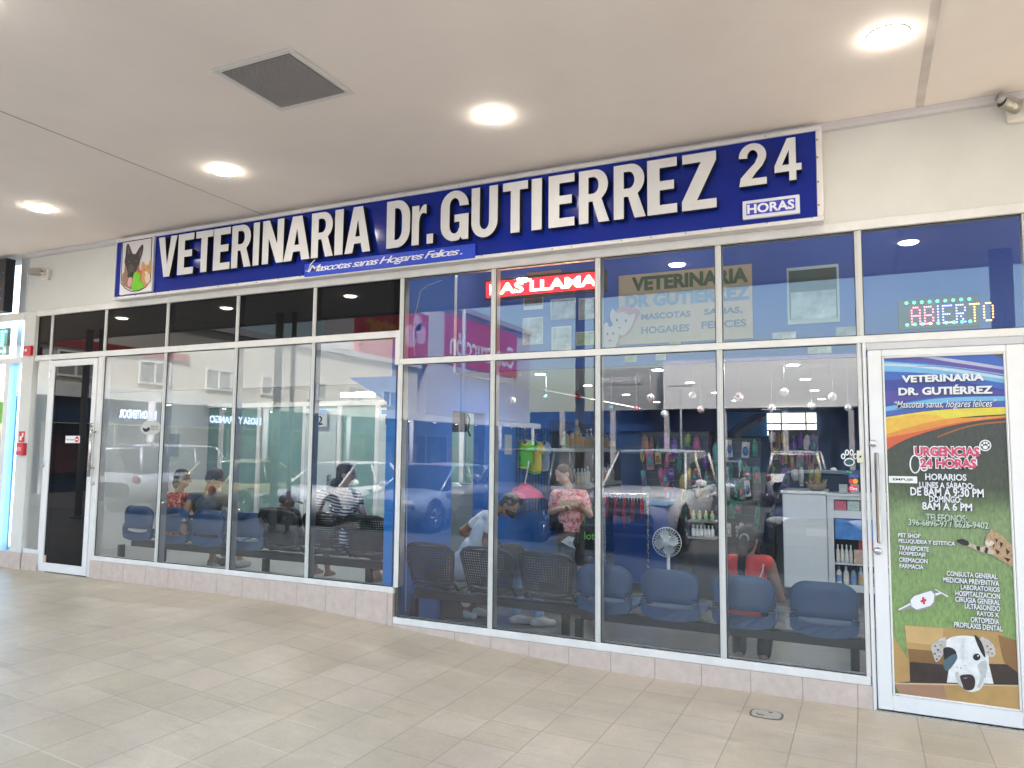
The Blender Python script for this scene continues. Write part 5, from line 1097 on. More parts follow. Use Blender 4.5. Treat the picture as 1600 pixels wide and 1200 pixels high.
for x, y in ((968, 512), (953, 532)): poly_px(MB(), ellpts(x, y, 2.6, 1.5, 10), YB-.026).build('nose', pr_, dg)

# light signs hung inside the upper glazing
rs = empty('led_sign', (-2.5, .3, 2.95), 'red running light sign showing RAS LLAMA in bright dots', 'sign')
a, b = PY(757, 470, .3), PY(946, 419, .3)
def ledred():
    m = bpy.data.materials.new('red_led_matrix'); m.use_nodes = True; nt = m.node_tree; L = nt.links; N = nt.nodes.new; bs = nt.nodes['Principled BSDF']
    tc = N('ShaderNodeTexCoord'); mp = N('ShaderNodeMapping'); mp.inputs['Scale'].default_value = (65, 65, 65); L.new(tc.outputs['Object'], mp.inputs[0])
    v = N('ShaderNodeTexVoronoi'); v.inputs['Randomness'].default_value = 0; v.inputs['Scale'].default_value = 1; L.new(mp.outputs[0], v.inputs['Vector'])
    mr = N('ShaderNodeMapRange'); mr.inputs[1].default_value = .35; mr.inputs[2].default_value = .15; mr.inputs[3].default_value = .55; mr.inputs[4].default_value = 1.4; L.new(v.outputs['Distance'], mr.inputs[0])
    bs.inputs['Base Color'].default_value = (.05, .005, .005, 1); bs.inputs['Emission Color'].default_value = (1.0, .012, .03, 1); L.new(mr.outputs[0], bs.inputs['Emission Strength']); return m
MB().bbox(a.x, b.x, .30, .36, a.z, b.z, .004).build('case', black_plastic, rs)
zz0, zz1 = a.z+.025, b.z-.025
MB().box(a.x+.02, b.x-.02, .296, .2995, zz0, zz1).build('dot_matrix', ledred(), rs)
m = MB(); text_fit(m, 'RAS LLAMAR', PY(765, 460, .294).x, PY(955, 440, .294).x, zz0+.022, zz1-.022, .293, bold=.035); 
m2 = MB(); m2.add([(min(v[0], b.x-.025), v[1], v[2]) for v in m.v], m.f)
m2.build('lettering', mat('led_cream', (.9, .8, .6), .5, emit=(1.0, .80, .46), es=1.5), rs)
m = MB(); m.box((a.x+b.x)/2-.16, (a.x+b.x)/2+.16, .31, .35, b.z+.005, b.z+.03); m.build('hanger', cardb, rs)
ab = empty('led_sign', (.2, .12, 2.7), 'ABIERTO light sign with red, blue and amber letters between rows of green dots', 'sign')
a, b = PY(1404, 516, .12), PY(1529, 459.5, .12)
MB().bbox(a.x, b.x, .12, .15, a.z, b.z, .004).build('panel', mat('abierto_panel', (.035, .045, .04), .35), ab)
F57 = {'A': ['01110', '10001', '10001', '11111', '10001', '10001', '10001'], 'B': ['11110', '10001', '10001', '11110', '10001', '10001', '11110'], 'I': ['1', '1', '1', '1', '1', '1', '1'], 'E': ['11111', '10000', '10000', '11110', '10000', '10000', '11111'], 'R': ['11110', '10001', '10001', '11110', '10100', '10010', '10001'], 'T': ['11111', '00100', '00100', '00100', '00100', '00100', '00100'], 'O': ['01110', '10001', '10001', '10001', '10001', '10001', '01110']}
def dots(nm, pts, mt, r_): 
    m = MB()
    for x, z in pts: m.add([(x+r_*math.cos(i*math.pi/4), .1185, z+r_*math.sin(i*math.pi/4)) for i in range(8)], [tuple(range(8))])
    o = m.build(nm, mt, ab); o['kind'] = 'stuff'; return o
W_ = b.x-a.x; Hh = b.z-a.z; cx = a.x+.085
for ch, c in zip('ABIERTO', ('r', 'r', 'b', 'b', 'b', 'a', 'a')):
    g = F57[ch]; dw = .0125
    pts = [(cx+dw*i, b.z-Hh*.30-.0195*j) for j, row in enumerate(g) for i, v in enumerate(row) if v == '1']
    dots('letter_dots', pts, {'r': mat('red_dot', (.9, .2, .3), .5, emit=(1, .10, .16), es=1.5), 'b': mat('blue_dot', (.3, .3, 1), .5, emit=(.16, .16, 1), es=1.7), 'a': mat('amber_dot', (1, .5, .1), .5, emit=(1, .36, .05), es=1.5)}[c], .0052)
    cx += dw*(len(g[0])-1)+.030
gd = mat('green_dot', (.1, 1, .5), .5, emit=(.04, 1, .32), es=1.2)
dots('border_dots', [(a.x+.055+i*(W_-.11)/8, z) for i in range(9) for z in (a.z+.035, b.z-.03)], gd, .010)

# soccer ball and bauble ornaments on threads under the ceiling
def ornament(px, py, y, r, base, spots, label):
    r *= .88; p = PY(px, py, y); t = empty('hanging_ball', p, label, 'ornament', 'ball ornaments hanging under the shop ceiling')
    m = MB(); m.sm = True; m.ell(p, r, None, 18, 12); o = m.build('ball', base, t)
    m = MB(); m.tube([(p.x, p.y, p.z+r), (p.x, p.y, 2.52)], .0012, 4, False); m.build('thread', mat('thread', (.3, .3, .3), .6), t)
    if spots:
        for d in ((0, -1, .1), (.75, -.5, .5), (-.75, -.5, .5), (.6, -.6, -.6), (-.6, -.6, -.6), (0, -.4, .95)):
            d = Vector(d).normalized(); q = d.to_track_quat('Z', 'Y'); m = MB(); c_ = p+d*(r*.965); vs = [c_+q @ Vector((r*.34*math.cos(i*1.2566), r*.34*math.sin(i*1.2566), 0)) for i in range(5)]+[p+d*r*1.012]; m.add(vs, [(i, (i+1) % 5, 5) for i in range(5)]); m.build('patch', spots, o)
bw = mat('ball_white', (.52, .51, .50), .25); br = mat('ball_patch_red', (.40, .05, .08), .4); bp = mat('ball_patch_plum', (.12, .03, .06), .4); bt = mat('bauble_teal', (.03, .22, .25), .15, .4); bd_ = mat('bauble_red', (.30, .02, .05), .15, .4); bs_ = mat('bauble_silver', (.55, .57, .58), .12, .6)
for px, py, y, r, b_, s_, l in ((1016.6, 622, 1.7, .047, bw, br, 'white ball ornament with red patches, left of the lamp post reflection'), (1154, 620.5, 1.7, .052, bw, br, 'white ball ornament with red patches beside the right mullion'), (1082, 618, 1.7, .042, bw, None, 'plain white bauble between two red patched balls'), (1225, 613.6, 1.7, .047, bw, None, 'plain white bauble above the doormat side of the counter'), (1206, 638, 2.1, .047, bw, bp, 'white ball ornament with plum patches, lower than its neighbours'), (1095, 640, 2.2, .043, bw, br, 'faint small red patched ball behind the white bauble'), (955, 637, 2.0, .03, bt, None, 'tiny teal bauble just right of the middle mullion'), (994, 638, 2.0, .035, bd_, None, 'dark red bauble beside the tiny teal one'), (1038, 646, 2.2, .046, bs_, None, 'silver bauble hanging low in the wide pane'), (1268, 634, 2.1, .046, bs_, None, 'silver bauble above the white counter'), (1301, 620, 1.8, .045, bw, None, 'faint white bauble nearest the paw print sticker'), (1325, 637, 2.2, .04, bs_, None, 'small silver bauble at the far right of the ornaments'), (800, 625.6, 1.7, .047, bs_, None, 'silver bauble in the second pane, leftmost of all'), (853.5, 621, 1.8, .036, bt, None, 'teal bauble in the second pane'), (902, 620, 1.8, .038, bd_, None, 'dark red bauble in the second pane')):
    ornament(px, py, y, r, b_, s_, l)

# shelves and racks
wood = mat('shelf_white', (.50, .50, .47), .5); dark_rack = mat('rack_black', (.02, .022, .026), .5)
sh = empty('wall_shelf', (-3.8, 5, 1.7), 'two tier white wall shelf holding rows of grooming bottles', 'shelf')
for z, nm in ((1.66, 'upper_board'), (1.14, 'lower_board')): MB().bbox(-3.97, -3.66, 3.9, 6.3, z, z+.05, .004).build(nm, wood, sh)
MB().box(-3.965, -3.94, 3.9, 6.3, .6, 2.1).build('back_panel', mat('shelf_back', (.03, .05, .09), .5), sh)
for y in (3.92, 5.1, 6.28): MB().bbox(-3.94, -3.68, y-.01, y+.01, 1.0, 1.66).build('bracket', dark_rack, sh)
bcols = [(.55, .58, .58), (.16, .30, .34), (.48, .40, .28), (.45, .42, .16), (.10, .12, .13), (.56, .55, .50), (.34, .40, .42), (.42, .22, .10)]
def bottle(x, y, z, h, r, ci, label, group, capc=None):
    t = empty('bottle', (x, y, z), label, 'bottle', group); m = MB(); m.sm = True; m.lathe([(r*.9, 0), (r, .01), (r, h*.62), (r*.55, h*.76), (r*.35, h*.80)], (x, y, z), 14); bo = m.build('body', mat('bottle_%d' % ci, bcols[ci], .25), t)
    m = MB(); m.sm = True; m.lathe([(r*.42, h*.80), (r*.42, h*.97), (r*.3, h)], (x, y, z), 10); m.build('cap', mat('bottle_cap_%d' % (ci % 3), [(.65, .65, .65), (.03, .03, .04), (.08, .15, .4)][ci % 3], .35), t)
    m = MB(); m.lathe([(r*1.015, h*.15), (r*1.015, h*.5)], (x, y, z), 14); m.build('label_band', mat('bottle_label_%d' % (ci % 4), [(.62, .60, .55), (.12, .22, .45), (.5, .3, .1), (.2, .4, .25)][ci % 4], .5), bo)
random.seed(21)
for i in range(15):
    h = random.uniform(.22, .30) if i != 3 else .42; bottle(-3.80+random.uniform(-.03, .03), 4.0+i*.155, 1.71, h, .043 if i != 3 else .06, random.choice([4, 4, 1, 2, 3, 5, 6, 2]) if i != 3 else 6, 'grooming bottle standing on the upper wall shelf' if i != 3 else 'tall pale blue bottle, the tallest on the upper wall shelf', 'bottles on the upper wall shelf')
for i in range(16): bottle(-3.80+random.uniform(-.02, .02), 4.0+i*.148, 1.19, random.uniform(.22, .27), .038, random.choice([0, 0, 5, 0, 6]), 'pale bottle standing on the lower wall shelf', 'bottles on the lower wall shelf')
wg = empty('wire_grid', (-3.9, 3.2, 1.3), 'black wire grid on the blue wall carrying small dog shirts', 'display grid')
m = MB()
for i in range(12): y = 2.75+i*.1; m.tube([(-3.94, y, .9), (-3.94, y, 1.98)], .005, 5)
for i in range(12): z = .9+i*.098; m.tube([(-3.94, 2.75, z), (-3.94, 3.85, z)], .005, 5)
m.build('grid', dark_rack, wg)
def dogshirt(px0, px1, pyt, pyb, y, m1, m2, label, tilt=0):
    a = PY(px0, pyb, y); b = PY(px1, pyt, y); w = b.x-a.x; h = b.z-a.z; t = empty('dog_shirt', (a.x, y, a.z), label, 'pet clothing')
    o = [(.22, .96), (.36, 1), (.42, .9), (.55, .86), (.66, .92), (.72, 1), (.86, .93), (1.0, .72), (.88, .6), (.80, .68), (.84, .2), (.78, .02), (.5, -.02), (.24, .04), (.2, .2), (.24, .66), (.12, .6), (0, .72)]
    m = MB(); m.prism([(a.x+u*w, a.z+v*h) for u, v in o], 'y', y-.02, y+.02); m.build('body', m1, t)
    m = MB(); e = [(.24, .06), (.5, 0), (.78, .04), (.78, .1), (.5, .06), (.25, .12)]; m.prism([(a.x+u*w, a.z+v*h) for u, v in e], 'y', y-.024, y-.0205); m.build('hem_trim', m2, t)
    m = MB(); e = [(.36, 1), (.42, .9), (.55, .86), (.66, .92), (.72, 1), (.68, .86), (.55, .8), (.4, .84)]; m.prism([(a.x+u*w, a.z+v*h) for u, v in e], 'y', y-.024, y-.0205); m.build('collar', m2, t)
    m = MB(); m.sm = True; cx_ = a.x+w*.54; m.tube([(cx_-w*.2, y, a.z+h*.9), (cx_, y, a.z+h*1.06), (cx_+w*.15, y, a.z+h*.9)], .006, 6); m.tube([(cx_, y, a.z+h*1.06), (cx_, y, a.z+h*1.2), (cx_+.03, y, a.z+h*1.24)], .005, 6); m.build('hanger', steel, t)
sgn = mat('shirt_green', (.10, .48, .03), .8, var=.1, scale=20); syl = mat('shirt_yellow', (.62, .50, .05), .8, var=.1, scale=20); sbl = mat('shirt_pale_blue', (.30, .42, .58), .8, var=.1, scale=20)
dogshirt(802, 838, 688, 732, 2.9, sgn, syl, 'bright green dog shirt with yellow trim, front of the hanging shirts'); dogshirt(819, 852, 690, 740, 3.1, syl, sgn, 'yellow dog shirt hanging behind the green one'); dogshirt(838, 862, 690, 736, 3.35, sbl, bw, 'pale blue dog shirt, last of the hanging shirts')
t = empty('pink_umbrella', (-3.4, 2.6, 1.2), 'folded pink pet parasol hanging under the dog shirts', 'umbrella'); p = PY(820, 768, 2.8); m = MB(); m.sm = True; m.lathe([(.26, 0), (.22, .05), (.13, .12), (.03, .17)], (p.x, p.y, p.z-.07), 10); m.build('canopy', mat('umbrella_pink', (.62, .06, .16), .5), t); MB().tube([(p.x, p.y, p.z+.08), (p.x+.05, p.y, p.z+.38)], .012, 8).build('handle', bw, t)
# notice on the blue wall
a = PX(789, 710, -3.96); t = MB().box(-3.968, -3.963, a.y, a.y+.2, a.z, a.z+.24).build('notice_sheet', mat('notice_blue_white', (.38, .46, .52), .6), label='pale notice sheet on the blue wall left of the dog shirts', cat='notice')
# TV and cables by the doorway
t = empty('wall_television', (-4.4, 2.6, 1.9), 'dark wall television seen edge on through the doorway', 'television'); p, q = PY(701, 675, 2.3), PY(727, 618, 2.3); MB().bbox(p.x, q.x, 2.3, 2.36, p.z, q.z, .006).build('screen', black_plastic, t)
m = MB(); m.sm = True; m.tube([PY(727, 640, 2.3), PY(734, 655, 2.3), PY(731, 672, 2.3), PY(735, 682, 2.3)], .012, 6); m.build('cable', black_plastic, t)
wall(-6.4, -4.12, 4.0, 4.1, FL, 2.7, frost, 'pale green frosted screen seen through the doorway by the television')
t = empty('metal_cabinet', (-4.6, 3, 0), 'plain grey steel cabinet behind the bending person', 'cabinet'); p, q = PY(700, 830, 2.15), PY(746, 756, 2.15); MB().bbox(p.x, q.x, 2.15, 2.6, 0, q.z, .01).build('body', mat('cabinet_grey', (.33, .36, .37), .5, var=.05), t); MB().bbox(p.x, q.x, 2.13, 2.149, q.z-.13, q.z-.02, .004).build('drawer', mat('cabinet_pale', (.48, .50, .50), .5), t)
# blue bin / drum under the first black chair, brown box
t = empty('blue_drum', (-3.7, .9, 0), 'blue plastic drum standing on the floor behind the first black chair', 'drum'); p = PY(647, 945, .62); m = MB(); m.sm = True; m.lathe([(.11, 0), (.13, .02), (.135, .3), (.12, .4), (.07, .44)], (p.x-.03, .62, 0), 20); m.build('body', mat('drum_blue', (.03, .14, .60), .3), t); m = MB(); m.sm = True; m.lathe([(.074, .435), (.074, .46), (.06, .47)], (p.x-.03, .62, 0), 16); m.build('lid', mat('drum_lid', (.02, .08, .35), .4), t)
t = MB().bbox(PY(672, 960, .95).x, PY(722, 960, .95).x, .95, 1.35, .002, .17, .006).build('brown_carton', mat('carton_brown', (.16, .10, .08), .8, var=.15), label='low brown carton on the floor under the black chairs', cat='carton', loc=(-3.4, 1.1, 0))

# racks hung with packs
cols = [(.30, .04, .05), (.04, .18, .12), (.12, .05, .22), (.40, .30, .06), (.04, .10, .30), (.42, .42, .40), (.28, .12, .05), (.05, .25, .24), (.34, .08, .16), (.18, .28, .06), (.50, .50, .48), (.02, .02, .02)]
pk_m = [mat('pack_%d' % i, c, .35, var=.45, scale=18) for i, c in enumerate(cols)]
def pack(x, y, z, w, h, ci, axis, label, group):
    # a blister card, a stuffed pouch, a coiled lead or a knotted rope toy on a hook
    t = empty('hanging_pack', (x, y, z), label, 'pet accessory', group); m = MB(); m.sm = True; k = random.choice('cccppplr')
    tl = random.uniform(-.12, .12); ct, st_ = math.cos(tl), math.sin(tl)
    def T(u, v, d): v -= h; return (x+u*ct-v*st_, y-d, z+u*st_+v*ct)
    if k == 'c':
        m.sm = False; m.add([T(-w/2, 0, 0), T(w/2, 0, 0), T(w/2, h, 0), T(-w/2, h, 0), T(-w/2, 0, .006), T(w/2, 0, .006), T(w/2, h, .006), T(-w/2, h, .006)], [(0, 1, 2, 3), (7, 6, 5, 4), (0, 4, 5, 1), (1, 5, 6, 2), (2, 6, 7, 3), (3, 7, 4, 0)])
        o = m.build('card', pk_m[ci], t); b_ = MB(); b_.sm = True; b_.ell(T(0, h*.42, .02), (w*.36, .022, h*.30), None, 10, 6); b_.build('item', pk_m[(ci*5+3) % len(pk_m)], o)
    elif k == 'p':
        n = 14; vs = []
        for j in range(9):
            v = j/8; ww = w*.5*(.72+.28*math.sin(v*math.pi))*(1 if j < 8 else .8)*random.uniform(.92, 1.05); dd = .004+.03*math.sin(v*math.pi)**.7
            vs += [T(ww*math.cos(2*math.pi*i/n), h*v, .006+dd*(1+math.sin(2*math.pi*i/n))*.8) for i in range(n)]
        m.add(vs, [(j*n+i, j*n+(i+1) % n, (j+1)*n+(i+1) % n, (j+1)*n+i) for j in range(8) for i in range(n)]+[tuple(range(n)), tuple(range(9*n-1, 8*n-1, -1))]); m.build('bag', pk_m[ci], t)
    elif k == 'l':
        m.tube([T(w*.28*math.cos(q*.5236), h*.5+h*.5*math.sin(q*.5236), .012+.008*math.sin(q)) for q in range(12)], .009, 6, closed=True); m.tube([T(w*.16*math.cos(q*.5236), h*.45+h*.36*math.sin(q*.5236), .026) for q in range(12)], .009, 6, closed=True); m.build('strap', pk_m[ci], t)
    else:
        m.tube([T(-.01, h, .01), T(.012, h*.75, .02), T(-.012, h*.5, .02), T(.014, h*.25, .02), T(0, 0, .02)], [.008, .013, .012, .013, .016], 8); m.ell(T(0, h*.06, .02), .026, None, 10, 6); m.ell(T(0, h*.78, .02), .024, None, 10, 6); m.build('rope', pk_m[ci], t)
    m = MB(); m.tube([(x, y+.03, z+.012), (x, y-.06, z+.012)], .003, 5); m.build('hook', steel, t)
random.seed(31)
def rack(name, x0, x1, y, z0, z1, rows, n, label, cols_, group, plabel):
    t = empty(name, ((x0+x1)/2, y, z0), label, 'display rack'); MB().bbox(x0, x1, y, y+.04, z0, z1, .004).build('panel', dark_rack, t)
    m = MB()
    for k in range(int((z1-z0)/.1)): m.box(x0, x1, y-.004, y-.001, z0+.05+k*.1, z0+.058+k*.1)
    m.build('slats', mat('rack_slat', (.06, .065, .07), .4), t)
    for k in (x0+.04, x1-.04): MB().bbox(k-.02, k+.02, y-.02, y+.06, FR, z0).build('foot', dark_rack, t)
    for j in range(rows):
        for i in range(n):
            w = (x1-x0)/n; z = z1-.06-j*(z1-z0-.1)/rows
            if random.random() < .88: pack(x0+w*(i+.5)+random.uniform(-.04, .04), y-.05-.06*random.random(), z+random.uniform(-.06, .04), w*random.uniform(.6, 1.15), (z1-z0)/rows*random.uniform(.5, 1.1), random.choice(cols_), 'y', plabel, group)
rack('back_rack', -3.9, -2.5, 8.7, .4, 2.05, 4, 10, 'black slatted rack on the back wall hung with collars and toys', [0, 1, 2, 3, 4, 6, 7, 8, 9], 'packs on the back wall rack', 'coloured pet accessory pack hanging on the back wall rack')
rack('centre_rack', -2.75, -1.85, 4.2, .95, 1.95, 4, 9, 'black slatted rack hung with toys behind the fan', [1, 7, 3, 9, 8, 6, 2], 'packs on the centre rack', 'coloured pet toy pack hanging on the centre rack')
rack('harness_rack', -1.72, -1.18, 4.0, .55, 1.86, 5, 6, 'narrow black rack hung with pale green packs right of the mullion', [5, 10, 5, 1, 7], 'packs on the harness rack', 'pale pack hanging on the narrow rack by the right mullion')
rack('toy_rack', -1.15, -.55, 4.6, 1.3, 1.98, 3, 7, 'black rack hung with purple and brown packs above the white counter', [2, 2, 6, 0, 10, 3, 8], 'packs on the toy rack', 'purple or brown pack hanging on the rack above the counter')
# low racks hung with leads (red and black straps)
t = empty('lead_rack', (-2.0, 3.0, .9), 'dark rail hung with red and black leads left of the fan', 'display rack')
p, q = PY(945, 772, 2.9), PY(1012, 772, 2.9); m = MB(); m.tube([p, q], .012, 8); m.build('rail', steel, t); m = MB(); m.tube([(p.x, 2.9, FR), p], .012, 8); m.build('upright', steel, t); m = MB(); m.tube([(q.x, 2.9, FR), q], .012, 8); m.build('upright', steel, t)
random.seed(8)
for i in range(14):
    x = p.x+.03+(q.x-p.x-.06)*i/13; z1 = p.z-.02; l = random.uniform(.22, .38); m = MB(); m.tube([(x, 2.885, z1), (x-.014, 2.87, z1-l*.5), (x, 2.87, z1-l), (x+.016, 2.872, z1-l*.5), (x+.004, 2.885, z1)], .008, 5)
    o = m.build('pet_lead', mat(*[('lead_red', (.35, .03, .04), .6), ('lead_black', (.02, .02, .022), .6), ('lead_yellow', (.55, .55, .05), .6)][0 if i % 3 == 0 else (2 if i == 9 else 1)]), loc=(x, 2.885, z1)); tag(o, {0: 'red strap pet lead hanging on the dark rail', 1: 'black strap pet lead hanging on the dark rail', 2: 'single yellow pet lead among the black ones on the rail'}[0 if i % 3 == 0 else (2 if i == 9 else 1)], 'pet lead', 'leads on the rail')
t = empty('blue_cabinet', (-2, 3.2, 0), 'low blue cabinet standing behind the fan', 'cabinet'); p, q = PY(958, 842, 3.2), PY(1042, 806, 3.2); MB().bbox(p.x, q.x, 3.2, 3.6, .1, q.z+.12, .01).build('body', mat('cabinet_blue', (.012, .055, .24), .35, var=.05), t); MB().bbox(p.x-.02, q.x+.02, 3.17, 3.62, q.z+.12, q.z+.17, .006).build('top', mat('cabinet_top', (.12, .30, .50), .4), t); MB().box(p.x+.03, q.x-.03, 3.22, 3.58, .002, .1).build('toe_kick', dark_rack, t)
# shelf of small bottles right of the fan
t = empty('bottle_stand', (-1.6, 3.0, 0), 'dark two tier stand with rows of pale bottles right of the fan', 'shelf'); p, q = PY(1080, 812, 3.0), PY(1115, 812, 3.0); x0, x1 = p.x, q.x
zs = [PY(1097, 839, 3.0).z, PY(1097, 813, 3.0).z]
MB().bbox(x0-.03, x1+.03, 3.16, 3.19, FR, zs[1]+.25).build('back', dark_rack, t)
for z in zs: MB().bbox(x0-.03, x1+.03, 2.95, 3.16, z-.02, z, .003).build('board', mat('stand_board', (.20, .20, .20), .5), t)
for j, (z, n) in enumerate(zip(zs, (6, 4))):
    for i in range(n): bottle(x0+.02+(x1-x0-.04)*i/(n-1), 3.03, z, .13 if j == 0 else .11, .022, 0 if j == 0 else 3, 'white pump bottle in the lower row of the dark stand' if j == 0 else 'pale yellow bottle in the upper row of the dark stand', 'bottles on the dark stand')
# mural and a glowing panel standing in for a lit room behind the wall
t = empty('wall_mural', (-2, 8.98, 2), 'blue wall mural with a dark swoosh above the racks', 'mural')
Ym = 8.97
for k, (nm, pts, mt) in enumerate((('field', [(1120, 644), (1198, 644), (1198, 682), (1120, 682)], mat('mural_blue', (.05, .24, .58), .5)), ('swoosh', smoothpts([(1136, 680), (1150, 662), (1172, 650), (1195, 645), (1197, 650), (1175, 660), (1156, 674), (1146, 684)], 3), mat('mural_dark', (.03, .05, .14), .5)), ('grey_swoosh', smoothpts([(1148, 680), (1162, 668), (1185, 655), (1196, 650), (1197, 654), (1180, 664), (1164, 676), (1156, 684)], 3), mat('mural_grey', (.20, .22, .24), .5)), ('red_star', smoothpts([(1182, 653), (1186, 655), (1191, 652), (1189, 656), (1193, 659), (1187, 658), (1184, 662), (1184, 657)], 2), mat('mural_red', (.45, .05, .06), .5)))):
    poly_px(MB(), pts, Ym-.006*k).build(nm, mt, t)
t = empty('glow_hatch', (-1.2, 8.9, 2), 'glowing panel in place of a lit hatch in the back wall, with pale shelving', 'hatch'); p, q = PY(1199, 680, 8.95), PY(1275, 645, 8.95)
MB().box(p.x, q.x, 8.95, 8.99, p.z, q.z).build('opening', mat('hatch_glow', (.75, .72, .62), .6, emit=(.9, .88, .75), es=.55), t)  # flat panel glows by itself in place of a lit room beyond
for z in (p.z+.07, p.z+.2): MB().bbox(p.x, q.x, 8.88, 8.949, z, z+.03, .003).build('shelf', bw, t)
for f in (.28, .78): MB().bbox(p.x+(q.x-p.x)*f, p.x+(q.x-p.x)*f+.03, 8.9, 8.948, p.z, q.z, .003).build('post', white_alu, t)
# white counter and display unit
t = empty('reception_counter', (-.7, 3.6, 0), 'tall plain white reception counter in front of the racks', 'counter'); cw = mat('counter_white', (.60, .62, .64), .35, var=.03)
MB().bbox(-.9, -.425, 3.6, 4.3, .13, 1.21, .01).build('front_panel', cw, t); MB().bbox(-.92, -.42, 3.58, 4.32, 1.21, 1.245, .006).build('top', mat('counter_top', (.66, .68, .69), .3), t); MB().box(-.87, -.45, 3.64, 4.26, .002, .13).build('toe_kick', dark_rack, t)
t = empty('display_cabinet', (.1, 3.6, 0), 'white cabinet with open shelves of boxes and bottles beside the reception counter', 'cabinet')
def P3(px, py): return PY(px, py, 3.6)
xa, xb, xm = -.418, .62, P3(1302, 800).x
z_b, z_t = .14, 1.2
def cb(x0, x1, z0, z1, nm, y0=3.6, y1=3.66): MB().bbox(x0, x1, y0, y1, z0, z1, .003).build(nm, cw, t)
zr0, zr1 = P3(1320, 798).z, P3(1320, 781).z; zd0, zd1 = P3(1320, 914).z, P3(1320, 810).z; zs0 = P3(1320, 880).z; zs1 = P3(1320, 845).z
cb(xa, xb, zr1, z_t, 'top_rail'); cb(xa, xb, zd1, zr0, 'middle_rail'); cb(xa, xb, z_b, zd0, 'bottom_rail'); cb(xa, xa+.07, zr0, zr1, 'stile'); cb(xa, xm, zd0, zd1, 'stile'); cb(xm, xb, zs0-.02, zs0, 'shelf', 3.6, 3.98)
MB().box(xa, xb, 3.98, 4.0, z_b, z_t).build('back', mat('cabinet_inside', (.06, .08, .10), .6), t); MB().bbox(xa-.003, xb, 3.58, 4.02, z_t, z_t+.03, .005).build('top', cw, t); MB().box(xa+.03, xb, 3.64, 3.98, .002, z_b).build('toe_kick', dark_rack, t)
bx_m = [mat('box_red', (.50, .09, .12), .5, var=.35, scale=30), mat('box_mint', (.42, .52, .46), .5, var=.3, scale=30), mat('box_cream', (.52, .50, .42), .5, var=.4, scale=30), mat('box_pink', (.55, .40, .40), .5, var=.3, scale=30)]
for i in range(5): x = xa+.075+i*.135; tag(MB().bbox(x, x+.125, 3.63, 3.78, zr0+.001, zr1-.01, .003).build('product_box', bx_m[i % 4], loc=(x, 3.63, zr0)), ['red patterned box in the top slot of the white cabinet', 'mint green box in the top slot of the white cabinet', 'cream box in the top slot of the white cabinet', 'pale pink box in the top slot of the white cabinet', 'second red box in the top slot, towards the poster door'][i], 'box', 'boxes in the cabinet slot')
o = MB().bbox(xm+.01, xm+.5, 3.64, 3.72, zs1+.01, zd1-.01, .004).build('diaper_pack', mat('pack_sky_blue', (.07, .25, .62), .35, var=.3, scale=9), loc=(xm, 3.64, zs1)); tag(o, 'big sky blue plastic pack on the upper cabinet shelf', 'pack')
o = MB().bbox(xm+.25, xm+.55, 3.70, 3.80, zs0+.001, zs1+.008, .004).build('red_pack', mat('pack_bright_red', (.50, .04, .03), .4, var=.2, scale=9), loc=(xm, 3.7, zs0)); tag(o, 'bright red pack behind the striped boxes in the cabinet', 'pack')
o = MB().bbox(xm+.2, xm+.5, 3.62, 3.69, zs0+.001, zs0+.15, .003).build('striped_box', mat('box_orange_white', (.58, .42, .34), .5, var=.4, scale=40), loc=(xm, 3.62, zs0)); tag(o, 'orange and white striped box low in the cabinet', 'box')
for i in range(4): bottle(xm+.035+i*.045, 3.66, zs0, .2, .02, 0, 'slim white bottle on the middle cabinet shelf', 'slim bottles in the cabinet')
for i in range(8): bottle(xm+.04+i*.075, 3.66, zd0+.001, .2, .03, [5, 0, 1, 6, 2, 5, 3, 0][i], 'labelled spray bottle on the bottom cabinet shelf', 'spray bottles in the cabinet')
# things on the counters
t = empty('wicker_basket', (-.6, 3.7, 1.24), 'tangled wicker bundle lying on the white cabinet', 'basket'); p = PY(1276, 769, 3.75); random.seed(4); m = MB(); m.sm = True; m.lathe([(.06, 0), (.10, .03), (.115, .07), (.11, .075), (.055, .02)], (p.x, p.y, 1.246), 14); m.build('bowl', mat('wicker', (.22, .17, .10), .7, var=.4, scale=60), t)
for i in range(22): a_ = random.uniform(0, 6.28); MB().tube([(p.x+.05*math.cos(a_), p.y+.05*math.sin(a_), 1.27), (p.x+.12*math.cos(a_+.3), p.y+.12*math.sin(a_+.3), 1.33+random.uniform(0, .06))], .004, 5).build('twig', mat('twig', (.34, .28, .18), .7), t)
for i, l in ((0, 'small price card with dark print on the white cabinet'), (1, 'blank grey card beside the price card')):
    p = PY(1311+i*18, 769, 3.7); q = PY(1324+i*18, 757, 3.7); o = MB().bbox(p.x, q.x, 3.7, 3.73, z_t+.031, q.z, .003).build('price_card', mat('card_grey', (.36, .38, .40), .5), loc=(p.x, 3.7, p.z)); tag(o, l, 'card')
    if i == 0: m = MB(); text_fit(m, '0.75c', p.x+.01, q.x-.01, z_t+.05, z_t+.085, 3.698, bold=.03); m.build('lettering', bw, o)
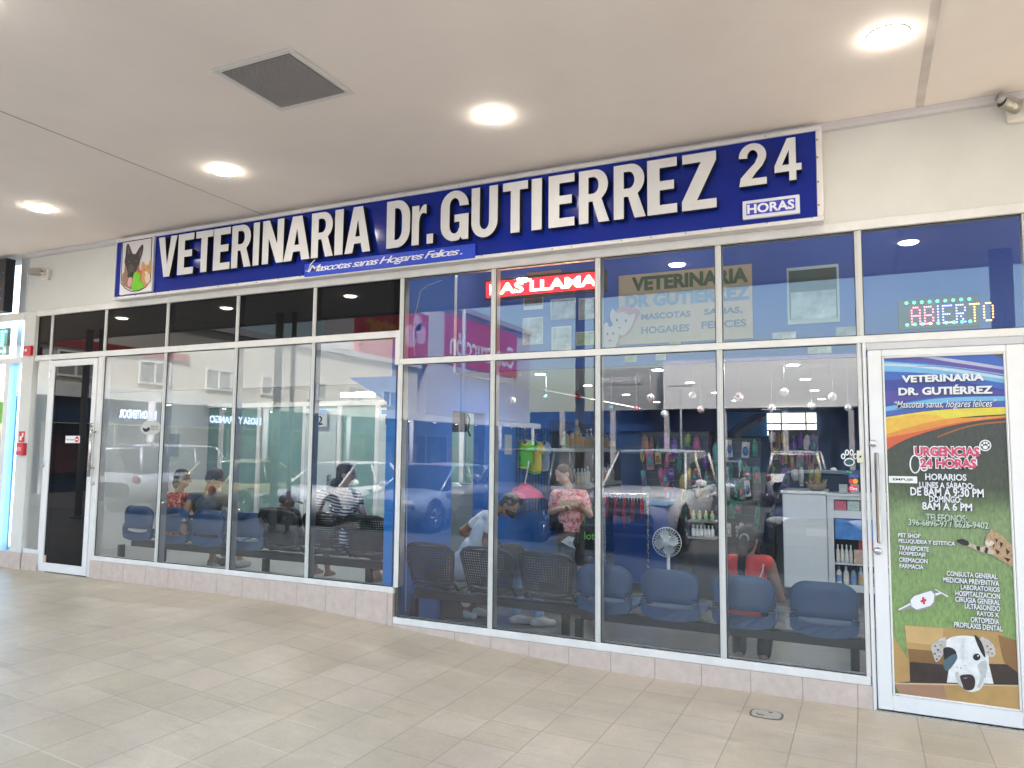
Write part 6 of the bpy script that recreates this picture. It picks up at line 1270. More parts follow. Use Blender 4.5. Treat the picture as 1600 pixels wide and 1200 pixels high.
# fan
f = empty('desk_fan', (-1.5, 1.8, 0), 'white round pedestal fan with a wire cage behind the blue chairs', 'fan'); c = PY(1042, 847, 1.8); fw_ = mat('fan_white', (.66, .67, .66), .35)
r_ = .145; m = MB(); m.sm = True
for k in range(30):
    a_ = k*2*math.pi/30; m.tube([(c.x+.03*math.cos(a_), c.y-.06, c.z+.03*math.sin(a_)), (c.x+r_*.7*math.cos(a_), c.y-.05, c.z+r_*.7*math.sin(a_)), (c.x+r_*math.cos(a_), c.y, c.z+r_*math.sin(a_)), (c.x+.05*math.cos(a_), c.y+.05, c.z+.05*math.sin(a_))], .0015, 4, False)
for rr, yy in ((r_, 0), (r_*.72, -.05), (.035, -.06)): m.tube([(c.x+rr*math.cos(k*.2618), c.y+yy, c.z+rr*math.sin(k*.2618)) for k in range(24)], .0045 if rr == r_ else .002, 6, closed=True)
m.build('cage', fw_, f)
for k in range(4):
    a_ = k*math.pi/2+.4; pts = []
    for u, v in ((.1, -.12), (.45, -.42), (.85, -.36), (.95, .0), (.8, .26), (.4, .22), (.1, .12)): pts.append((u*r_*.9*math.cos(a_)-v*r_*math.sin(a_), u*r_*.9*math.sin(a_)+v*r_*math.cos(a_), v))
    m = MB(); m.sm = True; n = len(pts); m.add([(c.x+x, c.y-.02+v*.05, c.z+z) for x, z, v in pts]+[(c.x+x, c.y-.015+v*.05, c.z+z) for x, z, v in pts], [tuple(range(n)), tuple(range(2*n-1, n-1, -1))]+[(i, (i+1) % n, n+(i+1) % n, n+i) for i in range(n)]); m.build('blade', mat('fan_blade', (.50, .56, .58), .3), f)
m = MB(); m.sm = True; m.lathe([(.02, -.065), (.032, -.06), (.032, -.02), (.045, .04), (.05, .12), (.03, .15)], (c.x, c.y, c.z), 16, 'y'); m.build('motor', fw_, f)
m = MB(); m.sm = True; m.tube([(c.x, c.y+.06, c.z-.02), (c.x, c.y+.06, .04)], .016, 10); m.build('pole', fw_, f); m = MB(); m.sm = True; m.lathe([(.17, 0), (.17, .02), (.05, .05), (.02, .08)], (c.x, c.y+.06, .001), 20); m.build('base', fw_, f)

# loose cables just inside the glass at the step in the frame
t = MB(); t.sm = True; t.tube([PY(648, 556, .14), PY(646, 520, .14), PY(650, 486, .14), PY(657, 455, .13), PY(668, 446, .13), PY(690, 438, .13)], .0035, 6); t.build('cable', paper, label='loose pale cable hanging inside the upper pane beside the black glazing', cat='cable', loc=tuple(PY(648, 556, .14)))
t = MB(); t.sm = True; t.tube([PY(637, 575, .12), PY(636.2, 700, .12), PY(635.2, 830, .12), PY(634, 955, .12)], .003, 6); t.build('cable', paper, label='thin straight cable running down beside the step in the frame', cat='cable', loc=tuple(PY(634, 955, .12)))
# ------------------------------------------------------------------ beam seating
blue_pl = mat('seat_blue_plastic', (.024, .075, .175), .38, var=.10, scale=5); blue_rib = mat('seat_rib_dark', (.012, .02, .04), .5); blk_pl = mat('seat_black_plastic', (.028, .029, .03), .42, var=.08, scale=6); beam_m = mat('beam_black_steel', (.022, .022, .023), .4, .3)
def shell(outline, y0, y1, curve):
    # thin panel with a rounded outline, bowed backwards in the middle
    m = MB(); m.sm = False; n = len(outline)
    def b(u): return -curve*(1-(u/.24)**2)
    cu = sum(p[0] for p in outline)/n; cv = sum(p[1] for p in outline)/n
    vs = []
    for y in (y0, y1):
        for s in (1.0, .93, .6, .25): vs += [(cu+(u-cu)*s, y+b(cu+(u-cu)*s)+(.006 if (s == 1.0 and y == y0) else (-.006 if (s == 1.0) else 0)), cv+(v-cv)*s) for u, v in outline]
        vs.append((cu, y+b(cu), cv))
    H = 4*n+1; fs = []
    for k, fl_ in ((0, False), (H, True)):
        for r_ in range(3):
            for i in range(n): q = (k+r_*n+i, k+r_*n+(i+1) % n, k+(r_+1)*n+(i+1) % n, k+(r_+1)*n+i); fs.append(q[::-1] if fl_ else q)
        for i in range(n): q = (k+3*n+i, k+3*n+(i+1) % n, k+4*n); fs.append(q[::-1] if fl_ else q)
    for i in range(n): fs.append((i, H+i, H+(i+1) % n, (i+1) % n))
    m.sm = True; m.add(vs, fs); return m
def roundrect(x0, x1, z0, z1, r, top=None, n=5):
    top = top or r; o = []
    for cx, cz, a0, rr in ((x1-r, z0+r, -90, r), (x1-top, z1-top, 0, top), (x0+top, z1-top, 90, top), (x0+r, z0+r, 180, r)):
        o += [(cx+rr*math.cos(R_(a0+90*i/n)), cz+rr*math.sin(R_(a0+90*i/n))) for i in range(n+1)]
    return o
def blue_chair(par, x, y, z):
    P = Vector((x, y, z)); off = LOC[par.name]
    def place(m): m.v = [(v[0]+x, v[1]+y, .80-(.80-v[2])*.84+z) for v in m.v]; return m
    o = roundrect(-.235, .235, .50, .80, .03, .12); ol = [(u*(1-.10*max(0, (.60-v)/.1)), v+.018*(1-(u/.235)**2)) for u, v in o]
    place(shell(ol, .0, .03, .025)).build('backrest', blue_pl, par)
    lo = [(-.235, .52), (-.228, .42), (-.20, .375), (-.1, .355), (0, .35), (.1, .355), (.20, .375), (.228, .42), (.235, .52), (.185, .52), (.18, .475), (.1, .462), (0, .458), (-.1, .462), (-.18, .475), (-.185, .52)]
    m = MB(); vs = []; n = len(lo)
    for yy in (-.012, .03): vs += [(u, yy-.022*(1-(u/.24)**2), v) for u, v in lo]
    fs = [(i, (i+1) % n, n+(i+1) % n, n+i) for i in range(n)]
    for i in range(n//2-1):
        q = (i, n-1-i, n-2-i, i+1); fs.append(q); fs.append(tuple(n+k for k in q[::-1]))
    m.add(vs, fs); place(m).build('lower_shell', blue_pl, par)
    for s_ in (1, -1):
        for k in range(4): m = MB(); m.bbox(s_*.178, s_*.228, -.018, .01, .468+k*.027, .482+k*.027, .003); place(m).build('rib', blue_rib, par)
    m = MB(); m.sm = True; pts = []; 
    g = []
    for j in range(7):
        yy = .03+.40*j/6; sag = -.02*math.sin(j/6*math.pi)
        for i in range(7): u = -.225+.45*i/6; g.append((u, yy, .415+sag+.02*abs(u/.225)**3+(.015 if j == 6 else 0)-(.02 if j == 0 else 0)))
    k0 = len(g); g2 = [(a, b_, c_-.02) for a, b_, c_ in g]; fs = []
    for j in range(6):
        for i in range(6): q = (j*7+i, j*7+i+1, (j+1)*7+i+1, (j+1)*7+i); fs.append(q); fs.append(tuple(k0+t for t in q[::-1]))
    bd = list(range(7))+[7*j+6 for j in range(1, 7)]+[42+i for i in range(5, -1, -1)]+[7*j for j in range(5, 0, -1)]
    for i in range(len(bd)): a_, b_ = bd[i], bd[(i+1) % len(bd)]; fs.append((b_, a_, k0+a_, k0+b_))
    m.add(g+g2, fs); place(m).build('seat', blue_pl, par)
def black_chair(par, x, y, z):
    def place(m): m.v = [(v[0]+x, v[1]+y, v[2]+z) for v in m.v]; return m
    def hw(v):   # half width of the backrest at height v
        t = (v-.46)/.34; return .205+.05*min(1, t*1.25)-.05*max(0, t-.8)**2*12
    def yy(u, v): return .05-.09*(v-.46)/.34-.025*(1-(u/.25)**2)
    m = MB(); nu, nv = 20, 15
    for j in range(nv):
        v0 = .47+.33*j/nv; v1 = .47+.33*(j+1)/nv
        for i in range(nu):
            c = []
            for (a, b_) in ((i, v0), (i+1, v0), (i+1, v1), (i, v1)): w = hw(b_); u = -w+2*w*a/nu; c.append((u, yy(u, b_), b_))
            edge = i < 1 or i >= nu-1 or j < 1 or j >= nv-1 or (j < 4 and abs(i-nu/2) < 4)
            if edge: m.add(c, [(0, 1, 2, 3)]); continue
            ce = [sum(p[k] for p in c)/4 for k in range(3)]; f_ = .38
            mid = [tuple((c[k][q]+c[(k+1) % 4][q])/2 for q in range(3)) for k in range(4)]
            hole = [tuple(ce[q]+(mid[k][q]-ce[q])*f_*1.25 for q in range(3)) for k in range(4)]
            m.add(c+mid+hole, [(0, 4, 8, 11), (11, 7, 0), (4, 1, 9, 8), (1, 5, 9), (5, 2, 10, 9), (2, 6, 10), (6, 3, 11, 10), (3, 7, 11)])
    m.f = [f for f in m.f]; place(m).build('backrest', blk_pl, par)
    rim = [( -hw(v), v) for v in (.46, .52, .6, .68, .75)]+[(-.22, .79), (-.16, .812), (0, .82), (.16, .812), (.22, .79)]+[(hw(v), v) for v in (.75, .68, .6, .52, .46)]+[(.12, .445), (0, .44), (-.12, .445)]
    m = MB(); m.sm = True; m.tube([(u, yy(u, v), v) for u, v in rim], .013, 8, closed=True); place(m).build('rim', blk_pl, par)
    m = MB(); m.sm = True; g = []
    for j in range(8):
        t = j/7; ys = .03+.43*t
        for i in range(9): u = -.235+.47*i/8; w_ = 1-.25*max(0, .4-t); g.append((u*w_, ys, .415+.02*(u/.235)**2-.025*math.sin(t*math.pi)+.035*max(0, .35-t)*(1-(u/.235)**2)*2-.02*max(0, t-.8)*5))
    k0 = len(g); g2 = [(a, b_, c_-.018) for a, b_, c_ in g]; fs = []
    for j in range(7):
        for i in range(8): q = (j*9+i, j*9+i+1, (j+1)*9+i+1, (j+1)*9+i); fs.append(q); fs.append(tuple(k0+t for t in q[::-1]))
    bd = list(range(9))+[9*j+8 for j in range(1, 8)]+[63+i for i in range(7, -1, -1)]+[9*j for j in range(6, 0, -1)]
    for i in range(len(bd)): a_, b_ = bd[i], bd[(i+1) % len(bd)]; fs.append((b_, a_, k0+a_, k0+b_))
    m.add(g+g2, fs); place(m).build('seat', blk_pl, par)
    for s_ in (1, -1): m = MB(); m.sm = True; m.tube([(s_*.215, .06, .47), (s_*.22, .12, .40), (s_*.2, .25, .385)], .014, 8); place(m).build('back_bracket', beam_m, par)
def bench(label, kinds, pxs, y, z, leg_x, group, dz=0.0):
    xs_ = [PY(px, 880, y).x for px in pxs]; r = empty('beam_seat', (sum(xs_)/len(xs_), y+.2, z), label, 'bench', group)
    for k, x in zip(kinds, xs_): (blue_chair if k == 'b' else black_chair)(r, x, y, z+dz)
    MB().bbox(xs_[0]-.25, xs_[-1]+.27, y+.12, y+.20, z+dz+(.33 if kinds[0] == 'b' else .29), z+dz+(.405 if kinds[0] == 'b' else .365), .006).build('beam', beam_m, r)
    for lx_ in leg_x:
        m = MB(); m.bbox(lx_-.03, lx_+.03, y+.13, y+.19, z+.03, z+dz+(.33 if kinds[0] == 'b' else .29), .004); m.bbox(lx_-.028, lx_+.028, y-.10, y+.42, z+.0, z+.03, .004); m.build('leg', beam_m, r)
    return xs_
YC = .20
bench('three black perforated chairs beside the step in the window frame', 'kkk', (672.5, 762, 853), YC, FR, [PY(660, 960, .5).x, PY(893, 985, .5).x], 'beam seats', .02)
bench('four blue plastic chairs on one beam behind the widest panes', 'bbbb', (943, 1046, 1160, 1285), YC, FR, [PY(914, 985, .5).x, PY(1337, 1030, .52).x], 'beam seats', -.045)
bench('four blue plastic chairs on one beam in the left window, couple seated', 'bbbb', (212, 268, 322, 384), YC, FL, [PY(206, 860, .5).x, PY(270, 868, .5).x], 'beam seats', -.045)
bench('three black perforated chairs on one beam in the left window', 'kkk', (434, 506, 571), YC, FL, [PY(430, 890, .5).x, PY(590, 905, .5).x], 'beam seats', -.01)

# ------------------------------------------------------------------ people
def frame(side, up):
    up = up.normalized(); side = (side-up*side.dot(up)).normalized(); fwd = up.cross(side)     # side = the figure's right; up x right = forward
    return Matrix((side, fwd, up)).transposed().to_quaternion(), side, fwd, up
SK_T = lambda n, c: mat(n, c, .5, var=.05, scale=12)
def hand(mb, w, dirv, palm_n, curl=.6, s=1.0):
    # palm and five separate fingers; dirv: along the hand, palm_n: out of the palm
    d = dirv.normalized(); n = (palm_n-d*palm_n.dot(d)).normalized(); sdv = d.cross(n)
    q = Matrix((sdv, n, d)).transposed().to_quaternion(); c = w+d*.045*s; mb.ell(c, (.040*s, .016*s, .050*s), q, 10, 6)
    for i, L in enumerate((.068, .078, .072, .056)):
        b0 = w+d*.082*s+sdv*((i-1.5)*.0195*s); a = curl*(1+.1*i); p1 = b0+(d*math.cos(a*.6)+n*math.sin(a*.6))*L*.5*s; p2 = p1+(d*math.cos(a*1.7)+n*math.sin(a*1.7))*L*.5*s
        mb.cap(b0, .0095*s, p1, .0088*s, 8); mb.cap(p1, .0088*s, p2, .0075*s, 8)
    t0 = w+d*.03*s-sdv*.03*s; t1 = t0+(d*.6-sdv*.7+n*.35).normalized()*.038*s; t2 = t1+(d*.85-sdv*.15+n*.5).normalized()*.030*s; mb.cap(t0, .012*s, t1, .0105*s, 8); mb.cap(t1, .0105*s, t2, .0085*s, 8)
def person(label, J, face, skin, top, bottom, shoe, hair, sleeve=.45, leg=.95, tshirt_hem=.0, k=1.0, group=None, foot='shoe', bust=False, face_up=None, top_name='blouse', bottom_name='trousers', hair_m=None, voxel=.0085, foot_dirs=None, hand_n=None, belly=1.0):
    V_ = {a: Vector(b) for a, b in J.items()}; root = None
    shL, shR, neck, head, pel = V_['shL'], V_['shR'], V_['neck'], V_['head'], V_['pel']; face = Vector(face).normalized()
    sp = (neck-pel); q, side, fwd, up = frame(shR-shL, sp)
    hs = (V_['hipR']-V_['hipL']) if 'hipL' in V_ else side*.17*k
    hipL = V_.get('hipL', pel-side*.088*k); hipR = V_.get('hipR', pel+side*.088*k)
    def torso(m, e, low=True):
        L = sp.length
        m.ell(pel+sp*.66, (.150*k+e, .098*k+e, .27*L+e*.5), q); m.ell(pel+sp*.32, (.132*k*belly+e, .098*k*belly+e, .24*L+e*.5), q)
        m.cap(shL+side*.02, .052*k+e, shR-side*.02, .052*k+e); m.cap(pel+sp*.8, .085*k+e, neck-sp*.05, .05*k+e*.6)
        if bust:
            for s_ in (1, -1): m.ell(pel+sp*.66+fwd*.075*k+side*s_*.07*k, .062*k+e)
        if low: m.ell(pel, (.155*k+e, .115*k+e, .12*k+e), q); m.ell(pel-fwd*.03*k, (.15*k+e, .11*k+e, .10*k+e), q)
    b = MB(); torso(b, 0)
    b.cap(neck-sp.normalized()*.02, .052*k, head-face*.012*k-(head-neck).normalized()*.06*k, .05*k)
    hu = Vector(face_up).normalized() if face_up else (head-neck).normalized(); fr_s = face.cross(hu).normalized()*1.0; hq = Matrix((fr_s, face, (fr_s.cross(face)).normalized())).transposed().to_quaternion(); hup = fr_s.cross(face).normalized()
    b.ell(head+hup*.02*k, (.073*k, .092*k, .095*k), hq, 16, 10); b.ell(head+face*.028*k-hup*.045*k, (.055*k, .058*k, .068*k), hq, 14, 8)
    b.cap(head+face*.085*k+hup*.012*k, .010*k, head+face*.105*k-hup*.022*k, .014*k, 8); b.ell(head+face*.078*k-hup*.060*k, (.024*k, .016*k, .009*k), hq, 8, 6)
    for s_ in (1, -1): b.ell(head+fr_s*s_*.074*k-face*.008*k-hup*.012*k, (.010*k, .020*k, .030*k), hq, 8, 6)
    for s_, S_ in ((-1, 'L'), (1, 'R')):
        sh = shL if s_ < 0 else shR; el, wr = V_['el'+S_], V_['wr'+S_]
        b.cap(sh, .050*k, el, .037*k); b.cap(el, .038*k, wr, .026*k); hd = V_.get('hd'+S_, (wr-el).normalized()); hn = (hand_n or {}).get(S_, -up if abs(hd.normalized().dot(up)) < .8 else fwd); hand(b, wr, hd, Vector(hn), .7, k)
        hip = hipL if s_ < 0 else hipR; kn, an = V_['kn'+S_], V_['an'+S_]
        b.cap(hip, .082*k, kn, .052*k); b.cap(kn, .052*k, kn+(an-kn)*.35, .054*k); b.cap(kn+(an-kn)*.3, .053*k, an, .034*k)
        fd = Vector((foot_dirs or {}).get(S_, fwd)); fd = fd.normalized(); b.cap(an-fd*.035*k+Vector((0, 0, -.04*k)), .030*k, an+fd*.13*k+Vector((0, 0, -.05*k)), .026*k); b.cap(an, .033*k, an+fd*.10*k+Vector((0, 0, -.045*k)), .03*k)
    body = organic(b, voxel, 5)
    root = body.build('person', skin, label=label, cat='person', group=group, loc=tuple((V_['anL']+V_['anR'])/2))
    # eyes
    for s_ in (1, -1):
        m = MB(); m.sm = True; m.ell(head+face*.082*k+fr_s*s_*.030*k+hup*.012*k, (.012*k, .009*k, .007*k), hq, 8, 6); m.build('eye', black_ink, root)
    m = MB(); torso(m, .013)
    if tshirt_hem: m.cap(pel+sp*.1, .125*k, pel-sp.normalized()*tshirt_hem, .13*k)
    for s_, S_ in ((-1, 'L'), (1, 'R')):
        sh = shL if s_ < 0 else shR; el, wr = V_['el'+S_], V_['wr'+S_]
        if sleeve > 0:
            if sleeve <= 1: m.cap(sh, .060*k, sh+(el-sh)*sleeve, .054*k)
            else: m.cap(sh, .060*k, el, .048*k); m.cap(el, .048*k, el+(wr-el)*(sleeve-1), .040*k)
    organic(m, .011, 3).build(top_name, top, root)
    m = MB(); m.ell(pel, (.155*k+.008, .115*k+.008, .115*k), q); m.ell(pel-fwd*.03*k, (.15*k+.008, .112*k+.008, .10*k), q)
    for s_, S_ in ((-1, 'L'), (1, 'R')):
        hip = hipL if s_ < 0 else hipR; kn, an = V_['kn'+S_], V_['an'+S_]; e = .014
        if leg <= .5: m.cap(hip, .09*k+e, hip+(kn-hip)*leg*2, .068*k+e)
        else: m.cap(hip, .09*k+e, kn, .056*k+e); m.cap(kn, .056*k+e, kn+(an-kn)*(leg-.5)*2, .044*k+e)
    organic(m, .011, 3).build(bottom_name, bottom, root)
    if shoe is not None:
        for S_ in 'LR':
            an = V_['an'+S_]; fd = Vector((foot_dirs or {}).get(S_, fwd)).normalized(); m = MB(); m.cap(an-fd*.045*k+Vector((0, 0, -.05*k)), .040*k, an+fd*.14*k+Vector((0, 0, -.058*k)), .036*k); m.cap(an+Vector((0, 0, -.02)), .042*k, an+fd*.08*k+Vector((0, 0, -.05*k)), .042*k); organic(m, .009, 3).build('shoe', shoe, root)
    if hair: 
        m = MB(); hair(m, head, face, hup, fr_s, hq, k); organic(m, .008, 3).build('hair', hair_m, root)
    return root, dict(side=side, fwd=fwd, up=up, q=q, V=V_, hup=hup, frs=fr_s, hq=hq)
def hair_short(m, h, f, u, s, q, k, back=.0):
    m.ell(h+u*.038*k-f*.014*k, (.083*k, .095*k, .088*k), q); m.ell(h-f*.045*k-u*.005*k, (.078*k, .06*k, .075*k), q)
def hair_full(m, h, f, u, s, q, k):
    hair_short(m, h, f, u, s, q, k); m.ell(h-f*.05*k-u*.05*k, (.075*k, .055*k, .085*k), q)
black_hair = mat('black_hair', (.010, .008, .007), .45, var=.3, scale=50, stretch=(1, 1, .15)); grey_hair = mat('short_hair', (.10, .075, .06), .6, var=.3, scale=60)
tan = SK_T('skin_tan', (.36, .20, .13)); brown = SK_T('skin_brown', (.27, .14, .085)); fair = SK_T('skin_fair', (.50, .31, .23))
def Q(px, py, y): return PY(px, py, y)
def QZ(px, y, z): p = PY(px, 860, y); return Vector((p.x, y, z))

# woman in the red top with a long ponytail
coral = mat('coral_cloth', (.85, .10, .085), .75, var=.08, scale=14); black_cloth = mat('black_cloth', (.016, .016, .018), .8, var=.15, scale=20)
yy = .46; J = dict(shL=Q(1138, 877, yy), shR=Q(1202, 880, yy), neck=Q(1169, 868, yy), head=Q(1170, 843, yy+.01), pel=QZ(1162, yy+.02, .46))
x0 = J['pel'].x
J.update(elL=(J['shL'].x-.05, yy-.02, J['shL'].z-.28), wrL=(x0-.14, yy+.22, .60), elR=Q(1220, 936, yy+.03), wrR=(x0+.16, yy+.25, .60), knL=(x0-.11, .88, .45), knR=(x0+.13, .88, .45), anL=(QZ(1152, .45, 0).x, .47, .085), anR=(QZ(1189, .45, 0).x, .47, .085))
w1, d1 = person('seated woman in a coral red sleeveless top with a long black ponytail', J, (.35, .9, -.2), tan, coral, black_cloth, None, hair_full, sleeve=0, leg=.93, hair_m=black_hair, k=.95, bust=True, top_name='tank_top')
h = J['head']; m = MB(); m.cap(h+Vector((-.02, -.09, .02)), .030, h+Vector((-.03, -.13, -.06)), .036); m.cap(h+Vector((-.03, -.13, -.06)), .036, h+Vector((-.045, -.12, -.22)), .030); m.cap(h+Vector((-.045, -.12, -.22)), .030, h+Vector((-.03, -.105, -.36)), .014); m.cap(h+Vector((-.03, -.105, -.36)), .014, h+Vector((.0, -.10, -.385)), .006); organic(m, .007, 3).build('ponytail', black_hair, w1)
m = MB(); m.sm = True; c_ = h+Vector((-.02, -.105, .02)); m.tube([c_+Vector((.03*math.cos(i*.5236), .004, .03*math.sin(i*.5236))) for i in range(12)], .008, 6, closed=True); m.build('hair_band', mat('hair_band', (.35, .40, .45), .3), w1)
m = MB(); m.sm = True; a_ = J['shR']; m.tube([a_+Vector((-.035, -.066, .0)), a_+Vector((-.04, -.075, -.05)), a_+Vector((-.06, -.09, -.10))], .006, 6); m.build('white_strap', paper, w1)

# woman in the striped blouse
def stripes():
    m = bpy.data.materials.new('navy_white_stripes'); m.use_nodes = True; nt = m.node_tree; L = nt.links; N = nt.nodes.new; b = nt.nodes['Principled BSDF']; b.inputs['Roughness'].default_value = .8
    tc = N('ShaderNodeTexCoord'); sp = N('ShaderNodeSeparateXYZ'); L.new(tc.outputs['Object'], sp.inputs[0]); a = N('ShaderNodeMath'); a.operation = 'MULTIPLY_ADD'; L.new(sp.outputs[0], a.inputs[0]); a.inputs[1].default_value = .12; L.new(sp.outputs[2], a.inputs[2])
    n = N('ShaderNodeTexNoise'); n.inputs['Scale'].default_value = 5; L.new(tc.outputs['Object'], n.inputs['Vector']); n2 = N('ShaderNodeMath'); n2.operation = 'MULTIPLY_ADD'; L.new(n.outputs[0], n2.inputs[0]); n2.inputs[1].default_value = .02; L.new(a.outputs[0], n2.inputs[2])
    d = N('ShaderNodeMath'); d.operation = 'DIVIDE'; L.new(n2.outputs[0], d.inputs[0]); d.inputs[1].default_value = .030; f = N('ShaderNodeMath'); f.operation = 'FRACT'; L.new(d.outputs[0], f.inputs[0]); g = N('ShaderNodeMath'); g.operation = 'GREATER_THAN'; L.new(f.outputs[0], g.inputs[0]); g.inputs[1].default_value = .48
    mx = N('ShaderNodeMix'); mx.data_type = 'RGBA'; L.new(g.outputs[0], mx.inputs[0]); mx.inputs[6].default_value = (.72, .71, .70, 1); mx.inputs[7].default_value = (.015, .016, .03, 1); L.new(mx.outputs[2], b.inputs['Base Color']); return m
strp = stripes(); jeans = mat('dark_jeans', (.05, .08, .15), .85, var=.2, scale=14)
yy = .48; J = dict(shL=Q(502, 774, yy), shR=Q(557, 776, yy), neck=Q(535, 765, yy), head=Q(541, 741, yy+.01), pel=QZ(540, yy, FL+.50)); x0 = J['pel'].x; z = FL
J.update(elL=Q(494, 815, yy+.05), wrL=(x0-.10, yy+.30, z+.60), elR=Q(569, 808, yy+.06), wrR=(x0+.13, yy+.30, z+.60), knL=(x0-.10, 1.10, z+.47), knR=(x0+.12, 1.10, z+.47), anL=(x0-.06, 1.12, z+.085), anR=(x0+.12, 1.12, z+.085))
w2, d2 = person('seated woman in a navy and white striped blouse, face turned right', J, (.92, .35, -.05), fair, strp, jeans, mat('sandal_tan', (.40, .28, .15), .7), hair_full, sleeve=.30, leg=.9, hair_m=black_hair, k=1.0, bust=True)
h = J['head']; m = MB(); m.ell(h+Vector((-.10, -.05, -.10)), (.05, .05, .06)); m.ell(h+Vector((-.14, -.06, -.16)), (.06, .05, .05)); organic(m, .008, 3).build('hair_bun', mat('hair_dark_brown', (.03, .02, .025), .5), w2)
m = MB(); bx = J['pel']; ca = Q(541, 803, .33); cb_ = Q(537, 843, .17); m.cap(ca, .075, (ca+cb_)/2, .045); m.cap((ca+cb_)/2, .045, cb_, .05); organic(m, .01, 3).build('blouse_tail', strp, w2)

# boy with the cap
navy_cap = mat('cap_grey', (.13, .13, .135), .8, var=.1, scale=20)
yy = .48; J = dict(shL=Q(412, 800, yy), shR=Q(462, 803, yy), neck=Q(437, 795, yy), head=Q(449, 783, yy+.07), pel=QZ(432, yy, FL+.47)); x0 = J['pel'].x
J.update(elL=Q(404, 838, yy+.05), wrL=(x0+.02, yy+.26, z+.62), elR=Q(470, 832, yy+.08), wrR=(x0+.13, yy+.27, z+.63), knL=(x0-.02, 1.02, z+.46), knR=(x0+.2, 1.02, z+.46), anL=(x0+.06, 1.05, z+.08), anR=(x0+.25, 1.02, z+.08))
w3, d3 = person('boy in a black shirt and grey cap bent over something in his hands, seated', J, (.62, .62, -.48), brown, black_cloth, mat('black_shorts', (.02, .02, .024), .8), None, lambda m, h, f, u, s, q, k: m.ell(h-f*.03*k, (.078*k, .08*k, .075*k), q), sleeve=.55, leg=.42, hair_m=black_hair, k=.86, top_name='tee_shirt', bottom_name='shorts', face_up=(.3, .3, .9))
h = J['head']; m = MB(); m.ell(h+d3['hup']*.045, (.078, .088, .070), d3['hq']); m.ell(h+d3['hup']*.05+Vector((.62, .62, -.48)).normalized()*.10, (.062, .065, .012), d3['hq']); organic(m, .007, 2).build('cap', navy_cap, w3)
m = MB(); c_ = (Vector(J['wrR'])+Vector(J['wrL']))/2+Vector((.02, .09, .03)); m.bbox(c_.x-.035, c_.x+.035, c_.y-.006, c_.y+.006, c_.z-.06, c_.z+.07, .004); o = m.build('phone', black_plastic, loc=tuple(c_)); tag(o, 'black phone held by the boy in the cap', 'phone')

# man in the grey shirt with a crossed leg, arm over the seat back
slate = mat('slate_cloth', (.10, .12, .15), .85, var=.12, scale=16)
yy = .50; J = dict(shL=Q(300, 778, yy-.02), shR=Q(350, 778, yy+.05), neck=Q(326, 770, yy), head=Q(336, 748, yy+.02), pel=QZ(325, yy+.02, FL+.50)); x0 = J['pel'].x
J.update(elL=Q(291, 800, .30), wrL=Q(288, 818, .16), hdL=Vector((0, .0, -1)), elR=(J['shR'].x+.1, yy+.22, J['shR'].z-.22), wrR=(J['shR'].x-.02, yy+.40, J['shR'].z-.24), knL=(x0-.14, 1.12, z+.48), knR=Q(350, 785, .95), anL=(x0-.10, 1.10, z+.09), anR=Q(330, 878, 1.0))
J['knR'] = Q(349, 800, .80)
w4, d4 = person('man with cropped hair in a slate shirt, arm hung over a blue chair', J, (.62, .62, -.38), tan, slate, mat('slate_shorts', (.09, .11, .14), .85, var=.12, scale=16), mat('shoe_pale', (.34, .32, .29), .7), hair_short, sleeve=.25, leg=.45, hair_m=grey_hair, k=1.02, top_name='tee_shirt', bottom_name='shorts', foot_dirs={'R': (-.8, .4, -.3), 'L': (0, 1, 0)})
p = J['wrL']; m = MB(); m.sm = True; m.tube([Vector(p)+Vector((.034*math.cos(i*.5236), .034*math.sin(i*.5236), .015)) for i in range(12)], .010, 6, closed=True); m.build('wrist_watch', black_plastic, w4)

# woman in the red floral top beside him
def floral(name, base, spot):
    m = bpy.data.materials.new(name); m.use_nodes = True; nt = m.node_tree; L = nt.links; N = nt.nodes.new; b = nt.nodes['Principled BSDF']; b.inputs['Roughness'].default_value = .85
    tc = N('ShaderNodeTexCoord'); n = N('ShaderNodeTexNoise'); n.inputs['Scale'].default_value = 34; n.inputs['Detail'].default_value = 3; L.new(tc.outputs['Object'], n.inputs['Vector']); r = N('ShaderNodeMapRange'); r.inputs[1].default_value = .53; r.inputs[2].default_value = .58; L.new(n.outputs[0], r.inputs[0])
    mx = N('ShaderNodeMix'); mx.data_type = 'RGBA'; L.new(r.outputs[0], mx.inputs[0]); mx.inputs[6].default_value = (*base, 1); mx.inputs[7].default_value = (*spot, 1); L.new(mx.outputs[2], b.inputs['Base Color']); return m
yy = .52; J = dict(shL=Q(258, 777, yy), shR=Q(300, 778, yy), neck=Q(280, 769, yy), head=Q(285, 748, yy+.02), pel=QZ(276, yy+.0, FL+.50)); x0 = J['pel'].x
J.update(elL=Q(250, 815, yy+.05), wrL=(x0-.05, yy+.28, z+.62), elR=(J['shR'].x+.05, yy+.08, J['shR'].z-.26), wrR=(x0+.12, yy+.30, z+.62), knL=(x0-.10, 1.12, z+.47), knR=(x0+.12, 1.12, z+.47), anL=(x0-.08, 1.14, z+.085), anR=(x0+.10, 1.14, z+.085))
person('woman in a red flowered sleeveless top with dark bobbed hair, seated at the left end', J, (.75, .55, -.1), tan, floral('red_floral_cloth', (.50, .05, .04), (.66, .42, .34)), jeans, black_plastic, hair_full, sleeve=0, leg=.9, hair_m=black_hair, k=.95, bust=True)

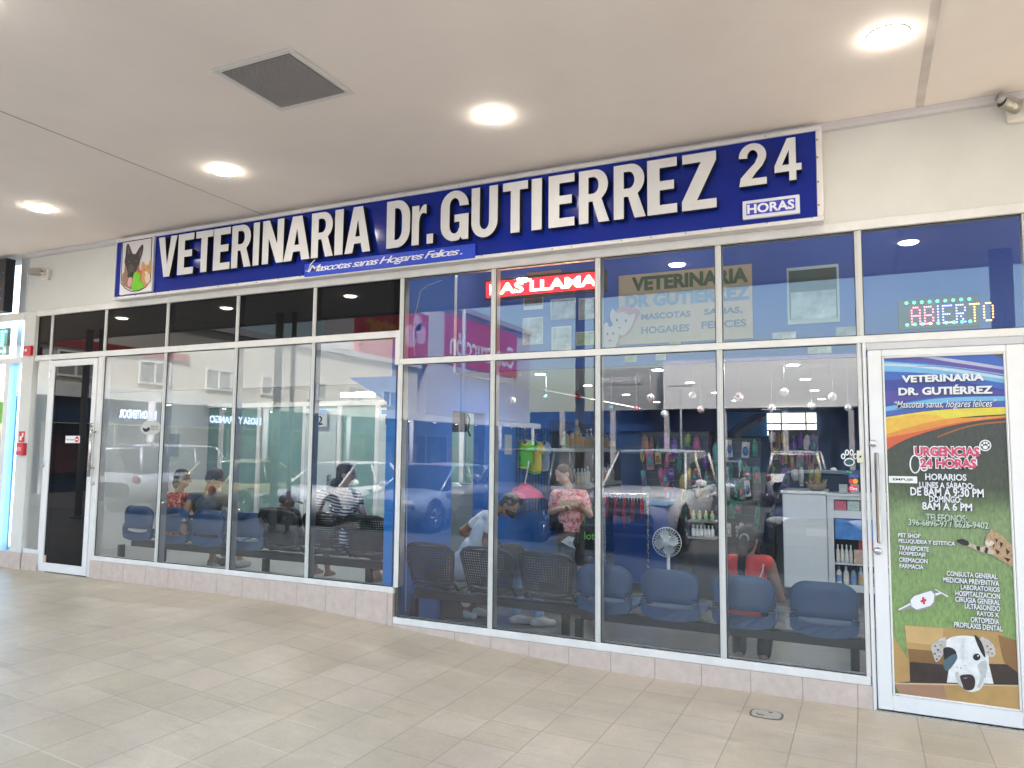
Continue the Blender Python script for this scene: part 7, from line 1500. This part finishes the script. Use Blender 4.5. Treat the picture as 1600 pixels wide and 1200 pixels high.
# person in white bending forward behind the black chairs
white_cloth = mat('white_uniform', (.80, .80, .80), .8, var=.05, scale=10)
yy = 1.08; J = dict(pel=Q(718, 886, yy), neck=Q(774, 800, yy), shL=Q(757, 806, yy+.17), shR=Q(768, 808, yy-.15), head=Q(796, 789, yy+.0)); J['shL'], J['shR'] = J['shL'], J['shR']
x0 = J['pel'].x
J.update(elL=Q(722, 830, yy+.26), wrL=Q(760, 862, yy+.22), elR=Q(758, 846, yy-.16), wrR=Q(780, 878, yy-.08), knL=(x0+.34, yy+.12, .48), knR=(x0+.34, yy-.10, .48), anL=(QZ(752, yy+.10, 0).x, yy+.08, .09), anR=(QZ(728, yy, 0).x, yy-.08, .09))
w6, d6 = person('person in a white short sleeved uniform bending forward behind the black chairs', J, (.75, -.05, -.62), tan, white_cloth, white_cloth, mat('white_clog', (.62, .62, .62), .5), hair_short, sleeve=.5, leg=.9, hair_m=black_hair, k=1.0, top_name='tunic', tshirt_hem=.12, foot_dirs={'L': (1, .1, 0), 'R': (1, .1, 0)}, face_up=(.6, 0, .7))
h = J['head']; m = MB(); m.cap(h+Vector((.01, -.07, -.05)), .02, h+Vector((.05, -.03, -.10)), .03); organic(m, .007, 2).build('face_mask', black_cloth, w6)
# person in pale jeans crouching beside
pjeans = mat('pale_jeans', (.20, .30, .48), .85, var=.18, scale=12)
yy = 1.05; J = dict(pel=Q(800, 872, yy), neck=Q(776, 868, yy+.38), shL=Q(770, 872, yy+.35), shR=Q(806, 870, yy+.40), head=Q(776, 862, yy+.52)); x0 = J['pel'].x
J.update(elL=(x0-.22, yy+.55, .42), wrL=(x0-.12, yy+.72, .35), elR=(x0+.2, yy+.58, .42), wrR=(x0+.1, yy+.74, .35), knL=(x0-.10, yy+.36, .42), knR=(x0+.14, yy+.34, .42), anL=(QZ(806, .97, 0).x, yy-.03, .09), anR=(QZ(838, .97, 0).x, yy-.02, .09))
person('person in pale blue jeans and a black top crouching behind the black chairs', J, (-.3, .9, -.35), tan, black_cloth, pjeans, mat('grey_trainer', (.45, .46, .46), .6), hair_short, sleeve=.5, leg=.97, hair_m=black_hair, k=1.0, top_name='tee_shirt', foot_dirs={'L': (.7, .6, 0), 'R': (.8, .5, 0)})

# standing woman in the pink flowered blouse
yy = 1.75; J = dict(head=Q(881, 742, yy), neck=Q(889, 766, yy), shL=Q(906, 772, yy-.10), shR=Q(873, 772, yy+.10)); J['pel'] = QZ(895, yy, .86); x0 = J['pel'].x
J['shL'], J['shR'] = Q(868, 773, yy-.06), Q(911, 773, yy+.05); J['shL'], J['shR'] = J['shR'], J['shL']
J.update(elL=Q(922, 805, yy-.02), wrL=Q(905, 790, yy-.24), elR=Q(861, 800, yy-.03), wrR=Q(884, 792, yy-.26), knL=(x0+.11, yy-.02, .47), knR=(x0-.07, yy-.02, .47), anL=(x0+.11, yy+.0, .085), anR=(x0-.05, yy+.02, .085))
w8, d8 = person('standing woman in a pink flowered blouse reading a paper, black bag on her arm', J, (-.55, -.72, -.35), fair, floral('pink_floral_cloth', (.62, .34, .33), (.50, .09, .12)), black_cloth, mat('sandal_tan', (.40, .28, .15), .7), hair_full, sleeve=.62, leg=.40, hair_m=mat('hair_brown_tied', (.06, .035, .025), .5), k=.95, bust=True, tshirt_hem=.0, bottom_name='shorts', foot_dirs={'L': (-.3, -1, 0), 'R': (-.6, -.8, 0)}, belly=1.1)
m = MB(); c_ = (Vector(J['wrL'])+Vector(J['wrR']))/2+Vector((0, -.08, .03)); n_ = 6; vs = [(c_.x-.10+.2*i/n_, c_.y+.02*math.sin(i), c_.z+v+.01*math.cos(i*1.3)) for v in (-.03, .03) for i in range(n_+1)]; m.add(vs+[(a, b_+.003, c) for a, b_, c in vs], [(i, i+1, n_+2+i, n_+1+i) for i in range(n_)]+[(2*n_+2+i, 3*n_+3+i, 3*n_+4+i, 2*n_+3+i) for i in range(n_)]); o = m.build('paper_slip', mat('old_paper', (.55, .48, .30), .8), loc=tuple(c_)); tag(o, 'folded paper slip held by the woman in the pink blouse', 'paper')
t = empty('shopping_bag', Q(922, 865, yy-.05), 'black carrier bag with green trim and lettering on the arm of the woman in pink', 'bag'); a, b = Q(908, 868, yy-.1), Q(936, 820, yy-.1)
MB().bbox(a.x, b.x, yy-.14, yy-.04, a.z, b.z, .012).build('bag_body', black_cloth, t); m = MB(); m.sm = True; m.tube([(a.x+.03, yy-.09, b.z-.02), (a.x+.05, yy-.09, b.z+.17), (b.x-.05, yy-.09, b.z+.17), (b.x-.03, yy-.09, b.z-.02)], .008, 6); m.build('handle', mat('bag_green', (.12, .42, .05), .6), t)
m = MB(); text_fit(m, 'lot', a.x+.05, b.x-.03, a.z+.17, a.z+.25, yy-.142, bold=.02); m.build('lettering', mat('bag_green', (.12, .42, .05), .6), t)
t = empty('patterned_pouch', Q(890, 845, yy-.2), 'black pouch with a pale star pattern at the hip of the woman in pink', 'bag'); a, b = Q(876, 862, yy-.2), Q(903, 832, yy-.2); m = MB(); m.prism([(a.x, a.z+.05), (a.x+(b.x-a.x)*.75, a.z), (b.x, a.z+.1), (b.x, b.z), (a.x, b.z)], 'y', yy-.22, yy-.17); m.build('pouch_body', black_cloth, t)
m = MB(); w_ = b.x-a.x; m.prism([(a.x+w_*.05, b.z-.10), (a.x+w_*.5, b.z-.04), (a.x+w_*.85, b.z-.05), (a.x+w_*.75, b.z-.10), (a.x+w_*.9, a.z+.04), (a.x+w_*.5, b.z-.14)], 'y', -.223+yy, -.2205+yy); m.build('star_print', mat('star_print', (.55, .55, .58), .6, var=.6, scale=40), t)
